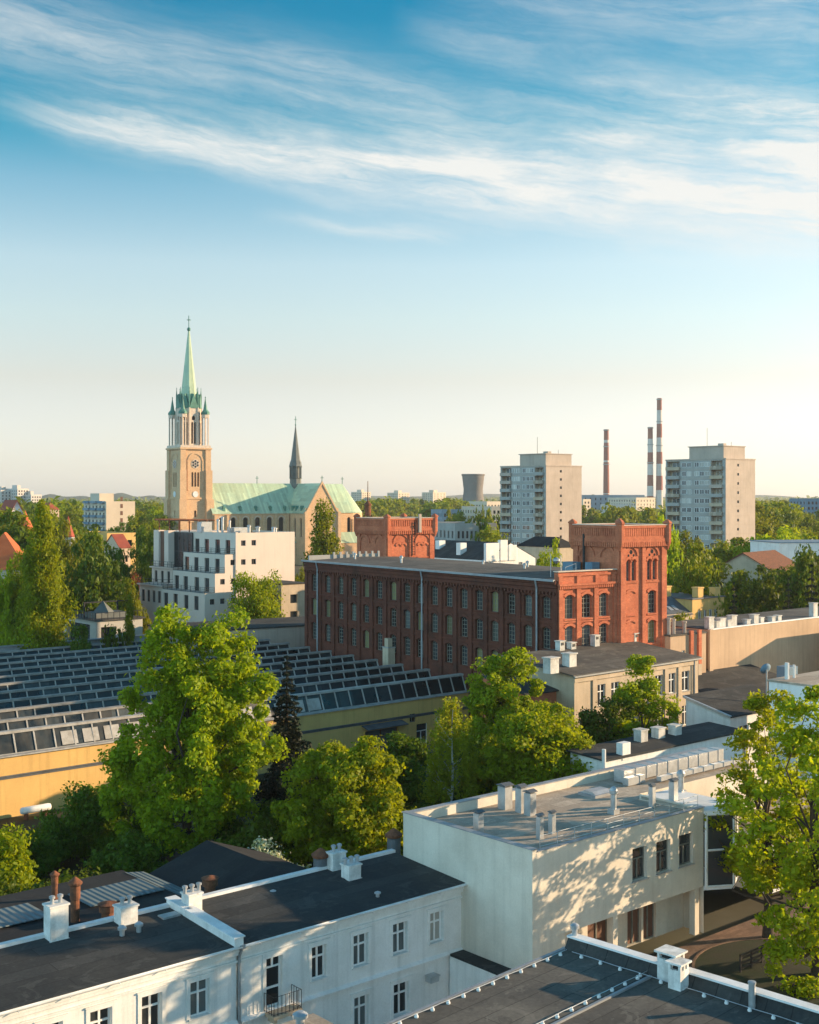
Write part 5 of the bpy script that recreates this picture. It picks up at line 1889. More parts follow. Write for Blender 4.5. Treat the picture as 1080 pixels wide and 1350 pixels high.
# low side aisle and sacristy with copper roofs
b = MB()
b.walls(TXc - TH - NX, 6.0, 0, 9.5, x0=NX, y0=-NW - 6)
b.walls(14, 7, 0, 9.0, x0=TXc + TH + 2, y0=-NW - 8)
b.build('aisle', m_ybrick, ca)
b = MB()
b.face([(NX, -NW - 6.4, 9.4), (TXc - TH, -NW - 6.4, 9.4), (TXc - TH, -NW, 12.0), (NX, -NW, 12.0)])
b.ext([(-NW - 8.4, 8.9), (-NW - 4.5, 13.5), (-NW - 0.6, 8.9)], 'x', TXc + TH + 1.7, TXc + TH + 16.3)
b.build('aisle_roof', m_copper, ca)

# ------------------------------------------------------------------ two tower blocks
def tower_block(label, px, Y, W, D, H, nf, seed):
    P = pd(px, Y)
    t = thing('tower_block', label, 'apartment tower', (*P, 0), GA, 'concrete apartment towers')
    rng = random.Random(seed)
    fh = (H - 2.2) / nf
    vis = [k for k in range(nf) if k >= 3]
    fr = [(W * 0.38, W * 0.38 + 1.0, 1.6 + k * fh + 0.9, 1.6 + k * fh + 1.7) for k in vis]
    lf = []
    for k in vis:
        for c in (0.30, 0.385, 0.47, 0.60, 0.685):
            lf.append((D * c - 0.75, D * c + 0.75, 1.6 + k * fh + 0.85, 1.6 + k * fh + 2.25))
    b = MB()
    b.panel((0, 0), (1, 0), (0, -1), W, 0, H, fr, 0.2)
    # loggias are openings 2.4 m deep in the left face
    lo = []
    for k in vis:
        z = 1.6 + k * fh
        lo += [(D * 0.05, D * 0.235, z + 0.12, z + fh - 0.14), (D * 0.76, D * 0.975, z + 0.12, z + fh - 0.14)]
    b.panel((0, 0), (0, 1), (-1, 0), D, 0, H, lo, 1.6)
    b.panel((W, 0), (0, 1), (1, 0), D, 0, H)
    b.panel((0, D), (1, 0), (0, 1), W, 0, H)
    b.face([(0, 0, H - 0.1), (W, 0, H - 0.1), (W, D, H - 0.1), (0, D, H - 0.1)])
    # panel joints: thin raised slabs between floors
    for k in range(nf + 1):
        z = 1.6 + k * fh
        b.box(-0.05, 0.0, 0, D, z - 0.05, z + 0.05)
        b.box(0.0, W, -0.04, 0.0, z - 0.035, z + 0.035)
    b.box(-0.15, W + 0.15, -0.15, D + 0.15, H - 0.35, H)
    b.build('wall', m_concrete, t)
    lw2 = MB()
    lw2.panel((-0.03, 0), (0, 1), (-1, 0), D * 0.76, 0, H - 0.36, [(D * 0.05, D * 0.235, h[2], h[3]) for h in lo if h[0] < 3] + lf, 0.03)
    lw2.panel((-0.03, D * 0.975), (0, 1), (-1, 0), D * 0.025, 0, H - 0.36)
    fc_ = lw2.build('facade_panel', m_concrete2, t)
    windows(t, 'front', W, D, fr, 'none', 0.2, frame=False)
    for i, h in enumerate(lf):
        g, f = win_meshes('plain', h[1] - h[0], h[3] - h[2], rng.choice((m_glassw, m_glass, m_glass, m_curtain)), m_wframe)
        o = place('window', g, t, (-0.085, h[1], h[2]), -PI / 2)
        place('window_frame', f, o)
    for f0, f1 in ((0.05, 0.235), (0.76, 0.975)):
        bw = MB()
        bw.face([(1.55, D * f0, 3), (1.55, D * f1, 3), (1.55, D * f1, H - 0.5), (1.55, D * f0, H - 0.5)])
        bw.build('loggia_back', m_grey, t)
    for i, h in enumerate(lo):
        g, f = win_meshes('plain', (h[1] - h[0]) * 0.6, 1.5, m_glassw, m_wframe)
        place('window_frame', f, place('window', g, t, (1.5, h[0] + (h[1] - h[0]) * 0.8, h[2] + 0.7), -PI / 2))
        bm_ = box_mesh('balcony', (0.75, h[1] - h[0] + 0.3, 1.05), [m_concrete, m_concrete2, m_grey, m_gravelroof][rng.choice((0, 0, 1, 1, 2, 3))])
        place('balcony', bm_, t, (-0.75, h[0] - 0.15, h[2] - 0.2))
    ph = MB()
    ph.box(W * 0.12, W * 0.84, 2.0, D * 0.66, H - 0.1, H + 3.6)
    ph.box(W * 0.10, W * 0.86, 1.8, D * 0.68, H + 3.6, H + 3.85)
    ph.box(W * 0.3, W * 0.4, 4, 6, H + 3.85, H + 4.6)
    pho = ph.build('plant_room', m_concrete, t)
    a = MB()
    a.tube([(W * 0.4, D * 0.5, H + 3.8), (W * 0.4, D * 0.5, H + 9.5)], 0.07, 5)
    a.tube([(W * 0.6, D * 0.2, H + 3.8), (W * 0.6, D * 0.2, H + 5.2)], 0.07, 5)
    a.build('aerial', m_black, pho)
    return t


tower_block('concrete apartment tower left of the chimneys, with a whip aerial on its roof', 720, 400.0, 17.1, 20.5, 39.2, 14, 1)
tower_block('concrete apartment tower right of the tall striped chimney, with grimy stacked balconies', 957, 370.0, 15.1, 21.9, 40.5, 14, 2)

# ------------------------------------------------------------------ power station
def stack(label, px, Y, ytop, r0, r1, bands, brick=False):
    P = pd(px, Y)
    H = zz(ytop, Y)
    t = thing('power_station_chimney', label, 'chimney', (*P, 0), 0, 'power station chimneys')
    n = len(bands)
    for name, mt, sel in (('painted_band', m_stackred, 'r'), ('shaft', m_stackwhite, 'w')):
        z = H
        for c, hh in bands:
            z2 = max(0, z - hh * H)
            if c == sel:
                b = MB()
                ra, rb = r1 + (r0 - r1) * (1 - z2 / H), r1 + (r0 - r1) * (1 - z / H)
                b.lathe([(ra, z2), (rb, z)], 20, cap=True)
                b.build(name, mt, t)
            z = z2
    for f in (0.985, 0.8, 0.6):
        b = MB()
        r = r1 + (r0 - r1) * (1 - f)
        b.lathe([(r + 0.1, H * f), (r + 0.9, H * f + 0.1), (r + 0.9, H * f + 1.3), (r + 0.1, H * f + 1.3)], 20, cap=False)
        b.build('gallery', m_concrete2, t)
    return t


stack('red and white banded chimney, tallest of the three, beside the right tower block', 869.5, 1750, 525, 5.2, 3.3,
      [('r', .10), ('w', .115), ('r', .115), ('w', .12), ('r', .10), ('w', .10), ('r', .12), ('w', .23)])
stack('red and white banded chimney, slightly shorter, just left of the tallest one', 857.5, 1750, 563, 4.8, 3.4,
      [('r', .13), ('w', .15), ('r', .13), ('w', .12), ('r', .12), ('w', .11), ('r', .14), ('w', .10)])
stack('rusty red chimney standing alone between the two tower blocks', 799.5, 1700, 566, 4.6, 3.2, [('r', .12), ('w', .03), ('r', .2), ('w', .02), ('r', .35), ('w', .01), ('r', .27)])
ctw = thing('cooling_tower', 'concrete hyperboloid cooling tower left of the tower blocks', 'cooling tower', (*pd(624, 1350.0), 0))
b = MB()
Hc = zz(625.5, 1350)
pr = []
for i in range(15):
    f = i / 14
    pr.append((10.3 + 8.0 * max(0, (0.70 - f)) ** 1.5 / 0.70 ** 1.5 + (f > 0.70) * (f - 0.70) * 6.5, Hc * f))
pr += [(pr[-1][0] - 0.7, Hc), (pr[-1][0] - 0.9, Hc - 3)]
b.lathe(pr, 40, cap=False)
m_dkconc = M('dark_concrete', (0.20, 0.18, 0.16), (0.155, 0.14, 0.13), 0.06, fine=0.06, streak=0.2)
b.build('shell', m_dkconc, ctw, smooth=True)
b = MB()
b.lathe([(12.1, Hc - 1.2), (12.7, Hc - 1.2), (12.7, Hc + 0.4), (11.9, Hc + 0.4)], 40, cap=False)
b.build('rim', m_dkconc, ctw)

Z = 0.0


def far_block(label, px0, px1, Y, ytop, D, wm, rm, n, name='far_building', cat='building', rot=GA, floors=None, ph=None, depth=0.35, roof='parapet', rise=3, leftn=None, group=None, gm=None):
    """box seen from afar: lit face from px0 (corner) to px1, D metres of left face"""
    P = pd(px0, Y)
    d = (math.cos(rot), math.sin(rot))
    W = along(px1, P, d)
    H = zz(ytop, Y)
    fl = floors or max(1, int(H / 3.0))
    fh = (H - 1.4) / fl
    v0 = max(0, fl - 9)
    fr = grid(0.6, W - 0.6, n, min(1.6, W / max(1, n) * 0.5), 1.0 + v0 * fh, fl - v0, fh, fh * 0.52) if n else []
    nl = leftn if leftn is not None else max(2, int(D / 3.4))
    lf = grid(0.6, D - 0.6, nl, 1.5, 1.0 + v0 * fh, fl - v0, fh, fh * 0.52) if nl else []
    t, r = block(name, label, cat, P, rot, W, D, H, wm, rm, fr, lf, 'none', depth, roof=roof, rise=rise, frame=False, group=group, gm=gm)
    if ph:
        b = MB()
        b.box(W * ph[0], W * ph[1], D * 0.3, D * 0.7, H - 0.6, H + ph[2])
        b.build('plant_room', wm, t)
    return t


m_cream = M('cream_render', (0.60, 0.50, 0.38), (0.52, 0.43, 0.33), 0.1, fine=0.05)
m_peach = M('peach_render', (0.66, 0.48, 0.33), (0.58, 0.42, 0.30), 0.1, fine=0.05)
m_bluegrey = M('blue_grey_render', (0.24, 0.30, 0.34), (0.18, 0.23, 0.27), 0.1, fine=0.08)
# power station halls
far_block('long blue grey boiler hall at the foot of the striped chimneys', 768, 850, 1500, 652.5, 60, m_bluegrey, m_zincdark, 12, 'boiler_hall', 'industrial hall', RAD(4), floors=5, depth=0.8)
far_block('white turbine hall with a bright end below the pair of striped chimneys', 839, 864, 1440, 656, 40, m_cream, m_gravelroof, 6, 'turbine_hall', 'industrial hall', RAD(45), floors=6, depth=0.8)
far_block('low white and blue shed in front of the boiler hall', 806, 832, 1350, 665, 40, m_stackwhite, m_blue, 0, 'low_shed', 'industrial hall', RAD(8), leftn=0)
far_block('small cream block peeping out right of the left tower block', 769, 779, 900, 658, 14, m_cream, m_gravelroof, 2, 'cream_block', 'building')
far_block('cream concrete workshop at the foot of the cooling tower', 642, 660, 1150, 661, 30, m_cream, m_gravelroof, 4, 'cream_workshop', 'industrial hall', floors=4)
far_block('pale boxy annex touching the right foot of the cooling tower', 625, 641, 1180, 665, 24, m_concrete, m_gravelroof, 0, 'cooling_annex', 'industrial hall', leftn=0)
# slab blocks on the horizon, centre
for i, (a, c, yt, lab) in enumerate(((477, 489, 648.5, 'tiny pale slab block on the horizon right of the cathedral roof'),
                                     (525, 540, 649.5, 'tiny pale green slab block on the horizon over the left mill tower'),
                                     (571, 588, 649.0, 'tiny reddish topped slab block on the horizon left of the cooling tower'),
                                     (1, 20, 646.0, 'far white slab block on the left horizon with a stepped roof'),
                                     (23, 38, 644.0, 'tallest far white slab block on the left horizon'),
                                     (41, 55, 652.0, 'lower far white slab block at the right end of the left horizon row'))):
    far_block(lab, a, c, 1900 if i < 3 else 1250, yt, 22, m_cream if i < 3 else m_stackwhite, m_gravelroof, 4, 'slab_block', 'apartment building', RAD(50), group='slab blocks on the horizon', ph=(0.3, 0.6, 3.5))
# left middle distance
bb = far_block('grey apartment block with a blank sunlit gable and blue balconies left of the cathedral tower', 140, 178, 560, 661, 22, m_cream, m_gravelroof, 0, 'balcony_block', 'apartment building', ph=(0.0, 0.5, 3.6), leftn=6, gm=m_glassw)
Hb = zz(661, 560)
for k in range(3, 9):
    for j in range(3):
        place('balcony', box_mesh('balcony', (1.3, 5.4, 1.1), m_blue if (k + j) % 3 else m_bluegrey), bb, (-1.3, 1.2 + j * 7.0, 1.0 + k * (Hb - 1.4) / int(Hb / 3.0) - 0.5))
b = MB()
for k in range(4, 9):
    b.box(7.0, 8.2, -0.06, 0.05, 1.6 + k * (Hb - 1.4) / int(Hb / 3.0), 3.4 + k * (Hb - 1.4) / int(Hb / 3.0))
b.build('stair_window', m_brownpanel, bb)
far_block('low yellowish flat roofed block below the grey balcony block', 141, 179, 400, 703, 24, m_yellow, m_gravelroof, 3, 'yellowish_block', 'apartment building', floors=4)
block('orange_roofed_house', 'house with a broad orange tiled roof at the left edge', 'house', pd(-34, 240.0), RAD(8), 9.4, 12, 15.0, m_cream, m_orange, grid(1, 8.5, 3, 1.0, 11.6, 1, 3, 1.5), (), roof='hip', rise=7.0, over=0.5, frame=False)
block('steep_red_house', 'house with a steep dark red gable roof at the left edge below the horizon', 'house', pd(-6, 330.0), RAD(30), 11, 14, 17.0, m_white, m_redroof, (), (), roof='gablefront', rise=11.0, over=0.5, frame=False)
rt = thing('turret_house', 'small round house turret with a red conical roof beside the steep red gable', 'turret', (*pd(33, 322.0), 0))
b = MB()
b.lathe([(2.6, 0), (2.6, 19.0)], 12)
b.build('wall', m_cream, rt)
b = MB()
b.lathe([(3.1, 18.8), (0.05, 25.5)], 12)
b.build('roof', m_orange, rt)
# thin pale roof turret in the trees
st_ = thing('pale_turret', 'slim pale turret with a red pointed cap among the trees left of the terraced house', 'turret', (*pd(90, 330.0), 0))
b = MB()
b.lathe([(1.3, 0), (1.3, 17.5), (1.7, 17.6), (1.7, 18.4)], 8)
b.build('wall', m_stackwhite, st_)
b = MB()
b.lathe([(1.8, 18.4), (0.9, 21), (0.05, 24.0)], 8)
b.build('roof', m_redroof, st_)
far_block('small house with a brown roof half sunk in trees left of the terraced house', 158, 172, 300, 722, 8, m_peach, m_redroof, 2, 'brown_roofed_house', 'house', roof='gable', rise=3)
far_block('pinkish low house seen through the trees at the far left', 62, 78, 520, 672, 12, m_peach, m_redroof, 3, 'pink_house', 'house', roof='hip', rise=3)
# restaurant pavilion behind the saw-tooth roofs
RP = pd(127, 195.0)
rW, rD = along(188, RP, GR), along(84, RP, GL)
m_stonewall = M('greyish_limestone', (0.50, 0.46, 0.40), (0.42, 0.39, 0.34), 0.3, fine=0.1)
rt2, rro = block('terrace_pavilion', 'low white pavilion with a black railed roof terrace behind the saw-tooth roofs', 'pavilion', RP, GA, rW, rD, 9.6, m_stonewall, m_bitumen2, [(0.8, 3.4, 6.0, 8.6)], [(2.2, rD - 1.0, 5.5, 8.9)], 'plain', 0.8, fm=m_dframe, over=0.35)
b = MB()
rail(b, [(rW, -0.2, 9.78), (-0.2, -0.2, 9.78), (-0.2, rD, 9.78)], 1.1, 1.0, (0.1, 1.0), 0.05)
b.build('railing', m_black, rro)
b = MB()
b.box(1.0, 6.5, 2.0, 6.0, 9.7, 10.6)
b.lathe([(1.9, 10.6), (0.05, 12.4)], 4, 3.0, 3.6)
b.build('roof_lantern', m_leadgrey, rro)
b = MB()
b.box(0.5, 9.0, 5.2, 5.5, 12.0, 12.2)
for x in (0.6, 3.5, 6.4, 8.9):
    b.box(x - 0.1, x + 0.1, 5.2, 5.4, 9.75, 12.0)
b.build('pergola', m_black, rro)
# dark flat roof with a pale parapet wall left of the mill
DP = pw(232, 842, 7.6)
block('dark_flat_hall', 'low hall with a wide dark flat roof below the terraced house', 'hall', DP, RAD(30), 28, 13, 8.4, m_concrete, m_bitumen, (), (), roof='flat', over=0.2)
far_block('small grey house with one white window between the terraced house and the mill', 371, 404, 222, 771, 8, m_grey, m_bitumen, 1, 'small_grey_house', 'house', roof='flat')
# white gabled house behind the mill roof
WP = pd(640, 232.0)
wW = along(706, WP, GR)
wt, wr = block('white_gabled_house', 'white house with a stepped sunlit gable and dark roof behind the mill', 'house', WP, GA, wW, 22, 17.2, m_white, m_bitumen, [(wW * 0.66, wW * 0.66 + 1.0, 15.2, 16.6)], (), 'plain', roof='gablefront', rise=3.0, over=-0.02)
b = MB()
b.box(0.0, wW * 0.25, -0.25, 0.4, 17.0, 20.4)
b.box(wW * 0.28, wW * 0.42, -0.25, 0.5, 17.0, 20.9)
b.box(wW * 0.45, wW * 0.6, -0.25, 0.4, 17.0, 19.9)
b.build('gable_parapet', m_white, wt)
for (y, x, h) in ((8, 1.2, 2.0), (16, 3.0, 2.2), (18, 1.0, 1.2)):
    b = MB()
    b.box(x, x + 1.6, y, y + 1.2, 17.5, 18.2 + h)
    b.build('chimney', m_white, wr)
# more low roofs behind the mill
far_block('grey shed with a row of windows behind the left mill tower', 600, 655, 420, 690, 30, m_concrete2, m_zincdark, 9, 'grey_shed', 'shed', RAD(20), floors=4)
far_block('low cream workshop range below the cooling tower', 648, 672, 640, 668, 40, m_cream, m_gravelroof, 4, 'cream_range', 'industrial hall', RAD(20))
far_block('dark low hall between the left mill tower and the cooling tower', 583, 640, 760, 672, 30, m_bluegrey, m_zincdark, 10, 'dark_hall', 'industrial hall', RAD(12), floors=5)
far_block('dark low roof peeping between the left tower block and the right mill tower', 738, 762, 250, 722, 12, m_grey, m_tar, 0, 'dark_low_house', 'house', roof='hip', rise=2, leftn=0)
# right middle distance
block('grey_gabled_barn', 'grey boarded barn with a wide gable and brown roof among the right hand trees', 'barn', pd(1024, 235.0), RAD(52), 15, 13.0, 14.6, m_grey, m_rust, (), [(1.2, 2.2, 12.0, 13.6)], roof='gable', rise=3.6, over=0.5, frame=False)
far_block('long white low hall with a blue roof edge at the right border', 1028, 1120, 265, 716, 14, m_white, m_blue, 0, 'white_hall', 'hall', RAD(10), leftn=0, roof='flat')
far_block('blue office slab at the right edge on the horizon', 1063, 1100, 700, 657, 20, m_blue, m_zincdark, 7, 'blue_office', 'office building', RAD(10), floors=9)
YP = pd(913, 196.0)
yW = along(955, YP, GR)
yt, yr = block('yellow_house', 'yellow house with a dark roof full of skylights behind the blank tan wall', 'house', YP, GA, yW, 9.0, 12.9, m_yellow, m_zincdark, grid(1.2, yW - 1.5, 4, 0.9, 9.6, 1, 3, 1.5), (), 'plain', roof='flat', over=0.2)
b = MB()
LYl = along(874, YP, GL)
b.ext([(-0.3, 10.6), (4.5, 13.5), (9.3, 10.6)], 'x', -12.0, -0.01)
b.build('steep_roof', m_zincdark, yt)
for x in (-9.5, -8.0, -4.2, -3.0):
    b = MB()
    b.face([(x, 0.9, 11.40), (x + 0.8, 0.9, 11.40), (x + 0.8, 1.9, 12.01), (x, 1.9, 12.01)])
    b.build('skylight', m_steel, yr)
for x, y in ((-1.5, 4.0), (2.0, 0.4), (6.5, 0.4)):
    b = MB()
    b.box(x, x + 1.4, y, y + 1.1, 10.5, 14.6 - x * 0.05)
    b.box(x - 0.1, x + 1.5, y - 0.1, y + 1.2, 14.6 - x * 0.05, 14.8 - x * 0.05)
    b.build('chimney', m_yellow, yr)
b = MB()
b.walls(12, 9, 0, 10.9, x0=-12.01)
b.build('side_wall', m_grey, yt)
for i, (a, c, Y, yt_, lab) in enumerate(((1002, 1015, 620, 690, 'small grey house seen between the tree tops right of the right tower block'), (1022, 1044, 520, 697, 'pale roofed house between the tree tops at the right edge'))):
    far_block(lab, a, c, Y, yt_, 10, m_stackwhite, m_zincdark, 3, 'distant_house', 'house', roof='gable', rise=3, group='distant houses on the right')
# ------------------------------------------------------------------ trees
m_leaf = Mleaf('lime_leaf', (0.290, 0.355, 0.008), (0.170, 0.240, 0.008), 0.5)
m_leafd = Mleaf('dark_leaf', (0.110, 0.160, 0.010), (0.060, 0.100, 0.010), 0.38)
m_leafy = Mleaf('maple_leaf', (0.320, 0.375, 0.008), (0.190, 0.255, 0.008), 0.55)
m_leafb = Mleaf('birch_leaf', (0.310, 0.350, 0.015), (0.200, 0.250, 0.012), 0.5)
m_leafp = Mleaf('poplar_leaf', (0.225, 0.260, 0.008), (0.125, 0.160, 0.008), 0.45)
m_needle = Mleaf('spruce_needle', (0.026, 0.034, 0.018), (0.016, 0.022, 0.013), 0.12)
m_leaffar = Mleaf('far_leaf', (0.215, 0.245, 0.010), (0.115, 0.150, 0.010), 0.42)
m_blossom = Mleaf('white_blossom', (0.55, 0.55, 0.48), (0.30, 0.36, 0.20), 0.3)
m_copperleaf = Mleaf('copper_leaf', (0.20, 0.050, 0.022), (0.12, 0.04, 0.02), 0.4)


def leaf_mesh(name, P, N, S, mat, rng, thin=0.55):
    """one small rhombic leaf face per point"""
    n = len(P)
    rv = rng.normal(size=(n, 3))
    N = N / np.maximum(np.linalg.norm(N, axis=1, keepdims=True), 1e-6)
    T = np.cross(N, rv)
    T /= np.maximum(np.linalg.norm(T, axis=1, keepdims=True), 1e-6)
    B = np.cross(N, T)
    S = S[:, None]
    V = np.empty((n, 4, 3), np.float32)
    V[:, 0] = P + T * S
    V[:, 1] = P + B * S * thin + N * S * 0.18
    V[:, 2] = P - T * S
    V[:, 3] = P - B * S * thin + N * S * 0.18
    me = bpy.data.meshes.new(name)
    me.vertices.add(n * 4)
    me.vertices.foreach_set('co', V.reshape(-1))
    me.loops.add(n * 4)
    me.loops.foreach_set('vertex_index', np.arange(n * 4, dtype=np.int32))
    me.polygons.add(n)
    me.polygons.foreach_set('loop_start', np.arange(0, n * 4, 4, dtype=np.int32))
    me.polygons.foreach_set('loop_total', np.full(n, 4, dtype=np.int32))
    me.materials.append(mat)
    me.update(calc_edges=True)
    return me


def lobe_leaves(lobes, per, size, rng, shell=0.55, up=0.25, spread=0.6):
    """leaves scattered through rounded clumps, thickest near each clump's skin"""
    Ps, Ns, Ss = [], [], []
    for (c, r) in lobes:
        n = max(6, int(per * (0.6 + 0.8 * rng.random())))
        d = rng.normal(size=(n, 3))
        d /= np.linalg.norm(d, axis=1, keepdims=True)
        rad = shell + (1 - shell) * rng.random(n) ** 0.7 + 0.16 * rng.normal(size=n)
        Ps.append(np.array(c) + d * np.array(r) * rad[:, None])
        Ns.append(d * 0.7 + rng.normal(size=(n, 3)) * spread + np.array([0, 0, up]))
        Ss.append(size * (0.4 + 1.0 * rng.random(n) ** 1.3))
    return np.concatenate(Ps), np.concatenate(Ns), np.concatenate(Ss)


def trunk_mesh(h, r0, tips, rng, mat, bend=0.03, name='trunk', start=0.15, split=0.75):
    b = MB()
    n = 7
    ax = [(0, 0)]
    for i in range(n):
        ax.append((ax[-1][0] + rng.normal() * bend * h / n * 2, ax[-1][1] + rng.normal() * bend * h / n * 2))
    H = h * split
    pts = [(ax[i][0], ax[i][1], H * i / n) for i in range(n + 1)]
    b.tube(pts, [r0 * (1.25 if i == 0 else 1 - 0.85 * i / n) for i in range(n + 1)], 9)
    for (x, y, z) in tips:
        f = min(max((z / H) * (0.45 + 0.3 * rng.random()), start), 0.95)
        k = f * n
        i = min(int(k), n - 1)
        a = k - i
        s = [pts[i][j] * (1 - a) + pts[i + 1][j] * a for j in range(3)]
        m = [(s[0] + x) * 0.5 + rng.normal() * 0.04 * h, (s[1] + y) * 0.5 + rng.normal() * 0.04 * h, s[2] * 0.45 + z * 0.55 - 0.02 * h]
        r = r0 * (1 - 0.8 * f) * 0.5
        b.tube([s, m, (x, y, z)], [r, r * 0.6, r * 0.15], 6)
    return b.mesh(name, mat, True)


def broad(seed, h, w, base=0.2, nl=70, per=300, leaf=0.26, mat=None, lr=0.15, prof=None, tr=None, limbs=16, bark=None, lobe_z=0.85, inner=0.5, spread=0.6, shell=0.5, subs=None, nsub=9, subr=0.27):
    """crown = big boughs (subs), each carrying many leaf clumps over its skin, with gaps between the boughs"""
    rng = np.random.default_rng(seed)
    prof = prof or (lambda t: math.sin(PI * min(1, t * 0.80 + 0.16)) ** 0.6)
    given = subs is not None
    if subs is None:
        subs = []
        a = rng.random() * 6
        for i in range(nsub):
            t = (i + 0.3 + 0.5 * rng.random()) / nsub
            a += 2.4 + rng.normal() * 0.35
            R0 = w / 2 * max(0.05, prof(t))
            r = subr * w * (0.75 + 0.5 * rng.random()) * (0.8 if t > 0.8 else 1.0)
            rr = max(0.0, R0 - r) * (0.75 + 0.35 * rng.random())
            z = base * h + (h * (1 - base) - r) * t + r * 0.5 * (1 - t)
            subs.append((rr * math.cos(a), rr * math.sin(a), z, r, r, r * (0.85 + 0.4 * rng.random())))
        subs.append((0, 0, h * (base + (1 - base) * 0.45), w * 0.22, w * 0.22, h * (1 - base) * 0.36))
    vol = np.array([s[3] * s[4] + s[3] * s[5] for s in subs])
    cnt = np.maximum(3, np.round(nl * vol / vol.sum())).astype(int)
    lobes, tips = [], []
    for (x, y, z, rx, ry, rz), n in zip(subs, cnt):
        for i in range(n):
            d = rng.normal(size=3)
            d /= np.linalg.norm(d)
            q = 0.62 + 0.34 * rng.random()
            l = lr * w * (0.55 + 0.75 * rng.random())
            c = (x + d[0] * rx * q, y + d[1] * ry * q, max(z + d[2] * rz * q, l * 0.7))
            lobes.append((c, (l, l, l * lobe_z)))
            if i % max(1, int(nl / limbs)) == 0:
                tips.append(c)
    P, N, S = lobe_leaves(lobes, per, leaf, rng, spread=spread, shell=shell)
    if not given:             # fit the crown to the height and width asked for
        k = np.array([w / max(np.percentile(P[:, i], 98.5) - np.percentile(P[:, i], 1.5), 0.1) for i in (0, 1)] + [h / np.percentile(P[:, 2], 99.6)])
        P = P * k
        tips = [tuple(np.array(c) * k) for c in tips]
    crown = leaf_mesh('crown', P, N, S, mat or m_leaf, rng)
    trunk = trunk_mesh(h, tr or 0.022 * h, tips, rng, bark or m_bark)
    return [('trunk', trunk), ('crown', crown)]


def poplar(seed, h, w, per=200, leaf=0.24, nl=80, mat=None, base=0.06):
    pr = lambda t: max(0.10, (math.sin(PI * min(1, 0.16 + t * 0.84)) ** 0.8) * (1.0 - 0.25 * t))
    return broad(seed, h, w, base, nl * 2, per // 2, leaf, mat or m_leafp, 0.12, pr, lobe_z=1.7, limbs=12, nsub=16, subr=0.24)


def spruce(seed, h, w, tiers=26, leaf=0.24, per=90, mat=None):
    rng = np.random.default_rng(seed)
    Ps, Ns, Ss, tips = [], [], [], []
    for k in range(tiers):
        t = k / (tiers - 1)
        z = h * (0.10 + 0.88 * t)
        R0 = w / 2 * (1 - t) ** 0.85 * (0.8 + 0.4 * rng.random()) + 0.15
        nb = max(4, int(9 * (1 - t) + 3))
        for j in range(nb):
            a = 2 * PI * (j + rng.random() * 0.8) / nb
            L = R0 * (0.7 + 0.45 * rng.random())
            n = max(10, int(per * (L / (w / 2)) + 6))
            s = rng.random(n) ** 0.7
            droop = -0.28 * L * s ** 1.5 + 0.10 * L * s ** 4
            side = rng.normal(size=n) * 0.13 * L * (1.15 - s)
            hang = -np.abs(rng.normal(size=n)) * 0.10 * L
            x = math.cos(a) * L * s - math.sin(a) * side
            y = math.sin(a) * L * s + math.cos(a) * side
            Ps.append(np.stack([x, y, z + droop + hang], 1))
            Ns.append(rng.normal(size=(n, 3)) * 0.5 + np.array([0.3 * math.cos(a), 0.3 * math.sin(a), 0.9]))
            Ss.append(leaf * (0.6 + 0.6 * rng.random(n)))
            if k % 3 == 0:
                tips.append((math.cos(a) * L * 0.8, math.sin(a) * L * 0.8, z - 0.2 * L))
    P, N, S = np.concatenate(Ps), np.concatenate(Ns), np.concatenate(Ss)
    crown = leaf_mesh('crown', P, N, S, mat or m_needle, rng, 0.4)
    b = MB()
    b.tube([(0, 0, 0), (0, 0, h * 0.5), (0, 0, h * 0.99)], [0.018 * h, 0.011 * h, 0.02], 8)
    return [('trunk', b.mesh('trunk', m_bark, True)), ('crown', crown)]


def birch(seed, h, w, strands=380, leaf=0.15):
    rng = np.random.default_rng(seed)
    Ps, Ns, Ss, tips = [], [], [], []
    for i in range(strands):
        t = rng.random()
        z = h * (0.34 + 0.66 * t)
        R0 = w / 2 * math.sin(PI * min(1, 0.30 + 0.66 * t)) ** 0.6
        a = rng.random() * 2 * PI
        rr = R0 * math.sqrt(0.15 + 0.85 * rng.random())
        L = h * (0.14 + 0.24 * rng.random())
        n = int(55 + 50 * rng.random())
        s = rng.random(n)
        sw = rng.normal(size=2) * 0.12
        x = rr * math.cos(a) + sw[0] * L * s + rng.normal(size=n) * 0.13
        y = rr * math.sin(a) + sw[1] * L * s + rng.normal(size=n) * 0.13
        Ps.append(np.stack([x, y, z - L * s], 1))
        Ns.append(rng.normal(size=(n, 3)) + np.array([math.cos(a), math.sin(a), 0]) * 0.5)
        Ss.append(leaf * (0.6 + 0.7 * rng.random(n)))
        if i % 14 == 0:
            tips.append((rr * math.cos(a), rr * math.sin(a), z))
    crown = leaf_mesh('crown', np.concatenate(Ps), np.concatenate(Ns), np.concatenate(Ss), m_leafb, rng, 0.6)
    return [('trunk', trunk_mesh(h, 0.013 * h, tips, rng, m_birch, 0.02, split=0.92)), ('crown', crown)]


def plant(name, proto, label, cat, loc, s=1.0, rot=0.0, group=None, sz=None):
    o = thing(name, label, cat, loc, rot, group)
    o.scale = (s, s, sz or s)
    for nm, me in proto:
        place(nm, me, o)
    return o


def at_base(px, Y, z=0.0):
    return (*pd(px, Y), z)


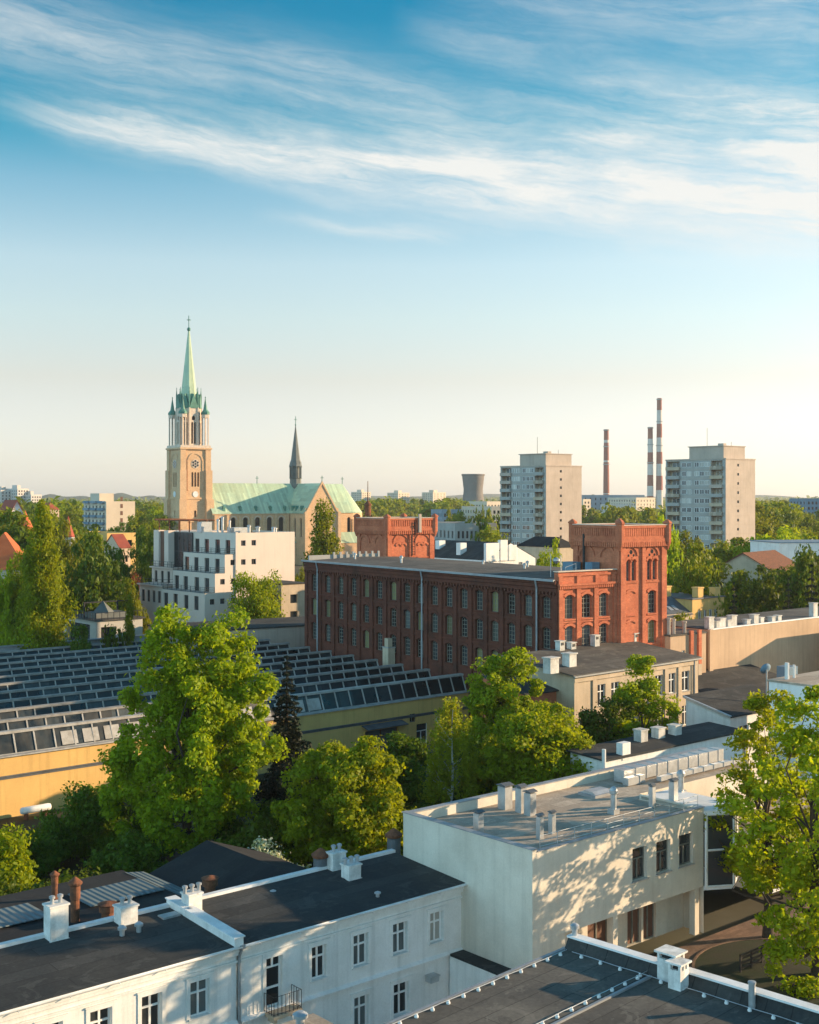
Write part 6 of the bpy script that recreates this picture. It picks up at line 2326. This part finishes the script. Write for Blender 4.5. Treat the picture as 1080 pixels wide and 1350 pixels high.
# near trees, each grown for its own place
lime_boughs = [(-1.7, 0, 17.2, 2.2, 2.3, 3.2), (2.9, 0.3, 16.9, 2.7, 2.6, 3.2), (4.9, 0, 13.6, 1.9, 2.0, 2.3), (-2.7, 0, 13.2, 2.5, 2.6, 3.0), (0.9, -1.6, 13.4, 3.0, 2.8, 3.2),
               (0.8, 2.4, 13.2, 3.2, 2.6, 3.2), (5.1, -0.4, 9.8, 2.5, 2.4, 2.2), (-4.2, -0.4, 9.2, 2.6, 2.6, 2.6), (-0.4, -2.6, 9.2, 3.2, 3.0, 3.0), (2.6, -2.0, 7.2, 3.0, 2.8, 2.8),
               (2.9, 1.6, 5.2, 3.0, 3.0, 2.8), (-4.5, 0.6, 5.2, 2.5, 3.0, 2.6), (-0.2, -1.8, 4.2, 3.4, 3.0, 2.4), (0.6, 1.2, 9.4, 3.6, 3.2, 3.6)]
p = pw(243, 1140, 0)
plant('lime_tree', broad(11, 20.6, 14.0, 0.10, 330, 230, 0.20, m_leaf, 0.068, limbs=26, subs=lime_boughs),
      'largest tree, a tall bright green lime between the saw-tooth roofs and the left white house', 'tree', (p[0] + 0.4, p[1], 0))
p = pw(420, 1150, 0)
plant('round_tree', broad(12, 10.9, 9.3, 0.03, 260, 230, 0.19, m_leaf, 0.075, lambda t: math.sin(PI * min(1, 0.22 + t * 0.74)) ** 0.5, limbs=16, nsub=13),
      'broad round bright tree between the spruce and the beige block', 'tree', (*pd(457, 93.0), 0), rot=1.0)
plant('spruce', spruce(13, 15.5, 5.6, 30, 0.20, 170), 'tall dark spruce standing right of the big lime tree', 'tree', (*pd(378, 108.0), 0))
plant('birch', birch(14, 12.2, 4.9, 150, 0.12), 'weeping birch with a white trunk in front of the yellow wall', 'tree', (*pd(595, 105.0), 0))
plant('round_tree', broad(15, 14.3, 8.2, 0.08, 220, 210, 0.19, m_leaf, 0.08, limbs=16, nsub=11), 'rounded bright tree at the right end of the yellow wall, taller of the close pair', 'tree', (*pd(664, 119.0), 0))
plant('round_tree', broad(16, 11.4, 8.8, 0.04, 220, 210, 0.19, m_leaf, 0.08, limbs=14, nsub=11), 'lower rounded tree just behind the beige block roof vents, right of the close pair', 'tree', (*pd(708, 105.0), 0))
plant('dark_tree', broad(17, 7.8, 5.2, 0.08, 90, 260, 0.21, m_leafd, 0.13, limbs=12), 'darker green tree between the round tree and the birch', 'tree', (*pd(530, 111.0), 0))
plant('dark_tree', broad(18, 7.4, 6.4, 0.08, 80, 260, 0.21, m_leafd, 0.13, limbs=12), 'dark shaded tree behind the birch at the foot of the yellow wall', 'tree', (*pd(640, 110.0), 0))
plant('ragged_tree', broad(19, 13.9, 6.2, 0.16, 120, 150, 0.18, m_leaf, 0.085, lambda t: (0.95 if t < 0.5 else 0.95 - 1.5 * (t - 0.5)), limbs=18, nsub=12, subr=0.19), 'ragged tree with a pointed top in front of the grey house', 'tree', (*pd(843, 118.0), 0))
plant('ragged_tree', broad(20, 10.0, 5.2, 0.15, 60, 230, 0.19, m_leafd, 0.13, limbs=12, inner=0.3), 'low ragged dark tree left of the ragged pointed tree by the grey house', 'tree', (*pd(796, 116.0), 0))
plant('court_tree', broad(21, 14.8, 6.4, 0.16, 130, 115, 0.155, m_leafy, 0.072, lambda t: (0.6 + 0.4 * math.sin(PI * min(1, 0.05 + t))) * (1 if t < 0.8 else max(0.1, 1 - (t - 0.8) * 3)), tr=0.30, limbs=34, spread=0.8, nsub=14, subr=0.17),
      'airy yellow green maple with a bare dark trunk standing in the paved court', 'tree', (*pw(1013, 1236, 2.0), 2.0))
plant('court_tree', broad(22, 16.0, 7.8, 0.02, 170, 140, 0.175, m_leafy, 0.075, lambda t: 0.95 if t < 0.6 else max(0.1, 0.95 - 1.9 * (t - 0.6)), tr=0.30, limbs=28, spread=0.8, nsub=14, subr=0.19),
      'denser tree at the right edge, behind the planting bed kerb', 'tree', (*pw(1078, 1290, 2.0), 2.0))
plant('shrub', broad(23, 5.2, 5.0, 0.02, 34, 150, 0.13, m_blossom, 0.15, limbs=6), 'white blossoming shrub behind the right white house roof', 'shrub', (*pd(352, 86.0), 0))
plant('shrub', broad(24, 5.7, 5.8, 0.02, 60, 200, 0.16, m_leafd, 0.14, limbs=8), 'wide dark shrub at the left foot of the big lime tree', 'shrub', (*pd(118, 101.0), 0))
plant('small_tree', broad(25, 7.4, 4.6, 0.10, 56, 260, 0.17, m_leaf, 0.14, limbs=10), 'small bright tree cut by the left edge above the black roofed shed', 'tree', (*pd(-8, 82.0), 0))
# clipped ivy hedge over the shed wall: leaves on a long low body
rng = np.random.default_rng(31)
lob = []
for i in range(70):
    f = rng.random()
    lob.append(((18 * f, rng.normal() * 0.6, 2.6 + 2.6 * rng.random()), (1.5, 1.2, 1.1)))
P, N, S = lobe_leaves(lob, 190, 0.17, rng)
hg = thing('ivy_hedge', 'dark overgrown hedge running behind the black roofed shed', 'hedge', (*gw(19, 77.5), 0), GA - 0.30)
place('foliage', leaf_mesh('foliage', P, N, S, m_leafd, rng), hg)
b = MB()
b.box(0, 18, -0.6, 0.6, 0, 4.0)
b.build('stem', m_bark, hg)
# garden behind: shaded bushes under the trees
bp = [broad(40 + i, 4.0, 4.6, 0.02, 26, 200, 0.17, m_leafd, 0.17, limbs=5) for i in range(3)]
rr_ = random.Random(9)
for i, (px, Y) in enumerate(((170, 92), (205, 100), (300, 99), (330, 93), (360, 100), (400, 101), (470, 104), (500, 99), (560, 104), (610, 108), (690, 112), (745, 116), (770, 111), (880, 112), (140, 106), (60, 98), (30, 93))):
    plant('bush', bp[i % 3], 'dark leafy bush in the shaded garden strip under the trees', 'bush', at_base(px, Y), 0.8 + 0.5 * rr_.random(), rr_.random() * 6, 'bushes in the shaded garden strip')

# middle distance: prototypes, then named individuals
T_round = [broad(50 + i, 12, 10.5, 0.06, 110, 90, 0.33, m_leaffar, 0.10, limbs=8, nsub=9) for i in range(3)]
T_dark = [broad(60 + i, 12, 10.0, 0.05, 110, 90, 0.33, m_leafd, 0.10, limbs=8, nsub=9) for i in range(3)]
T_bright = [broad(70 + i, 12, 10.0, 0.06, 110, 90, 0.32, m_leaf, 0.10, limbs=8, nsub=9) for i in range(2)]
T_pop = [poplar(80 + i, 24, 7.2, 170, 0.34, 80) for i in range(2)]
T_spr = [spruce(90 + i, 16, 7.5, 18, 0.34, 44) for i in range(2)]
T_small = [broad(95 + i, 9, 9.5, 0.02, 36, 46, 0.70, m_leaffar, 0.17, limbs=4, nsub=6) for i in range(3)]
T_smalld = [broad(98 + i, 9, 9.5, 0.02, 36, 46, 0.70, m_leafd, 0.17, limbs=4, nsub=6) for i in range(2)]


def mid(name, proto, label, px, Y, ytop, wid=None, cat='tree', h0=12.0, w0=10.2, rot=0.0, z=0.0, group=None, squat=0.0):
    """tree whose top shows at photo row ytop and whose crown is wid photo pixels wide"""
    H = zz(ytop, Y) - z
    s = (wid / FPX * Y / w0) if wid else H / h0
    s = max(s, squat * H / h0)
    return plant(name, proto, label, cat, at_base(px, Y, z), s, rot, group, sz=H / h0)


mid('poplar', poplar(200, 24, 8.0, 300, 0.24, 150, m_leaf), 'tall thick poplar at the far left, in front of the orange roofs', 55, 182, 668, 54, h0=24, w0=7.6)
mid('poplar', poplar(201, 24, 8.0, 200, 0.30, 70, m_leafp), 'shorter poplar close against the left side of the tall thick poplar', 30, 186, 730, 40, h0=24, w0=7.6)
mid('poplar', T_pop[0], 'slender poplar standing before the cathedral transept gable', 428, 300, 663, 36, h0=24, w0=7.0)
mid('round_tree', broad(202, 12, 10.5, 0.06, 90, 200, 0.25, m_leaf, 0.13, limbs=10), 'round bright tree in front of the white terraced house gable', 338, 219, 757, 62)
mid('dark_tree', T_dark[0], 'large dark tree between the tall poplar and the pavilion', 120, 222, 705, 74, rot=1)
mid('dark_tree', T_dark[1], 'tall dark tree right behind the pavilion roof terrace', 152, 240, 722, 52, rot=2)
mid('round_tree', T_round[1], 'pale green tree above the pavilion beside the dark trees', 88, 262, 690, 46, rot=3)
mid('bright_tree', T_bright[0], 'bright tree in front of the yellowish flat roofed block', 124, 330, 700, 34, rot=1.5)
mid('round_tree', T_round[0], 'tree with a thin brown top beside the pavilion', 176, 205, 768, 40, rot=2.2)
mid('copper_tree', broad(203, 12, 10, 0.1, 40, 120, 0.36, m_copperleaf, 0.17, limbs=8), 'small copper red leaved tree left of the terraced house wing', 178, 262, 757, 22)
mid('dark_tree', T_dark[2], 'dark tree left of the terraced house below the cathedral tower', 196, 290, 700, 44, rot=4)
mid('round_tree', T_round[2], 'round tree behind the terraced house wing, under the cathedral tower', 208, 330, 690, 36, rot=5)
mid('small_tree', T_bright[1], 'small bright tree at the left end of the saw-tooth ridge', 44, 182, 812, 56, rot=1)
mid('small_tree', T_bright[0], 'small ragged tree at the left edge behind the saw-tooth ridge', 8, 186, 745, 54, rot=3)
mid('dark_tree', T_dark[0], 'low dark bush like tree between the pavilion and the saw-tooth ridge', 104, 180, 826, 42, rot=0.4)
mid('ivy_column', T_pop[1], 'narrow ivy covered tree at the right corner of the pavilion', 171, 186, 785, 14, h0=24, w0=7.0)
mid('dark_tree', T_smalld[0], 'dark garden bush at the right foot of the pavilion', 150, 184, 828, 34, h0=9, w0=9.5)
mid('round_tree', T_round[1], 'dense round dark chestnut right of the right mill tower', 924, 205, 721, 66, rot=2)
mid('bright_tree', T_bright[1], 'bright tree rising behind the right edge of the right mill tower', 880, 240, 688, 44, rot=2)
mid('round_tree', T_round[0], 'green bush like tree at the foot of the right mill tower', 900, 172, 812, 50, rot=3)
mid('dark_tree', T_dark[1], 'wide dark tree behind the yellow house', 1015, 215, 752, 84, rot=1)
mid('dark_tree', T_dark[2], 'dark tree at the right edge above the blank tan wall', 1062, 205, 728, 66, rot=2)
mid('spruce', T_spr[0], 'dark spruce beside the yellow house', 968, 186, 766, 36, h0=16, w0=7.5)
mid('spruce', T_spr[1], 'tall dark spruce above the blank tan wall at the right edge', 1070, 190, 742, 44, h0=16, w0=7.5)
mid('spruce', T_spr[0], 'dark spruce between the yellow house and the right edge', 1040, 197, 760, 34, h0=16, w0=7.5, rot=2)
mid('bright_tree', T_bright[0], 'bright crown left of the right mill tower, below the left tower block', 728, 230, 716, 46, rot=2.5)
mid('bright_tree', T_bright[1], 'small bright crown left of the left tower block', 649, 390, 696, 30, rot=1.5)
mid('round_tree', T_round[2], 'dark slim tree right of the cathedral apse', 636, 560, 668, 8)
mid('round_tree', T_round[2], 'tree filling the gap under the terraced house and the mill', 396, 262, 752, 30, rot=2)
# rows of individuals: one label for each belt
def belt(label, group, spots, protos, h0=12.0, w0=10.2, name='tree', seed=1, squat=0.85):
    rg = random.Random(seed)
    for px, Y, yt, wd in spots:
        mid(name, protos[rg.randrange(len(protos))], label, px, Y, yt, wd, rot=rg.random() * 6, group=group, h0=h0, w0=w0, squat=squat)


rg = random.Random(5)
belt('leafy tree in the green belt in front of the right tower block', 'trees before the right tower block',
     [(px + rg.uniform(-5, 5), 285 + rg.uniform(0, 60), yt + rg.uniform(-3, 3), 32 + rg.uniform(0, 12)) for px, yt in
      ((893, 714), (905, 706), (945, 715), (968, 711), (985, 716), (1004, 708), (1020, 704), (1040, 706), (1060, 700), (1078, 704))], T_round + T_bright, seed=2)
belt('tree in the wooded slope at the right edge below the blue office slab', 'trees on the right slope',
     [(rg.uniform(1000, 1085), 400 + 25 * i, 696 - i * 2.0 + rg.uniform(-4, 4), 26) for i in range(16)], T_round + T_dark, seed=3)
belt('tree beside the right foot of the right tower block', 'trees right of the right tower block',
     [(1003, 420, 667, 28), (1018, 450, 672, 24), (1030, 470, 664, 30), (1048, 500, 668, 26), (1000, 390, 684, 26), (1062, 520, 676, 24), (1075, 480, 684, 26)], T_round + T_dark, seed=4)
belt('tree between the poplar at the far left and the grey balcony block', 'trees left of the cathedral',
     [((x, 330 + 12 * i, (700 if x < 105 or x > 180 else 724) - i * 1.2 + rg.uniform(-5, 4), 24 + rg.uniform(-4, 6))) for i, x in enumerate((66, 74, 82, 92, 99, 108, 118, 132, 146, 157, 168, 182, 190, 196, 203, 210, 216, 86))], T_round + T_dark, seed=6)
belt('tree around the grey balcony block', 'trees around the balcony block',
     [(px, Y, yt, 26) for px, Y, yt in ((100, 580, 684), (160, 530, 691), (178, 530, 692), (188, 580, 676), (196, 610, 668), (204, 620, 674), (213, 600, 666), (94, 620, 670), (85, 600, 676), (72, 620, 666), (124, 520, 692))], T_round + T_bright, seed=7)
belt('tree at the far left among the orange roofs', 'trees among the orange roofs',
     [(-4, 300, 672, 10), (17, 300, 676, 10), (44, 400, 682, 22), (16, 520, 668, 20), (56, 460, 672, 20), (66, 420, 684, 22), (72, 300, 712, 26), (70, 260, 735, 30), (12, 215, 768, 30)], T_dark + T_round, seed=8)
belt('tree in front of the boiler hall between the tower blocks', 'trees before the boiler hall',
     [(rg.uniform(766, 880), rg.uniform(600, 900), 672 + rg.uniform(-4, 8), 16) for i in range(14)], T_small, 9.0, 9.5, seed=9)
belt('tree among the low roofs behind the left mill tower', 'trees behind the left mill tower',
     [(rg.uniform(578, 660), rg.uniform(420, 800), 686 - rg.uniform(0, 14), 13) for i in range(12)], T_small + T_smalld, 9.0, 9.5, seed=10, squat=0.4)
belt('tree in the distant belt right of the cathedral roof', 'trees in the belt right of the cathedral',
     [(470 + (i * 7.3) % 190, 900 + (i * 37) % 500, 661.5 + rg.uniform(-2.5, 2.5), 12 + rg.uniform(0, 5)) for i in range(34)], T_small, 9.0, 9.5, seed=11)
belt('tree behind the mill roof around the white gabled house', 'trees around the white gabled house',
     [(648, 340, 702, 24), (720, 300, 720, 26), (745, 280, 726, 24)], T_bright + T_round, seed=12)
belt('tree in the garden gap behind the blank tan wall', 'trees behind the tan wall',
     [(940, 230, 745, 44), (985, 225, 756, 40), (1000, 245, 742, 44), (1045, 235, 738, 48), (1080, 230, 730, 46), (900, 226, 756, 36), (930, 250, 738, 40)], T_dark + T_round, seed=13)
belt('tree in the far left belt below the horizon', 'trees in the far left belt',
     [((i * 11.7) % 222, 700 + (i * 53) % 700, 664 + rg.uniform(-3, 3), 15 + rg.uniform(0, 6)) for i in range(46)], T_small + T_smalld, 9.0, 9.5, seed=14)
belt('tree in the far right belt below the horizon', 'trees in the far right belt',
     [(1000 + (i * 9.1) % 90, 700 + (i * 53) % 700, 663 + rg.uniform(-3, 3), 15 + rg.uniform(0, 6)) for i in range(22)], T_small + T_smalld, 9.0, 9.5, seed=15)

# far-off woods: one mass out to the horizon
rng = np.random.default_rng(77)
lob = []
for i in range(2600):
    Y = 1300 + 6200 * rng.random() ** 1.5
    X = (rng.random() - 0.5) * 2 * (Y * 0.42 + 200)
    s = 7 + 9 * rng.random() + Y * 0.0012
    lob.append(((X, Y, s * 0.35), (s * 1.9, s * 1.5, s * 0.85)))
P, N, S = lobe_leaves(lob, 26, 4.2, rng, shell=0.75, up=0.5)
S = S * (0.6 + P[:, 1] / 4000)
wood = place('far_woods', leaf_mesh('far_woods', P, N, S, m_leaffar, rng, 0.8))
tag(wood, kind='stuff')
# low wooded ridges on the horizon
m_hill = M('wooded_hill', (0.055, 0.075, 0.035), (0.035, 0.055, 0.028), 0.004, fine=0.3, fscale=0.03)
b = MB()
for (Y, X0, X1, hh, sd) in ((5200, -1800, -500, 44, 1), (6500, -3000, 3000, 30, 2), (7600, -3600, 3600, 44, 3)):
    r_ = random.Random(sd)
    n = 60
    pr = []
    for i in range(n + 1):
        f = i / n
        pr.append((X0 + (X1 - X0) * f, Y, hh * (0.35 + 0.65 * math.sin(PI * f) ** 0.5) * (0.75 + 0.35 * math.sin(i * 0.7 + sd) * math.sin(i * 0.23 + sd * 2)) + r_.uniform(-1.5, 1.5)))
    for i in range(n):
        (x0, y0, z0), (x1, y1, z1) = pr[i], pr[i + 1]
        b.face([(x0, Y - 250, -1), (x1, Y - 250, -1), (x1, Y, z1), (x0, Y, z0)])
        b.face([(x0, Y, z0), (x1, Y, z1), (x1, Y + 300, -1), (x0, Y + 300, -1)])
tag(b.build('hills', m_hill, smooth=True), kind='structure')

# ------------------------------------------------------------------ haze
hzm = bpy.data.materials.new('haze')
hzm.use_nodes = True
t = NT(hzm.node_tree)
pv = t.n('ShaderNodeVolumePrincipled', {'Color': (0.92, 0.95, 1.0, 1), 'Density': 0.00006, 'Anisotropy': 0.3})
t.n('ShaderNodeOutputMaterial', {'Volume': pv})
b = MB()
b.box(-9200, 9200, -9200, 9200, -1.5, 190)
tag(b.build('haze', hzm), 'thin pale evening haze over the whole city', None, None, 'stuff')
